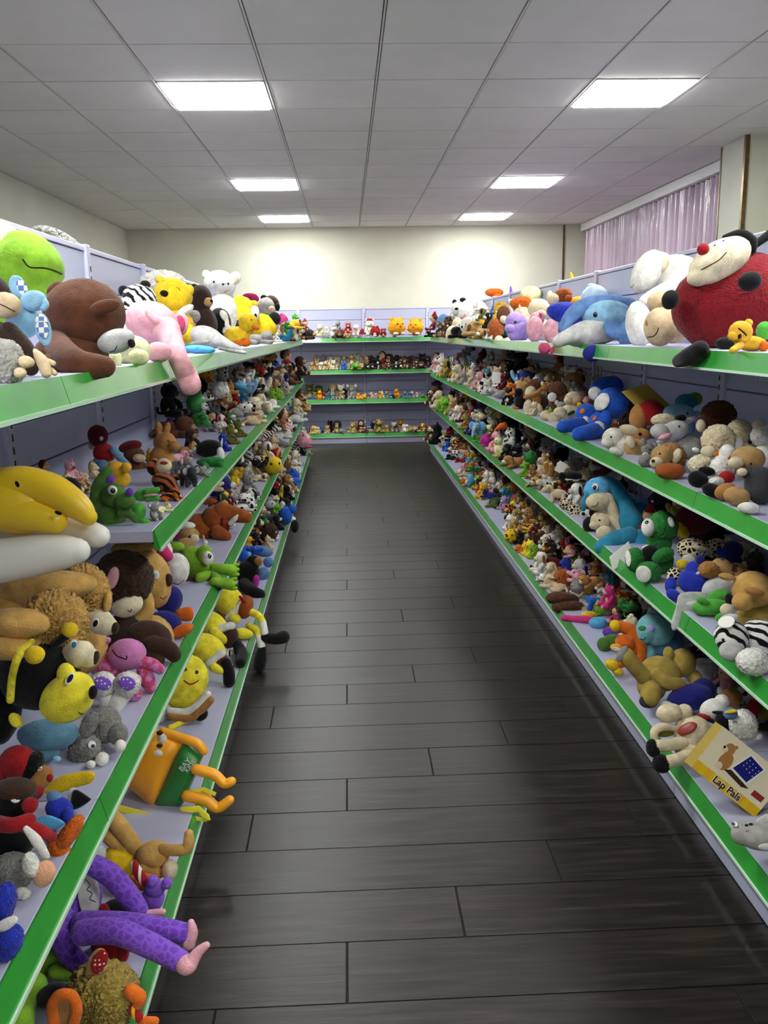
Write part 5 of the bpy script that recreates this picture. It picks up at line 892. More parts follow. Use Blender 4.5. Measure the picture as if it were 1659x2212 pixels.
h = H('plush_flamingo', 'pink plush with two hot pink feet dangling below the shelf', 'plush toy', 1190, 728, X=1.02, on='RA'); h.e('body', 'pink', 1190, 716, 16, 26); h.e('foot', 'rose', 1176, 753, 13, 13, dy=-.03); h.e('foot', 'rose', 1199, 759, 11, 13, dy=-.03); h.done()
h = H('plush_monkey', 'brown monkey plush with orange furry belly turned sideways', 'toy monkey', 1080, 696, X=1.08, on='RA'); h.e('body', 'rust:fur', 1070, 711, 17, 22, kind='f'); d = h.e('head', 'brown', 1088, 683, 15, 22); h.e('face', 'oat', 1088, 690, 8, 9, dy=-.04, par=d); h.f('eye', 'k', 1086, 687, 2, 2, d); h.e('foot', 'oat', 1078, 736, 10, 11, dy=-.02); h.e('foot', 'oat', 1098, 738, 10, 9, dy=-.02); h.done()
h = H('plush_lion', 'orange-maned plush lying over the lilac dinosaur', 'toy lion', 1126, 655, X=1.28, on='RA'); h.e('body', 'oat', 1128, 690, 20, 30); h.e('mane', 'orange:fur', 1126, 656, 23, 14, kind='F'); h.done()
h = H('plush_ball', 'round cream plush ball resting high against the panel', 'plush toy', 1147, 634, X=1.36, on='RA'); h.e('body', 'paleyellow', 1147, 636, 23, 18); h.e('tail', 'paleyellow', 1150, 680, 16, 38); h.done()
h = H('plush_panda', 'large white panda plush with black ears on the top heap', 'toy panda', 1008, 668, X=1.20, on='RA'); h.e('body', 'white', 1022, 680, 34, 34); d = h.e('head', 'white', 991, 668, 17, 16); h.e('ear', 'black', 982, 652, 5, 5, par=d); h.e('ear', 'black', 1000, 648, 7, 5, par=d); h.f('eye', 'black', 986, 667, 4, 3, d); h.f('eye', 'black', 1000, 666, 4, 3, d); h.done()
h = H('plush_dog', 'white dog plush with a black ear hanging over the edge', 'toy dog', 1018, 704, X=1.06, on='RA'); h.e('body', 'white', 1028, 702, 18, 20); d = h.e('head', 'white', 1012, 704, 18, 19); h.e('ear', 'black', 1027, 724, 12, 7, dy=-.03, par=d); h.f('eye', 'k', 1006, 700, 2, 2, d); h.f('nose', 'k', 998, 706, 3, 3, d); h.done()
h = H('plush_dog', 'tan-beige floppy plush hanging over the green strip corner', 'toy dog', 980, 722, X=1.03, on='RA'); d = h.e('head', 'oat', 979, 724, 16, 20); h.e('ear', 'oat', 992, 712, 7, 12, 20, par=d); h.e('body', 'oat', 990, 705, 14, 18, dy=.05); h.done()
h = H('plush_dolphin', 'grey-blue dolphin plush standing on its tail by panda', 'toy dolphin', 955, 703, X=1.10, on='RA'); h.e('body', 'steel', 955, 702, 14, 24, -15); h.e('fin', 'black', 970, 694, 9, 12, 20); h.e('belly', 'lightblue', 953, 716, 12, 11, dy=-.03); h.done()
# beyond the panel top
h = H('plush_duck', 'orange plush lying behind the panel top, curtain side', 'plush toy', 1066, 632, X=1.62, on='XA'); h.e('body', 'orange', 1068, 632, 20, 9, 0); h.e('base', 'orange', 1075, 660, 16, 28); h.done()
h = H('party_hat', 'purple pointed hat tip above the panel, curtain side', 'hat', 1104, 630, X=1.62, on='XA'); h.q('cone', 'purple', [(1104, 660), (1104, 640), (1103, 618)], [10, 5, 1]); h.done()
h = H('party_hat', 'yellow pointed hat tip above the panel near the curtain', 'hat', 1235, 600, X=1.62, on='XA'); h.q('cone', 'gold', [(1236, 640), (1236, 606), (1233, 588)], [14, 6, 1]); h.done()

# ---------------------------------------------------------------- curtain-side rack, second shelf
for k, (q, lb) in enumerate((((1285, 838, 1316, 0), 'blue plush with white hood panel, rear one of the pair'), ((1304, 866, 1322, 1), 'blue plush with white hood panel, front one of the pair'))):
    x0 = 0 if k == 0 else 0
    h = H('plush_robot', lb, 'plush toy', 1300, 880, X=1.20 if k == 0 else 1.12, on='RB')
    if k == 0:
        d = h.e('head', 'blue', 1310, 840, 38, 26, 18); h.f('face_panel', 'white', 1285, 850, 16, 15, d, 30, .3); h.e('body', 'blue', 1268, 896, 24, 24); h.q('leg', 'blue', [(1262, 915), (1235, 918), (1215, 922)], [15, 15, 13], dy=-.03); h.e('hand', 'white', 1265, 908, 8, 9, dy=-.05); h.f('logo', 'orange', 1258, 888, 6, 6, 2, 60, .2)
    else:
        d = h.e('head', 'blue', 1322, 870, 38, 33, 20); h.f('face_panel', 'white', 1300, 868, 20, 17, d, 35, .3); h.e('body', 'blue', 1297, 912, 24, 22); h.q('leg', 'blue', [(1300, 926), (1270, 934), (1250, 938)], [17, 17, 15], dy=-.03); h.e('hand', 'white', 1293, 924, 13, 14, 0, dy=-.07); h.e('arm', 'blue', 1308, 902, 12, 16, dy=-.05); h.f('logo', 'orange', 1284, 903, 6, 4, 2, 60, .2)
    h.done()
h = H('plush_bird', 'red hooded tan plush under a flat olive card', 'plush toy', 1395, 890, X=1.20, on='RB'); h.e('body', 'fawn', 1378, 905, 18, 30); d = h.e('hood', 'red', 1406, 892, 30, 28, -10); h.p('card', 'khaki:flat', [(1342, 846), (1397, 829), (1451, 878), (1388, 892)], 2, dy=.03, smooth=False); h.done()
def mk(kind_name, label, cat, x, y, X, on, spec):
    h = H(kind_name, label, cat, x, y, X=X, on=on)
    ids = []
    for sp in spec:
        par = sp[8] if len(sp) > 8 else None
        ids.append(h.e(sp[0], sp[1], sp[2], sp[3], sp[4], sp[5], sp[6] if len(sp) > 6 else 0, sp[7] if len(sp) > 7 else 0., None, ids[par] if par is not None else None, 'F' if (':fur' in sp[1] or ':shag' in sp[1]) else 'B'))
    return h, ids
def mk2(*a, eyes=None, er=2.4):
    h, ids = mk(*a)
    if eyes:
        for (i, x, y) in eyes: h.eyes(ids[i], (x, y), r=er)
    h.done()
mk2('plush_monkey', 'brown monkey plush with cream muzzle and pale soles', 'toy monkey', 1158, 845, 1.13, 'RB', [('head', 'brown', 1158, 838, 21, 19), ('muzzle', 'oat', 1147, 850, 13, 16, 0, -.04, 0), ('ear', 'oat', 1171, 845, 8, 9, 0, -.04, 0), ('body', 'brown', 1165, 868, 20, 18), ('foot', 'oat', 1142, 880, 11, 16, 0, -.04), ('foot', 'oat', 1161, 886, 12, 15, 0, -.05)], eyes=[(0, 1148, 836)])
mk2('plush_monkey', 'reddish brown monkey plush sitting beside tan bear', 'toy monkey', 1202, 850, 1.13, 'RB', [('head', 'brown', 1206, 842, 19, 18), ('muzzle', 'white', 1193, 858, 10, 10, 0, -.04, 0), ('body', 'brown', 1208, 872, 21, 18), ('foot', 'oat', 1179, 898, 12, 11, 0, -.04), ('foot', 'oat', 1198, 902, 15, 12, 0, -.05)], eyes=[(0, 1197, 846)])
mk2('plush_bear', 'tan bear plush sitting against the panel above monkeys', 'teddy bear', 1238, 828, 1.28, 'RB', [('head', 'fawn', 1238, 824, 20, 19), ('muzzle', 'oat', 1226, 830, 9, 8, 0, -.04, 0), ('ear', 'fawn', 1252, 808, 7, 7, 0, 0, 0), ('body', 'fawn', 1248, 858, 22, 24)], eyes=[(0, 1233, 824)])
mk2('plush_bear', 'oatmeal bear plush with a yellow bow near blue plushes', 'teddy bear', 1236, 868, 1.14, 'RB', [('head', 'beige', 1238, 862, 18, 16), ('muzzle', 'oat', 1227, 865, 9, 8, 0, -.03, 0), ('bow', 'yellow', 1252, 874, 6, 5, 0, -.05), ('body', 'oat', 1232, 890, 22, 16), ('foot', 'oat', 1210, 890, 14, 11, 0, -.04), ('book', 'darkgreen:flat', 1234, 892, 9, 4, 30, -.05)])
mk2('plush_seal', 'white seal pup plush lying at the strip edge', 'toy seal', 1330, 955, 1.035, 'RB', [('head', 'seal', 1326, 948, 25, 24, 20), ('muzzle', 'seal', 1313, 956, 13, 11, 0, -.03, 0), ('body', 'seal', 1350, 962, 34, 24, -20), ('flipper', 'seal', 1332, 976, 16, 9, -20, -.03)], eyes=[(0, 1320, 944)])
mk2('plush_dog', 'tan and cream puppy plush behind the white seal', 'toy dog', 1372, 955, 1.08, 'RB', [('head', 'fawn', 1384, 940, 20, 15), ('body', 'tan', 1372, 968, 24, 22), ('leg', 'oat', 1362, 955, 10, 14, 20, -.04), ('body_back', 'oat', 1360, 930, 22, 12, -15), ('nose', 'black', 1383, 938, 4, 4, 0, -.05, 0)])
mk2('plush_donkey', 'grey donkey plush with curly cream hair and open pink mouth', 'toy donkey', 1450, 935, 1.16, 'RB', [('head', 'palegrey', 1452, 930, 36, 24, 15), ('snout', 'palegrey', 1425, 932, 20, 16, 0, -.03, 0), ('jaw', 'palegrey', 1440, 948, 22, 10, 20, -.02, 0), ('mouth', 'pink', 1437, 943, 16, 6, 20, -.06, 0), ('hair', 'oat:fur', 1434, 908, 26, 14, 0, 0, 0), ('ear', 'palegrey', 1490, 908, 18, 7, 20, 0, 0), ('body', 'ash', 1488, 966, 30, 26, 0, .02), ('tuft', 'black:fur', 1470, 903, 12, 7, 0, -.02, 0)], eyes=[(0, 1467, 921)])
mk2('plush_mouse', 'small grey mouse plush with dark nose by the lion', 'toy mouse', 1399, 978, 1.06, 'RB', [('head', 'grey:fur', 1400, 972, 14, 14), ('muzzle', 'palegrey', 1394, 984, 7, 8, 0, -.03, 0), ('nose', 'black', 1394, 988, 5, 4, 0, -.05, 0), ('ear', 'grey', 1390, 955, 7, 9, 20, 0, 0), ('ear', 'grey', 1414, 965, 7, 8, -20, 0, 0), ('body', 'grey:fur', 1396, 996, 16, 14)], eyes=[(0, 1396, 968), (0, 1405, 972)], er=2)
mk2('plush_lion', 'brown lion plush with cream ears sitting on the edge', 'toy lion', 1440, 998, 1.05, 'RB', [('mane', 'fawn:fur', 1446, 990, 34, 32, 0, .03), ('face', 'tan', 1430, 984, 23, 21, 0, -.05), ('muzzle', 'oat', 1418, 1000, 14, 13, 0, -.075, 1), ('ear', 'oat', 1462, 985, 9, 17, -20, -.06, 1), ('body', 'rust', 1448, 1018, 32, 18, 0, -.01), ('nose', 'cocoa', 1411, 996, 4, 4, 0, -.1, 1)], eyes=[(1, 1425, 980)])
mk2('plush_troll', 'light blue plush with teal and lime shaggy hair', 'plush toy', 1470, 882, 1.30, 'RB', [('head', 'lightblue', 1466, 890, 32, 18), ('ear', 'lightblue', 1500, 895, 12, 6, 25, 0, 0), ('hair', 'teal:fur', 1482, 868, 22, 16, 0, .01, 0), ('tuft', 'lime:fur', 1500, 862, 16, 14, 0, .03, 0), ('body', 'lightblue', 1475, 920, 26, 24)], eyes=[(0, 1485, 893)])
mk2('plush_bear', 'dark brown furry plush head with cream muzzle by panel', 'teddy bear', 1552, 900, 1.26, 'RB', [('head', 'brown:fur', 1552, 898, 36, 32), ('muzzle', 'oat', 1514, 920, 10, 14, 0, -.03, 0), ('body', 'brown', 1545, 945, 28, 30)])
mk2('plush_dog', 'cream curly dog plush with an orange nose', 'toy dog', 1552, 955, 1.14, 'RB', [('head', 'oat:fur', 1552, 952, 34, 34), ('muzzle', 'cream', 1530, 975, 16, 12, 0, -.04, 0), ('nose', 'orange', 1551, 981, 8, 8, 0, -.09, 0), ('body', 'cream:fur', 1518, 1004, 30, 22, 0, -.02), ('label', 'white:flat', 1503, 972, 8, 5, -15, -.08)])
mk2('plush_dog', 'cream shaggy dog plush sitting behind the tan dog', 'toy dog', 1598, 940, 1.22, 'RB', [('head', 'oat:fur', 1597, 932, 25, 26), ('muzzle', 'white', 1590, 960, 16, 16, 0, -.03, 0), ('nose', 'black', 1620, 955, 5, 5, 0, -.06, 0), ('body', 'cream', 1600, 985, 22, 26)])
mk2('plush_dog', 'white plush head beside the shaggy dog at near end', 'toy dog', 1648, 945, 1.24, 'RB', [('head', 'white:fur', 1648, 942, 24, 24), ('ear', 'oat', 1640, 918, 14, 12, 0, 0, 0), ('body', 'white', 1650, 985, 22, 26)], eyes=[(0, 1637, 946)])
mk2('plush_penguin', 'white and black plush with red vest and black boots', 'plush toy', 1560, 1030, 1.07, 'RB', [('body', 'white:fur', 1562, 1012, 26, 28), ('head', 'white', 1572, 980, 18, 20), ('vest', 'red', 1570, 1031, 17, 14, 0, -.04), ('boot', 'black', 1508, 1036, 22, 18, -20, -.02), ('boot', 'black', 1540, 1060, 24, 15, -20, -.04), ('leg', 'black', 1527, 1018, 18, 10, -10, -.02), ('fluff', 'white:fur', 1548, 1040, 16, 10, 0, -.05), ('band', 'red', 1585, 985, 14, 4, 30, -.05)])
mk2('plush_dog', 'tan dog plush wearing a black jacket and white shoes', 'toy dog', 1620, 1010, 1.09, 'RB', [('head', 'tan', 1616, 992, 36, 28), ('muzzle', 'oat', 1590, 1000, 17, 13, 0, -.04, 0), ('jacket', 'charcoal', 1642, 1048, 32, 42, 10), ('sleeve', 'charcoal', 1622, 1022, 22, 14, 0, -.05), ('hand', 'oat', 1603, 1020, 11, 9, 0, -.07), ('leg', 'fawn', 1568, 1062, 24, 18, 20, -.01), ('leg', 'tan', 1592, 1072, 28, 20, -10, -.03), ('shoe', 'white', 1618, 1098, 24, 13, -5, -.05)], eyes=[(0, 1622, 1002)])

# ---------------------------------------------------------------- curtain-side rack, third shelf
h = H('plush_dinosaur', 'big blue long-necked dinosaur plush with cream muzzle', 'toy dinosaur', 1330, 1110, X=1.12, on='RC')
h.e('body', 'teal', 1380, 1135, 40, 48, 0, dy=.05); d = h.e('head', 'sky', 1290, 1058, 28, 26, 20); m = h.e('muzzle', 'oat', 1294, 1083, 28, 20, 10, dy=-.03, par=d); h.q('beak', 'teal', [(1276, 1060), (1264, 1085), (1260, 1100)], [10, 8, 5], d, dy=-.01); h.q('neck', 'teal', [(1300, 1050), (1325, 1058), (1344, 1092), (1362, 1128)], [22, 23, 24, 28], dy=.02); h.q('throat', 'oat', [(1312, 1078), (1322, 1100), (1330, 1125), (1344, 1148)], [14, 13, 12, 7], dy=-.035); h.q('leg', 'teal', [(1360, 1158, -.02), (1325, 1170, -.04), (1302, 1182, -.04)], [20, 20, 17]); h.q('leg', 'teal', [(1385, 1165), (1375, 1195)], [22, 22], dy=-.02); e = h.f('eyeball', 'white', 1286, 1052, 7, 8, d, up=.004); h.f('pupil', 'k', 1285, 1054, 4, 5, d, th=.8, up=.006); h.l('mouth', 'charcoal', [(1278, 1094), (1288, 1092), (1293, 1084)], .8, m)
for (x, y) in ((1345, 1068), (1362, 1078), (1378, 1082), (1394, 1086)): h.p('crest', 'sky', [(x-8, y+8), (x, y-12), (x+8, y+6)], 2, dy=.05)
h.done()
mk2('plush_bear', 'cream bear plush tucked under the dinosaur neck', 'teddy bear', 1297, 1135, 1.05, 'RC', [('head', 'oat', 1298, 1127, 22, 23), ('muzzle', 'oat', 1284, 1135, 11, 9, 0, -.03, 0), ('body', 'oat', 1306, 1152, 18, 16)], eyes=[(0, 1295, 1124)])
mk2('plush_panda', 'little panda plush holding a tan stick', 'toy panda', 1270, 1122, 1.05, 'RC', [('head', 'white', 1267, 1112, 13, 12), ('ear', 'black', 1278, 1108, 6, 8, 0, -.02, 0), ('body', 'black', 1274, 1134, 15, 18), ('stick', 'peach', 1262, 1134, 3, 12, -10, -.04), ('patch', 'black', 1260, 1110, 4, 4, 0, -.03, 0)])
mk2('plush_leopard', 'small leopard plush crouching beside the panda', 'toy leopard', 1232, 1095, 1.06, 'RC', [('head', 'oat:leopard:black', 1222, 1088, 14, 13), ('body', 'oat:leopard:black', 1242, 1104, 17, 15), ('muzzle', 'oat', 1215, 1094, 7, 6, 0, -.03, 0)])
h = H('plush_bear', 'dark green bear plush with white muzzle and white soles', 'teddy bear', 1425, 1175, X=1.09, on='RC')
b = h.e('body', 'green:fur', 1418, 1212, 34, 36, kind='F'); h.e('vest', 'black', 1408, 1196, 22, 18, -10, dy=-.04); h.f('badge', 'white', 1400, 1188, 8, 4, b, -20, .2, up=.02); h.e('neck', 'green:fur', 1424, 1174, 26, 22, kind='F'); d = h.e('head', 'green:fur', 1431, 1138, 32, 32, kind='F', dy=-.01); m = h.e('muzzle', 'white', 1400, 1140, 14, 20, 0, dy=-.03, par=d); h.f('nose', 'k', 1397, 1128, 4, 4, m); e = h.e('ear', 'white', 1450, 1128, 6, 12, 20, dy=-.07, par=d); h.e('ear', 'green', 1428, 1108, 9, 6, 15, par=d); l = h.e('leg', 'green:fur', 1372, 1210, 20, 26, 5, dy=-.04, kind='F'); h.f('sole', 'white', 1357, 1206, 8, 18, l); l = h.e('leg', 'green:fur', 1402, 1236, 26, 22, 0, dy=-.06, kind='F'); h.f('sole', 'white', 1390, 1240, 16, 18, l, 0, .3); h.e('arm', 'green:fur', 1432, 1200, 24, 15, 25, dy=-.07, kind='F'); h.done()
h = H('paper_card', 'blank white card hanging over the third green strip', 'card', 1340, 1200, X=1.0, on='RC'); h.p('sheet', 'white:flat', [(1316, 1203), (1358, 1169), (1363, 1186), (1351, 1214), (1324, 1233)], 1., smooth=False); h.done()
mk2('plush_bear', 'dark plush in a maroon cap with a yellow brim', 'plush toy', 1499, 1140, 1.26, 'RC', [('cap', 'maroon', 1500, 1124, 40, 33, -10), ('head', 'cocoa', 1510, 1145, 38, 34, 0, .03), ('brim', 'yellow', 1473, 1145, 12, 20, 35, -.02), ('body', 'black', 1535, 1175, 30, 40, 0, .03)])
mk2('plush_cheetah', 'leopard-print plush with yellow beak between green bear and navy', 'toy leopard', 1490, 1195, 1.16, 'RC', [('head', 'oat:leopard:black', 1496, 1186, 34, 24), ('face', 'palegrey', 1488, 1215, 16, 20, 0, -.02), ('beak', 'yellow', 1474, 1219, 13, 11, 0, -.05), ('ear', 'oat', 1512, 1184, 18, 5, -10, -.07), ('body', 'oat:leopard:black', 1458, 1246, 18, 20, 0, -.02), ('tail', 'oat:leopard:black', 1550, 1185, 30, 22, 0, .06)], eyes=[(1, 1480, 1212)])
mk2('plush_elephant', 'royal blue elephant plush sitting near the grey cloth', 'toy elephant', 1495, 1250, 1.09, 'RC', [('body', 'royal', 1500, 1256, 35, 28), ('head', 'royal', 1500, 1232, 20, 20), ('ear', 'navy', 1513, 1212, 9, 14, 0, -.01, 1), ('leg', 'royal', 1449, 1264, 12, 18, -10, -.01), ('leg', 'royal', 1456, 1286, 18, 12, -30, -.01), ('tusk', 'white', 1508, 1238, 5, 3, 20, -.06, 1)])
mk2('plush_giraffe', 'tan giraffe plush with brown patches lying on blue elephant', 'toy giraffe', 1545, 1230, 1.14, 'RC', [('head', 'fawn:fur', 1532, 1231, 22, 18), ('neck', 'tan:spots:brown', 1566, 1225, 28, 16, -25), ('body', 'tan:spots:brown', 1590, 1240, 26, 24)])
h = H('plush_mouse', 'pale grey floppy cloth toy drooping over the strip', 'cloth toy', 1500, 1290, X=1.05, on='RC'); h.e('body', 'palegrey', 1550, 1270, 34, 24, 25, dy=.05); h.p('cloth', 'palegrey', [(1468, 1284), (1500, 1278), (1530, 1284), (1522, 1306), (1494, 1330), (1458, 1362), (1450, 1346), (1460, 1312)], 7, dy=-.03); h.p('fold', 'palegrey', [(1482, 1304), (1508, 1298), (1526, 1310), (1500, 1324)], 8, dy=-.045); h.done()
mk2('plush_frog', 'bright green frog plush flopped at the strip', 'toy frog', 1535, 1308, 1.07, 'RC', [('body', 'apple', 1536, 1312, 40, 18, 5), ('leg', 'apple', 1552, 1290, 26, 16, 25, .02), ('arm', 'apple', 1518, 1298, 14, 7, -20, -.04), ('foot', 'apple', 1565, 1335, 20, 12, 0, -.02)])
mk2('plush_bear', 'large golden tan bear plush resting its head on the shelf', 'teddy bear', 1625, 1280, 1.12, 'RC', [('head', 'tantan', 1626, 1274, 44, 40), ('muzzle', 'tantan', 1606, 1300, 24, 20, 0, -.03, 0), ('ear', 'fawn', 1630, 1278, 22, 9, -15, -.1, 0), ('nose', 'black', 1575, 1294, 9, 12, 0, -.0, 0), ('arm', 'tantan', 1570, 1246, 18, 8, -10), ('body', 'khaki', 1640, 1330, 48, 28, 0, .04), ('paw', 'oat', 1570, 1318, 14, 14, 0, -.03)], eyes=[(0, 1614, 1308)], er=4)
h, i = mk('plush_tiger', 'white tiger cub plush with a round paper tag', 'toy tiger', 1590, 1385, 1.02, 'RC', [('head', 'white:tiger', 1580, 1376, 36, 36), ('muzzle', 'palegrey', 1580, 1408, 26, 22, -15, -.03, 0), ('body', 'white:tiger', 1642, 1376, 44, 38, 0, .03), ('paw', 'white:fur', 1627, 1430, 34, 29, 0, -.05), ('ear', 'palegrey', 1576, 1336, 20, 10, 10, 0, 0)])
h.f('tag', 'white:flat', 1571, 1350, 17, 18, i[0], 0, .08, up=.012); h.eyes(i[0], (1562, 1382), (1556, 1392), r=3.4); h.done()

# ---------------------------------------------------------------- curtain-side rack, bottom shelf
h = H('plush_donkey', 'beige donkey puppet with black yarn hooves over the edge', 'toy donkey', 1480, 1580, Z=.24, on='RD')
b = h.e('body', 'oat', 1496, 1585, 40, 40, -25, kind='L'); h.e('rump', 'oat', 1492, 1615, 36, 26, 0, dy=-.01); d = h.e('head', 'oat', 1446, 1540, 28, 20, 10, dy=-.0); h.e('brow', 'oat', 1479, 1537, 17, 16, 0, par=d); h.f('bridle', 'brick:satin', 1484, 1574, 22, 12, b, 20, .4); h.q('leg', 'oat', [(1475, 1603, -.03), (1445, 1609, -.04), (1420, 1611, -.05)], [13, 13, 13]); h.e('hoof', 'black', 1411, 1617, 13, 18, 10, dy=-.05, kind='G'); h.q('leg', 'oat', [(1490, 1632, -.04), (1460, 1642, -.06), (1442, 1646, -.07)], [14, 14, 14]); h.e('hoof', 'black', 1429, 1650, 17, 18, 10, dy=-.07, kind='G'); h.q('arm', 'oat', [(1462, 1573, -.01), (1430, 1570, -.02), (1414, 1580, -.02), (1414, 1598, -.02)], [7, 9, 9, 8]); h.e('sleeve_lining', 'olive', 1440, 1582, 22, 10, 10, dy=.0, th=4); h.p('ear', 'oat', [(1535, 1600), (1550, 1568), (1556, 1575), (1548, 1604)], 5, dy=-.03); h.e('mane', 'black', 1562, 1562, 16, 18, 0, dy=.02, kind='G'); h.f('eye', 'ash', 1473, 1540, 4, 1.5, d); h.done()
# the boxed toy
def lap_box():
    c0 = H('x', '', '', 1570, 1665, Z=.26, on='RD'); k = c0.m(); root = empty('toy_box', c0.pos(1562, 1668, .05))
    ux = (RT*138-UP*110).normalized(); uy = (UP*86+RT*61).normalized(); uy = (uy-ux*uy.dot(ux)).normalized(); un = ux.cross(uy)     # un towards the viewer
    W_, Hh, D_ = 176*k, 112*k, .055; org = c0.pos(1493, 1657, .01); base = Vector(root.location)
    tag(root, 'yellow and cream gift box with a picture of a bear and tablet', 'toy box')
    def quad_(nm, pts, mat, lift, par=root):
        th = .0004; v = [org+ux*(x*W_)+uy*(y*Hh)+un*(lift)-base for (x, y) in pts]; n = len(v); v += [q+un*th for q in v]
        f = [tuple(range(n))[::-1], tuple(range(n, 2*n))]+[(i, (i+1) % n, n+(i+1) % n, n+i) for i in range(n)]
        me = mesh_from(nm, [tuple(q) for q in v], f, False, plush(mat)); o = link(nm, me, None, par)
        if par is not root: o.matrix_parent_inverse = I4
        return o
    v = [org+ux*x+uy*y+un*z-base for x in (0, W_) for y in (0, Hh) for z in (-D_, 0)]
    me = mesh_from('carton', [tuple(q) for q in v], [(0, 1, 3, 2), (4, 6, 7, 5), (0, 4, 5, 1), (2, 3, 7, 6), (0, 2, 6, 4), (1, 5, 7, 3)], False, plush('khaki:flat')); link('carton', me, None, root)
    quad_('front_panel', [(0, .2), (1, .2), (1, 1), (0, 1)], 'cream:flat', .0003); quad_('yellow_band', [(0, 0), (1, 0), (1, .2), (0, .2)], 'yellow:flat', .0003)
    for i in range(0, 12, 2):
        if i in (4, 6): continue
        quad_('stripe', [(i/12, 0), ((i+1)/12, 0), ((i+1)/12, .2), (i/12, .2)], 'gold:flat', .0006)
    ell = lambda cx, cy, rx, ry, a=0, n=20: [(cx+(rx*math.cos(t)*math.cos(a)-ry*math.sin(t)*math.sin(a)*Hh/W_), cy+(ry*math.sin(t)*math.cos(a)+rx*math.cos(t)*math.sin(a)*W_/Hh)) for t in [2*math.pi*i/n for i in range(n)]]
    quad_('printed_bear', ell(.235, .73, .07, .125), 'fawn:flat', .0006); quad_('printed_bear', ell(.285, .5, .085, .19), 'fawn:flat', .0007); quad_('printed_muzzle', ell(.185, .68, .04, .065), 'oat:flat', .0011); quad_('printed_nose', ell(.165, .71, .016, .026), 'black:flat', .0014); quad_('printed_sole', ell(.25, .36, .045, .075), 'oat:flat', .0011); quad_('printed_ear', ell(.285, .84, .025, .04), 'fawn:flat', .0009)
    quad_('printed_stand', [(.33, .36), (.63, .30), (.72, .36), (.42, .46)], 'cocoa:flat', .0008); quad_('printed_tablet', [(.38, .45), (.66, .38), (.74, .86), (.48, .93)], 'white:flat', .0011); quad_('printed_screen', [(.405, .49), (.645, .43), (.715, .83), (.49, .89)], 'navy:flat', .0014)
    for i in range(4):
        for j in range(3): quad_('printed_icon', ell(.49+.055*i+.012*j, .66+.075*j-.02*i, .007, .012, 0, 8), 'paleblue:flat', .0017)
    quad_('printed_logo', [(.78, .3), (.94, .3), (.945, .42), (.785, .42)], 'brick:flat', .0008)
    cv = bpy.data.curves.new('lettering', 'FONT'); cv.body = 'Lap Pals'; cv.size = .2*Hh; cv.extrude = .0003; cv.offset = .0006
    to = bpy.data.objects.new('lettering', cv); col.objects.link(to); bpy.context.view_layer.update()
    dg = bpy.context.evaluated_depsgraph_get(); me = bpy.data.meshes.new_from_object(to.evaluated_get(dg)); bpy.data.objects.remove(to)
    for nm, mt, lift, sc in (('lettering_outline', 'white:flat', .0011, 1.0), ('lettering', 'cocoa:flat', .0019, 1.0)):
        m2 = me.copy() if nm == 'lettering_outline' else me
        if nm == 'lettering_outline':
            cv2 = bpy.data.curves.new('o', 'FONT'); cv2.body = 'Lap Pals'; cv2.size = .2*Hh; cv2.extrude = .0003; cv2.offset = .0022; t2 = bpy.data.objects.new('o', cv2); col.objects.link(t2); bpy.context.view_layer.update()
            m2 = bpy.data.meshes.new_from_object(t2.evaluated_get(bpy.context.evaluated_depsgraph_get())); bpy.data.objects.remove(t2)
        m2.materials.clear(); m2.materials.append(plush(mt)); o = link(nm, m2, None, root); p = org+ux*(.30*W_)+uy*(.045*Hh)+un*lift-base
        o.matrix_basis = mat4(ux, uy, un, p)
    stamp('R', 'D', c0.pos(1562, 1668).x, c0.pos(1562, 1668).y, .1, .22); return root
lap_box()
h = H('plush_aeroplane', 'grey plush aeroplane with printed windows and cartoon eye', 'toy plane', 1640, 1805, Z=.22, on='RD')
d = h.e('fuselage', 'ash', 1645, 1805, 62, 30, -4); h.e('nose', 'ash', 1600, 1803, 20, 22, 0, par=d, dy=-.005); e = h.f('eyeball', 'white', 1594, 1788, 5, 10, d, -5, .3, up=.012); h.f('pupil', 'k', 1592, 1789, 3, 6, d, 0, .5, up=.015); h.f('window', 'black', 1613, 1784, 4, 4, d, 0, .2, up=.002); h.f('window', 'black', 1622, 1782, 4.5, 4.5, d, 0, .2, up=.002); h.l('mouth', 'black', [(1585, 1812), (1592, 1814), (1596, 1809)], .9, d); h.e('wing', 'palegrey', 1655, 1772, 24, 12, 25, dy=.0, par=d, th=6); h.e('wing', 'palegrey', 1654, 1830, 16, 8, 0, dy=-.06, par=d, th=6)
PLANE = (h, d); PLANE_POS = h.hit(1612, 1797, d); PLANE_K = h.m(); h_root = h.done()
def lettering(root, body, p, n, ux, size, mat, nm='lettering', off=0.):
    cv = bpy.data.curves.new('t', 'FONT'); cv.body = body; cv.size = size; cv.extrude = .0004; cv.offset = off; to = bpy.data.objects.new('t', cv); col.objects.link(to); bpy.context.view_layer.update()
    me = bpy.data.meshes.new_from_object(to.evaluated_get(bpy.context.evaluated_depsgraph_get())); bpy.data.objects.remove(to); me.materials.clear(); me.materials.append(plush(mat))
    ux = (ux-n*ux.dot(n)).normalized(); o = link(nm, me, None, root); o.matrix_basis = mat4(ux, n.cross(ux), n, p-Vector(root.location)); return o
lettering(h_root, 'ROYAL AUSTRALIAN', PLANE_POS[0]+PLANE_POS[1]*.002+UP*(-.002), -FW, RT, 6*PLANE_K, 'black:flat')
hb = H('x', '', '', 350, 1660, Z=.22, on='LD'); up_ = (RT*.62+UP*.78)
o = lettering(BACKPACK, 'BAY', hb.pos(394, 1668, -.064), -FW, up_, 17*hb.m(), 'white:flat'); o = lettering(BACKPACK, 'KIDS', hb.pos(405, 1670, -.064), -FW, up_, 14*hb.m(), 'white:flat')
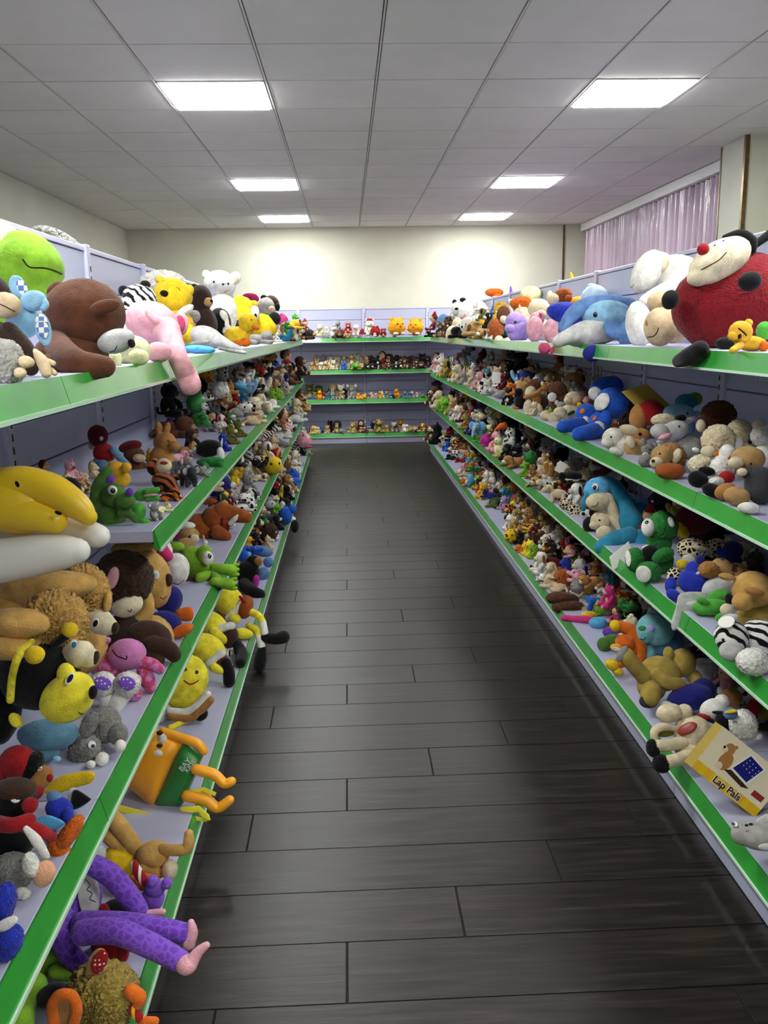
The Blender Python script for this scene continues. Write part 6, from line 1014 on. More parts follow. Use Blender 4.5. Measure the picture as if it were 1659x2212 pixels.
h = H('plush_bear', 'khaki bear plush lying on its side, dark soles showing', 'teddy bear', 1430, 1460, Z=.25, on='RD')
h.e('body', 'khaki', 1428, 1455, 44, 36, -25); h.e('hip', 'khaki', 1408, 1484, 31, 30, 0, dy=-.01); d = h.e('head', 'khaki', 1475, 1432, 28, 31, 0, dy=.03); h.e('ear', 'khaki', 1444, 1412, 11, 15, 0, par=d, dy=.02); h.e('ear', 'khaki', 1502, 1466, 15, 20, 15, par=d, dy=.02); l = h.q('leg', 'khaki', [(1392, 1462, -.02), (1370, 1438, -.03), (1354, 1418, -.03)], [18, 17, 18]); h.e('sole', 'grey', 1344, 1413, 10, 19, -30, dy=-.04, th=8); l = h.q('leg', 'khaki', [(1408, 1490, -.04), (1404, 1506, -.06)], [22, 21]); h.e('sole', 'charcoal', 1402, 1515, 21, 15, 0, dy=-.07, th=8); h.q('arm', 'khaki', [(1420, 1455, -.05), (1440, 1474, -.06), (1470, 1478, -.05)], [13, 15, 13]); h.done()
h = H('plush_monkey', 'bright orange plush with yellow paws bent over, white teeth', 'toy monkey', 1360, 1395, Z=.24, on='RD')
h.q('body', 'orange', [(1340, 1352), (1366, 1366), (1380, 1400), (1376, 1440)], [12, 15, 17, 17]); h.e('paw', 'yellow', 1329, 1352, 12, 13, 20, dy=-.01); d = h.e('head', 'orange', 1350, 1388, 21, 17, -15, dy=-.02); m = h.e('mouth', 'amber', 1332, 1400, 14, 9, -15, dy=-.04, par=d); h.f('teeth', 'white', 1331, 1402, 10, 5, m, -10, .3); h.q('arm', 'orange', [(1355, 1425), (1338, 1432), (1325, 1440)], [15, 12, 9], dy=-.04); h.e('paw', 'yellow', 1322, 1436, 15, 12, -35, dy=-.05); h.e('paw', 'yellow', 1334, 1450, 13, 9, -20, dy=-.05); h.done()
h = H('plush_hippo', 'aqua blue hippo plush with purple cheek spots', 'toy hippo', 1410, 1365, X=1.14, on='RD'); d = h.e('head', 'aqua', 1416, 1360, 40, 36); m = h.e('snout', 'aqua', 1392, 1368, 24, 22, 0, dy=-.03, par=d); h.f('nose', 'green', 1387, 1357, 8, 6, m); h.f('spot', 'lilac', 1407, 1357, 7, 7, d, up=.01); h.l('mouth', 'black', [(1383, 1380), (1390, 1382), (1394, 1377)], 1, m); h.e('body', 'dustblue', 1438, 1388, 40, 30, dy=.05); h.e('leg', 'aqua', 1400, 1412, 16, 20, dy=-.01); h.done()
mk2('plush_frog', 'moss green frog plush foot sticking out by the orange toy', 'toy frog', 1316, 1387, 1.06, 'RD', [('body', 'moss', 1325, 1386, 26, 16, 5), ('foot', 'moss', 1304, 1392, 14, 15, 0, -.01)])
mk2('plush_bird', 'deep purple plush squeezed behind the orange toy', 'plush toy', 1324, 1368, 1.10, 'RD', [('body', 'purple', 1322, 1366, 20, 13), ('wing', 'maroon', 1338, 1352, 26, 14, 0, .03)])
h = H('baby_rattle', 'pink soft rattle with a yellow smiling disc', 'rattle', 1250, 1335, X=1.02, on='RD'); h.q('handle', 'hotpink', [(1218, 1335), (1240, 1337), (1262, 1338)], [7, 7, 8]); d = h.e('disc', 'yellow', 1273, 1329, 18, 9, 0, th=8, dy=-.01); h.e('rim', 'hotpink', 1268, 1338, 20, 8, 0, dy=.0); h.l('smile', 'cocoa', [(1268, 1330), (1276, 1333), (1284, 1329)], .7, d); h.e('toy', 'sky', 1292, 1345, 20, 12, 0, dy=.02); h.done()
mk2('plush_rabbit', 'navy blue plush lying next to the khaki bear', 'plush toy', 1491, 1508, 1.12, 'RD', [('body', 'navy', 1491, 1507, 50, 28, 15), ('head', 'navy', 1520, 1490, 26, 24, 0, .02), ('paw', 'palegrey', 1440, 1522, 12, 8, 0, -.03)])
mk2('plush_goose', 'white bird plush with red and black wings lying flat', 'toy bird', 1542, 1535, 1.10, 'RD', [('body', 'white', 1542, 1532, 30, 22, 20), ('head', 'white', 1560, 1515, 16, 15, 0, .01), ('wing', 'red', 1520, 1548, 15, 6, -10, -.03), ('wing_tip', 'black', 1535, 1556, 16, 5, -25, -.03), ('collar', 'black', 1556, 1540, 18, 4, -5, -.05)])
mk2('plush_bird', 'white fluffy bird plush in a blue and yellow cap', 'toy bird', 1604, 1560, 1.10, 'RD', [('body', 'white:fur', 1606, 1566, 28, 32), ('cap', 'steel', 1578, 1542, 15, 13, 0, -.03, 0), ('cap_stripe', 'yellow', 1580, 1537, 14, 4, 10, -.05, 0), ('foot', 'white', 1635, 1590, 12, 9)], eyes=[(0, 1590, 1560)], er=3)
mk2('plush_bear', 'brown plush with a red cap wedged behind white bird', 'plush toy', 1600, 1520, 1.22, 'RD', [('body', 'fawn', 1580, 1507, 24, 20), ('cap', 'red', 1624, 1538, 13, 28, -10, -.02), ('head', 'olive', 1648, 1530, 18, 26)])
mk2('plush_boar', 'dark brown woolly plush pair of humps at the strip', 'toy boar', 1225, 1300, 1.05, 'RD', [('body', 'brown:fur', 1215, 1294, 34, 15, -5), ('body_front', 'brown:fur', 1228, 1312, 34, 15, 0, -.03), ('snout', 'cocoa', 1190, 1296, 8, 8, 0, -.01), ('face', 'beige', 1255, 1318, 14, 11, 0, -.04)])

# ================================================================ middle-sized toys, placed one by one on their shelves
LYER = ('lie', 'lying')
def colours(spec):
    c = spec.split('/'); d = dict(zip('abcde', c)); d.setdefault('b', 'oat'); d.setdefault('c', d['a']); d.setdefault('d', 'brown'); d.setdefault('e', d['c']); return d
COUNT = [0]
def rotm(yaw, lay=None):
    R = Matrix.Rotation(yaw, 4, 'Z')
    if lay == 'back': R = R @ Matrix.Rotation(math.radians(-72), 4, 'Y')
    elif lay == 'side': R = R @ Matrix.Rotation(math.radians(80), 4, 'X')
    elif lay == 'front': R = R @ Matrix.Rotation(math.radians(68), 4, 'Y')
    return R
BBR = {}
def rbb(kind, yaw, lay):
    key = (kind, round(yaw*8), lay)
    if key not in BBR:
        t = tpl(kind); m = np.array(rotm(round(yaw*8)/8, lay))[:3, :3]; lo = np.full(3, 1e9); hi = -lo
        for (_, g, M, _, _) in t.parts:
            A = np.array(M); p = (g[0]@A[:3, :3].T+A[:3, 3])@m.T; lo = np.minimum(lo, p.min(0)); hi = np.maximum(hi, p.max(0))
        BBR[key] = (lo, hi)
    return BBR[key]
POSEW = dict(back='lying on its back', side='lying on its side', front='lying face down')
def spawn(side, shelf, kind, cm, x, y, z, s, yaw, lay, single):
    yaw = round(yaw*8)/8
    lb, cat, gr = auto_label(kind, cm, side, shelf, s*.9, POSEW.get(lay), x, y); w = words(kind)[0].replace(' ', '_')
    COUNT[0] += 1
    return emit(tpl(kind), 'plush_'+w if w not in ('doll', 'rag_doll') else w, lb, cat, gr, Matrix.Translation((x, y, z)) @ rotm(yaw, lay) @ Matrix.Scale(s, 4), cm, single)
def support(side, shelf, x, y, gap, depth=0):
    """soft toys lying underneath a raised one, so that it rests on the heap"""
    if gap < .03 or depth > 3: return
    kind = random.choice(('lyingbear', 'lyingdog', 'lyingcat', 'seal')); cm = colours(random.choice(('tan/oat/brown', 'brown/tan/cocoa', 'cocoa/tan/black', 'ash/oat/grey', 'black/oat/charcoal')))
    hgt = min(gap, .11); yaw = round((FACE[side]+random.uniform(-1, 1))*8)/8; lo, hi = rbb(kind, yaw, None); s = hgt/(hi[2]-lo[2])*1.05
    z = ZS[shelf]+gap-hgt
    spawn(side, shelf, kind, cm, x, y, z-lo[2]*s, s, yaw, None, True); support(side, shelf, x, y, gap-hgt, depth+1)
def mid(side, shelf, text):
    grow = 1.12 if side == 'K' else 1.2 if shelf == 'A' else 1.4
    f, p, sg = LAT[side]
    for ln in text.strip().splitlines():
        b = ln.split(); px, py, hp, kind, spec = float(b[0]), float(b[1]), float(b[2])*grow, b[3], b[4]; lay = b[5] if len(b) > 5 and b[5] != '-' else None
        wide = kind in ('dolphin', 'whale', 'seal', 'caterpillar', 'turtle', 'giraffe', 'horse', 'elephant', 'hippo', 'standingdog', 'sheep', 'dinosaur') or kind.startswith('lying')
        yaw = FACE[side]+(random.uniform(-1.3, 1.3) if wide else random.uniform(-.75, .45)*(1 if side != 'R' else -1))
        yaw = round(yaw*8)/8; lo, hi = rbb(kind, yaw, lay); dz, dx = hi[2]-lo[2], hi[0]-lo[0]
        d = FW+RT*((px-829.5)/FPX)-UP*((py-1106)/FPX); zc = 4.0 if side != 'K' else 11.; cm = colours(spec)
        for _ in range(6):
            s = hp*zc/FPX/max(dz, .75*dx); zz = ZS[shelf]+.5*dz*s; t = (zz-CAM_H)/d.z if abs(d.z) > 1e-4 else 1e3
            if side == 'K': t = min(max(t, (f+.03)/d.y), (p-.05)/d.y) if t > 0 else (p-.1)/d.y
            else:
                a = f+(p-f)*.04; bb_ = p-(p-f)*.18
                ta, tb = a/d.x, bb_/d.x; lim = (9.2 if side == 'L' else 10.15)/d.y; ta, tb = min(ta, lim), min(tb, lim); t = min(max(t, min(ta, tb)), max(ta, tb)) if t > 0 else max(ta, tb)
            zc = t
        c = EYE+d*t; s = hp*t/FPX/max(dz, .75*dx); z0 = c.z-.5*dz*s
        z0 = max(z0, ZS[shelf]); gap = z0-ZS[shelf]
        cx, cy = c.x-(lo[0]+hi[0])/2*s, c.y-(lo[1]+hi[1])/2*s
        # keep clear of the back panel
        if side == 'L': cx += max(0, -.915-(cx+lo[0]*s))
        elif side == 'R': cx -= max(0, (cx+hi[0]*s)-1.429)
        else: cy -= max(0, (cy+hi[1]*s)-11.575)
        if gap > .035: support(side, shelf, c.x, c.y, gap)
        spawn(side, shelf, kind, cm, cx, cy, z0-lo[2]*s, s, yaw, lay, hp < 33)
        stamp(side, shelf, c.x, c.y, .42*s*max(dx, hi[1]-lo[1]), gap+dz*s*.9)
mid('L', 'A', '''
610 690 22 puffball hotpink/pink/red
640 690 22 frog apple/lime/green
624 710 26 frog green/lime/green
612 722 24 dog white/oat/brown
636 730 26 standingdog white/oat/brown
655 724 30 dog brown/tan/cocoa
640 712 24 bear tan/oat/brown
600 727 20 bear white/oat/brown
652 700 20 elf white/skin/red
''')
mid('L', 'B', '''
104 1016 34 ragdoll brick/skin/rose
128 1036 34 lyingdog oat/cream/tan
157 1016 36 pig pink/rose/pink
158 1050 36 lyingbear tan/oat/brown
184 1040 36 cat beige/oat/tan
201 1015 30 lion oat/cream/tan
322 984 24 chick yellow/gold/orange
374 906 34 doll black/skin/purple/black
369 886 18 puffball lemon/yellow/orange
398 930 30 lyingcat purple/rose/purple
392 1006 34 elephant grey/pink/grey
426 1018 32 lyingelephant grey/ash/grey
410 1040 34 elephant charcoal/ash/grey
366 1068 30 lyingcat orange:tiger/oat/orange
350 1096 26 lyingbear paleyellow/pink/pink
338 1110 28 mouse grey/palegrey/grey
388 985 28 lyingdog pink/oat/rose
417 950 34 dog darkbrown/tan/black
400 968 26 lyingbear fawn/oat/brown
418 975 20 lyingcat white/black/black
486 955 28 bear royal/blue/navy
505 950 30 frog olive/oat/olive
368 860 58 cat black/charcoal/black
394 905 30 monkey cocoa/oat/black
466 868 34 elephant grey/pink/grey
470 890 34 koala grey/ash/grey
482 842 34 pig pink/rose/pink
520 886 40 lyingelephant ash/oat/grey
500 905 26 frog moss/white/red
478 912 24 dog white/red/red
460 920 26 lyingbear ash/oat/grey
520 925 28 frog olive/cream/red
495 925 24 lyingdog oat/white/brown
548 905 30 lyingrabbit beige/oat/beige
560 895 26 bear oat/white/oat
581 874 26 seal white/oat/white
573 888 24 whale cream/white/oat
602 871 18 puffball lime/apple/lime
592 855 22 frog lime/apple/green
516 815 30 frog olive/lime/red
508 828 22 hatbear red/skin/red
551 835 30 elf gold/skin/red
522 838 26 bear fawn/oat/brown
540 825 26 dog darkgreen/tan/green
566 820 30 rabbit maroon/rose/maroon
583 838 28 cat grey/palegrey/grey
600 836 26 bear tan/oat/brown
612 825 26 dog oat/cream/tan
575 792 28 frog apple/lime/green
590 780 34 monkey brown/oat/brown
602 800 28 bear blue/lightblue/blue
625 780 38 doll brown/skin/red/brown/red
622 805 28 bear red/oat/red
640 800 28 elf red/skin/black/black
612 850 24 mouse ash/pink/ash
628 820 24 lyingdog brown/tan/cocoa
650 790 30 dog cocoa/tan/black
''')
mid('L', 'C', '''
540 1046 40 cat grey:fur/palegrey/charcoal
535 1070 30 lyingdog white:spots:black/white/black
526 1094 32 lyingdog white:spots:black/white/black
506 1056 28 cow white/palegrey/black
475 1048 42 puffball navy/purple/navy
508 1032 26 duck yellow/lemon/orange
520 1020 22 chick gold/yellow/orange
486 1076 26 chick lemon/yellow/orange
510 1008 24 frog lime/apple/yellow
496 1036 24 elf teal/oat/sky
580 998 40 caterpillar yellow/gold/yellow
543 992 34 cat ash:tiger:charcoal/white/ash
551 967 30 dog oat/white/black
577 975 32 dog white/oat/brown
578 956 24 lyingdog brown/oat/brick
597 980 18 puffball red/maroon/red
608 957 26 dolphin grey/palegrey/grey
583 937 34 horse white:tiger/white/black
606 937 28 seal white/palegrey/black
590 918 24 frog green/white/red
619 907 36 ragdoll pink/skin/pink/brown
611 888 24 bear teal/sky/teal
627 868 26 doll lilac/oat/lilac/purple
642 880 28 dog oat/cream/tan
655 868 28 bear tan/oat/brown
640 900 26 lyingbear palegrey/white/ash
645 850 24 cat brown/tan/cocoa
558 1012 26 bear beige/oat/tan
560 1030 26 lyingdog oat/tan/brown
541 1020 24 cow white/oat/black
520 992 26 bear charcoal/oat/black
494 1075 24 dog maroon/oat/red
470 1082 30 elephant charcoal/lime/grey
445 1172 24 rabbit white/palegrey/white
386 1160 26 pig rose/pink/rose
''')
mid('L', 'D', '''
657 951 26 puffball pink/rose/hotpink
645 957 28 horse palegrey:tiger/oat/charcoal
622 970 28 giraffe tan/oat/brown
642 988 28 cow white:spots:black/oat/black
655 980 22 dog black/white/black
610 1022 32 bear beige/oat/tan
626 1016 24 lyingdog oat/cream/tan
640 1012 24 cow white/palegrey/black
629 1037 22 dolphin blue/sky/blue
600 1052 38 cat black/charcoal/black
625 1053 30 dog fawn/white/brown
610 1064 24 chick yellow/lemon/orange
575 1090 34 hippo grey/palegrey/grey
603 1085 38 lyingcat black/darkgreen/black
568 1112 30 koala grey/ash/charcoal
592 1118 34 lyingbear charcoal/lime/black
552 1140 36 monkey darkbrown/oat/cocoa
583 1148 30 puffball cocoa/white/ash
597 1140 24 dog black/white/black
590 1160 26 cow white/oat/black
612 1150 20 cat white/palegrey/black
537 1175 26 duck gold/yellow/orange
555 1168 32 bear black/charcoal/black
582 1180 22 bear oat/cream/tan
520 1192 24 mouse pink/oat/pink
516 1210 24 pig pink/rose/pink
635 1100 24 puffball blue/sky/blue
600 1100 24 frog lime/apple/green
620 1080 26 cat black/white/black
590 1030 26 dog oat/white/tan
628 995 24 giraffe oat/cream/tan
606 1000 28 horse oat/cream/brown
''')
mid('R', 'A', '''
1042 706 26 duck gold/yellow/olive
1052 690 32 cow black/white/white
1000 691 24 pig pink/rose/pink
932 692 36 elf brown/skin/red/brown
945 715 24 bear oat/cream/tan
1040 680 24 dog olive/oat/black
1062 728 24 dog white/palegrey/black
1240 752 24 bear khaki/oat/tan
968 708 22 bear black/white/black
1100 660 26 bear white/cream/white
''')
mid('R', 'B', '''
1142 782 54 dog black/charcoal/black
1096 786 26 bear black/charcoal/black
1121 802 32 bear rose/pink/rose
1106 822 26 lyingbear mauve/pink/mauve
1137 815 34 horse white/palegrey/black
1181 806 40 elephant grey/ash/grey
1090 848 32 dolphin ash/palegrey/grey
1118 864 32 toucan black/charcoal/orange
1100 868 28 cat black/oat/black
1120 850 22 puffball white/palegrey/white
1078 800 30 dog white/oat/grey
1060 780 30 lion fawn/oat/tan
1038 800 30 pig pink/oat/rose
1038 822 28 dog pink/cream/black
1042 838 26 cow white/black/black
1052 848 26 bear palegrey/white/ash
1015 815 28 bear oat/cream/tan
1000 825 28 rabbit ash/pink/ash
990 838 28 dog oat/white/oat
985 808 28 doll maroon/skin/red
965 812 28 dog khaki/oat/black
950 800 28 bear white/palegrey/white
972 790 28 rabbit ash/oat/ash
990 782 30 koala grey/palegrey/grey
1012 780 30 cat grey/oat/grey
1040 772 28 lion brown/tan/cocoa
938 798 24 pig pink/oat/pink
955 780 26 mouse palegrey/pink/ash
1022 800 26 mouse oat/pink/oat
1075 830 26 rabbit white/pink/white
1150 900 22 bear oat/cream/oat
1205 780 30 lion fawn/oat/brown
''')
mid('R', 'C', '''
1101 938 54 toucan black/charcoal/orange
1119 970 34 turtle olive/oat/ash:tiger:charcoal
1117 996 40 lyingdog fawn/cream/fawn
1078 982 34 chick paleyellow/cream/gold
1092 975 30 cow black/charcoal/oat
1067 955 36 pig pink/rose/pink
1050 960 20 puffball magenta/hotpink/magenta
1035 932 30 elephant lightblue/sky/lightblue
1060 905 30 bear teal/sky/teal
1040 947 24 turtle apple/lime/moss
1062 928 30 lyingdog paleyellow/lime/lime
1094 912 40 hippo grey/palegrey/grey
1120 905 34 elephant charcoal/grey/charcoal
1165 960 50 bear black/charcoal/black
1210 965 56 dog black/charcoal/black
1147 998 30 giraffe tan:spots:brown/oat/brown
1172 1040 40 lyingdog tan:spots:brown/oat/fawn
1192 1030 36 giraffe tan/oat/brown
1190 998 32 giraffe fawn/tan/brown
1130 1022 24 frog lime/apple/green
1160 1022 30 lyingcat fawn:leopard:brown/oat/tan
1218 1040 32 bear black/oat/black
1211 1060 30 bear red/tan/red
1200 1072 30 standingdog oat/cream/tan
1247 1070 38 dog white/palegrey/black
1258 1035 30 lyingdog white:spots:black/white/black
1240 1020 26 cat tan:leopard:black/white/tan
1012 886 32 doll red/oat/red/red
995 892 28 doll brown/skin/maroon
958 886 24 puffball lime/apple/lime
962 898 24 frog lime/apple/lime
985 905 28 cow white/oat/black
1005 912 28 cat khaki/oat/tan
1020 925 24 dog navy/red/maroon
1030 890 26 bear blue/oat/blue
1038 908 24 rabbit lightblue/white/sky
940 882 28 dog brown/oat/brown
950 870 28 monkey oat/cream/tan
975 878 28 bear tan/cream/tan
978 862 30 cat cocoa/tan/black
1000 868 30 lion fawn/tan/brown
1046 884 40 cat black/charcoal/black
1272 1090 26 dog cocoa/tan/black
1225 1062 26 pig maroon/tan/red
1575 1210 60 dog navy/royal/navy
1620 1220 50 bear darkgreen/moss/darkgreen
1545 1120 60 dog charcoal/black/black
1430 1085 50 puffball charcoal/black/black
''')
mid('R', 'D', '''
945 935 34 cat black/oat/black
935 945 26 monkey brown/oat/brown
1156 1128 30 lyingcat orange:tiger/oat/orange
1148 1140 26 bear maroon/red/maroon
1112 1186 32 caterpillar yellow:spots:brown/gold/yellow
1132 1205 24 seal orange/amber/orange
1120 1200 22 bear black/charcoal/black
1162 1232 30 ragdoll hotpink/skin/hotpink
1140 1225 26 bear lemon/yellow/lemon
1136 1238 20 puffball yellow/gold/red
1218 1222 32 bear royal/blue/royal
1247 1232 42 bear palegrey/oat/ash
1272 1240 38 elephant navy/royal/navy
1215 1250 34 puffball rust/fawn/brown
1170 1257 34 dog white/oat/rust
1185 1262 30 lyingdog white/cream/fawn
1199 1277 34 lyingrabbit beige/cream/beige
1268 1266 24 puffball gold/yellow/gold
1248 1272 28 doll oat/skin/oat/fawn
1299 1309 28 puffball lime/apple/lime
1285 1305 28 elephant blue/teal/blue
1321 1302 34 monkey pink/oat/pink
1325 1330 30 doll mauve/skin/hotpink/brown
1345 1290 34 bear beige/oat/tan
1310 1270 34 elf brick/skin/red/gold
1330 1275 30 chick rose/oat/yellow
1295 1260 28 doll khaki/skin/tan
1340 1320 38 bear brown/tan/brown
1370 1330 50 dog black/charcoal/black
1187 1163 32 sheep white/palegrey/white
1177 1175 28 penguin black/white/orange
1148 1175 22 seal red/maroon/red
1212 1180 26 bear red/black/red
1206 1200 30 cat black/white/black
1232 1205 30 bear olive/khaki/olive
1150 1190 24 frog lime/apple/green
1190 1210 34 lyingdog maroon/brown/maroon
1165 1205 24 cow white:spots:black/white/black
1180 1222 26 lyingbear oat/cream/tan
1192 1235 30 monkey beige/oat/fawn
1262 1205 30 bear charcoal/navy/charcoal
1255 1160 36 lyingcat charcoal/ash/charcoal
1160 1095 26 bear tan/oat/brown
1110 1095 24 chick lemon/yellow/orange
1100 1105 24 bear black/oat/black
1135 1112 24 lyingdog oat/cream/tan
1120 1115 22 mouse palegrey/white/ash
1098 1128 26 bear white/palegrey/white
1105 1145 26 bear tan/oat/brown
1120 1150 24 bear fawn/oat/brown
1138 1160 24 rabbit oat/cream/oat
1125 1130 24 lyingcat palegrey/white/ash
1072 1085 28 turtle olive/moss/darkgreen
1040 1070 26 bear gold/yellow/blue
1015 1062 24 caterpillar orange/amber/rust
1018 1045 22 lyingdog peach/pink/rose
1030 1040 22 bear lime/lemon/apple
1020 1035 22 dolphin teal/sky/teal
1005 1020 22 lyingbear oat/pink/beige
1047 1022 24 bear rose/oat/red
1012 1002 22 bear teal/sky/teal
''')
mid('K', 'A', '''
660 702 30 elf paleyellow/skin/red
688 714 24 bear oat/cream/red
705 712 14 bear paleyellow/cream/gold
722 714 24 hatbear white/oat/grey
730 704 20 cat grey/ash/black
742 715 24 lyingbear red/white/red
752 708 20 bear red/oat/red
768 712 24 cow white/pink/red
776 716 20 lyingbear red/white/red
800 705 36 hatbear white/cream/red
810 716 22 puffball red/white/red
828 719 18 bear red/oat/brown
857 705 36 puffball amber/white/orange
852 716 18 lyingdog palegrey/white/palegrey
898 706 34 puffball amber/white/orange
902 718 18 lyingdog palegrey/white/steel
884 714 16 bear oat/white/oat
''')
KB = []
rng = random.Random(3)
for x in range(676, 928, 9):
    light = x < 792
    KB.append(f"{x+rng.uniform(-3,3):.0f} {791+rng.uniform(-2,2):.0f} {rng.choice((16,18,20))} {rng.choice(('bear','dog','lyingbear','rabbit','cat','monkey','lyingdog'))} {rng.choice(('cream/white/oat','white/oat/cream','oat/cream/tan','tan/oat/brown') if light else ('cocoa/tan/black','brown/tan/cocoa','black/white/black','darkbrown/oat/brown','cocoa/oat/black'))}")
    KB.append(f"{x+4+rng.uniform(-3,3):.0f} {779+rng.uniform(-3,3):.0f} {rng.choice((18,20,24))} {rng.choice(('bear','dog','monkey','rabbit','cat'))} {rng.choice(('ash/oat/grey','beige/oat/tan','tan/oat/brown','grey/palegrey/grey') if light else ('cocoa/oat/black','black/charcoal/black','darkbrown/tan/black','brown/oat/cocoa','charcoal/red/black'))}")
mid('K', 'B', '\n'.join(KB)+'''
741 792 16 bear blue/sky/blue
766 791 20 lyingbear apple/lime/green
858 780 24 penguin black/white/orange
824 775 30 ragdoll brick/skin/red/maroon
779 775 28 rabbit khaki/oat/tan
940 776 26 doll black/skin/red/black
''')
KC = []
for x in range(668, 930, 8):
    KC.append(f"{x+rng.uniform(-3,3):.0f} {856+rng.uniform(-2,2):.0f} {rng.choice((11,13,15))} {rng.choice(('bear','dog','duck','lyingbear','frog','cat'))} {rng.choice(('oat/cream/tan','amber/yellow/orange','teal/sky/aqua','white/oat/black','black/white/black','red/oat/red','tan/oat/brown','pink/oat/rose','grey/ash/grey','moss/lime/green'))}")
mid('K', 'C', '\n'.join(KC)+'''
669 845 28 bear olive/khaki/brown
689 845 26 frog moss/lime/green
719 846 28 dog tan/oat/brown
733 846 28 bear white/oat/black
760 845 28 koala ash/white/grey
742 852 22 bear black/oat/black
716 857 20 rabbit sky/white/aqua
691 860 18 duck amber/yellow/orange
857 855 18 duck amber/orange/orange
943 838 30 monkey black/charcoal/black
''')
KD = []
for x in range(660, 935, 7):
    KD.append(f"{x+rng.uniform(-3,3):.0f} {929+rng.uniform(-2,2):.0f} {rng.choice((11,13,16))} {rng.choice(('bear','dog','cow','lyingbear','cat','penguin'))} {rng.choice(('oat/cream/tan','brown/tan/cocoa','white/oat/black','black/white/black','tan/oat/brown','khaki/oat/brown','grey/ash/grey','gold/oat/orange'))}")
mid('K', 'D', '\n'.join(KD)+'''
693 927 26 lyingelephant steel/blue/steel
713 920 24 cat black/charcoal/black
728 921 24 dog charcoal/oat/black
760 924 22 bear khaki/oat/brown
780 920 24 monkey brown/oat/cocoa
818 921 26 monkey olive/tan/cocoa
866 918 22 monkey fawn/gold/brown
802 922 18 bear navy/royal/navy
852 925 20 bear palegrey/lightblue/ash
''')
# white paper tags on toys of the curtain-side rack
for (px, py, w, hgt, X, ang, lb) in ((1072, 816, 9, 12, 1.02, 0, 'white paper tag tied to a toy on the second curtain-side shelf'), (1212, 1010, 10, 12, 1.05, -30, 'white paper tag tied to a toy on the third curtain-side shelf')):
    h = H('paper_tag', lb, 'paper tag', px, py, X=X, on='RB'); a = math.radians(ang)
    h.p('card', 'white:flat', [(px+x*math.cos(a)+y*math.sin(a), py-x*math.sin(a)+y*math.cos(a)) for (x, y) in ((-w, -hgt), (w, -hgt), (w, hgt), (-w, hgt))], .8, smooth=False); h.done()

# ================================================================ the rest of the heaps: each toy dropped onto what lies below it
NEUT = ['tan/oat/brown', 'brown/tan/cocoa', 'oat/cream/tan', 'white/oat/brown', 'cream/white/oat', 'ash/palegrey/grey', 'grey/palegrey/charcoal', 'black/white/black', 'cocoa/tan/black', 'beige/oat/tan', 'fawn/oat/brown', 'palegrey/white/ash', 'darkbrown/oat/black', 'white:spots:black/white/black', 'khaki/oat/brown']
VIV = ['yellow/lemon/orange', 'red/oat/red', 'blue/sky/royal', 'pink/rose/pink', 'orange/amber/orange', 'lime/apple/green', 'green/lime/darkgreen', 'lilac/oat/purple', 'teal/sky/aqua', 'hotpink/pink/magenta', 'lightblue/white/sky', 'navy/royal/navy', 'gold/oat/orange', 'maroon/tan/red', 'orange:tiger/oat/orange', 'tan:leopard:brown/oat/tan']
KINDS = ['bear', 'bear', 'dog', 'dog', 'monkey', 'rabbit', 'cat', 'lyingbear', 'lyingdog', 'mouse', 'koala', 'cow', 'duck', 'doll', 'frog', 'elephant', 'giraffe', 'horse', 'penguin', 'lyingcat', 'seal', 'turtle', 'pig', 'lion', 'hippo', 'puffball', 'lyingrabbit', 'sheep', 'chick', 'hatbear', 'elf']
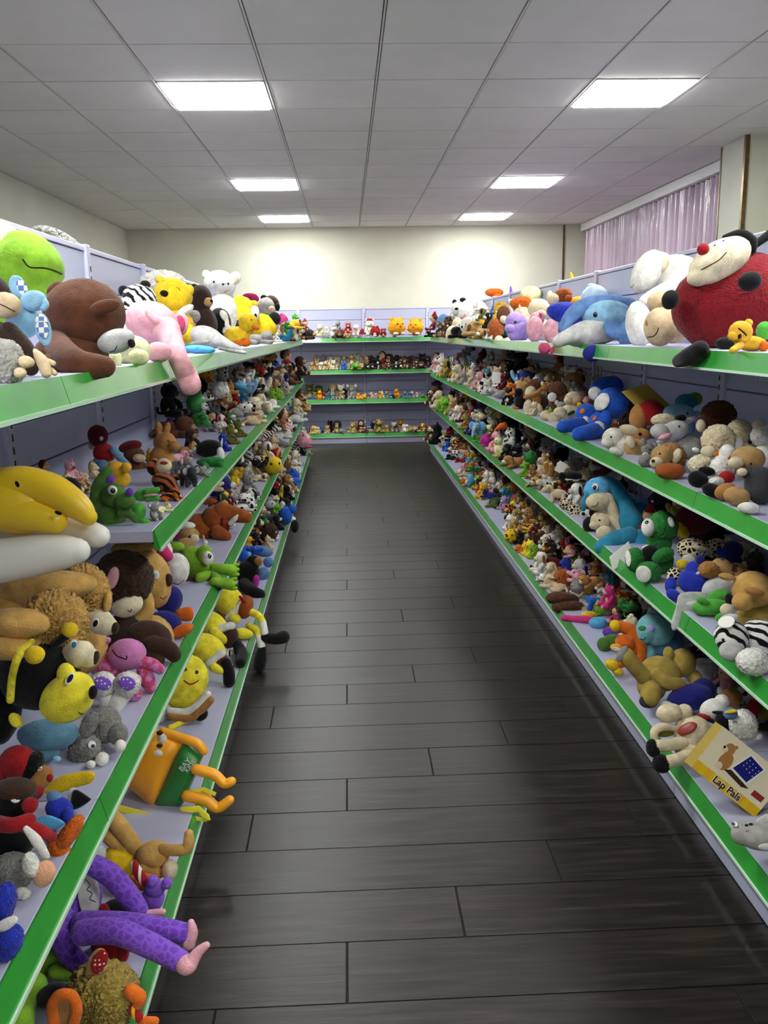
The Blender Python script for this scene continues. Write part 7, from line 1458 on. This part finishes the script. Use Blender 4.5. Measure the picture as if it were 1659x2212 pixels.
def fill(side, shelf, y0, y1, smin, smax, n, p0, p1, viv=.25, u0=.03, u1=.42, zmax=9):
    f, p, sg = LAT[side]; made = 0; tries = 0
    while made < n and tries < n*14:
        tries += 1; u = random.uniform(u0, u1); y = random.uniform(y0, y1); s = random.uniform(smin, smax)
        kind = random.choice(KINDS); spec = random.choice(VIV if random.random() < viv else NEUT)
        if kind in ('doll', 'elf'): spec = f"brown/skin/{random.choice(('red', 'teal', 'pink', 'yellow', 'navy'))}/{random.choice(('brown', 'gold', 'black'))}"
        lay = random.choice((None, None, None, 'back', 'side')) if not kind.startswith('lying') else None
        yaw = round((FACE[side]+random.uniform(-1.1, 1.1))*8)/8; lo, hi = rbb(kind, yaw, lay); dx, dy, dz = (hi-lo)*s
        x = f+(p-f)/abs(p-f)*u if side != 'K' else y; yy = y if side != 'K' else f+u
        r = .36*min(dx, dy); z = rest(side, shelf, x, yy, r)*.92
        lim = p0+(p1-p0)*u/.42
        if z+dz*.6 > lim or z > zmax: continue
        cx, cy = x-(lo[0]+hi[0])/2*s, yy-(lo[1]+hi[1])/2*s
        if side == 'L': cx += max(0, -.915-(cx+lo[0]*s)); 
        elif side == 'R': cx -= max(0, (cx+hi[0]*s)-1.429)
        spawn(side, shelf, kind, colours(spec), cx, cy, ZS[shelf]+z-lo[2]*s, s, yaw, lay, True)
        stamp(side, shelf, x, yy, .46*max(dx, dy), z+dz*.92); made += 1
fill('L', 'A', 5.6, 9.2, .12, .2, 16, .16, .3)
fill('L', 'B', 4.4, 9.25, .09, .15, 95, .13, .28, .2)
fill('L', 'C', 4.2, 9.25, .09, .14, 85, .11, .25, .2)
fill('L', 'D', 3.5, 9.25, .09, .14, 85, .10, .27, .22)
fill('R', 'A', 6.6, 10.2, .13, .22, 28, .18, .34, .2)
fill('R', 'B', 4.3, 10.2, .09, .15, 115, .12, .28, .15)
fill('R', 'B', 2.2, 4.3, .09, .14, 12, .10, .2, .15, u0=.2, zmax=.02)
fill('R', 'C', 3.9, 10.2, .08, .14, 130, .11, .27, .2)
fill('R', 'C', 2.2, 3.9, .09, .15, 12, .10, .22, .1, u0=.2, zmax=.02)
fill('R', 'D', 3.1, 10.2, .075, .12, 300, .09, .28, .3)
fill('R', 'D', 2.1, 3.1, .10, .15, 14, .08, .24, .1, u0=.24, zmax=.02)
# the shelves go on beside the viewpoint: larger toys there too
for lv in 'ABCD':
    fill('R', lv, .15, 1.75, .2, .3, 12, .16, .3, .25, u0=.1)
    if lv != 'B': fill('L', lv, .1, .85, .2, .3, 6, .16, .3, .25, u0=.1)
for lb, obs in LABELS.items():
    for o in obs:
        if len(obs) == 1 and 'group' in o.keys(): del o['group']
        elif len(obs) > 1: o['group'] = obs[0].get('group') or lb
import collections
print(collections.Counter(o['category'] for o in scene.objects if 'category' in o.keys()).most_common(12))
print('toys by pattern:', COUNT[0], 'objects:', len(scene.objects), 'labels:', len(LABELS), 'shared:', sum(len(v) for v in LABELS.values() if len(v) > 1))
print('floating heroes:', [(o.name, o['z_over_shelf']) for o in scene.objects if 'z_over_shelf' in o.keys() and (o['z_over_shelf'] > .05 or o['z_over_shelf'] < -.06)])
for o in scene.objects:
    if 'z_over_shelf' in o.keys(): del o['z_over_shelf']
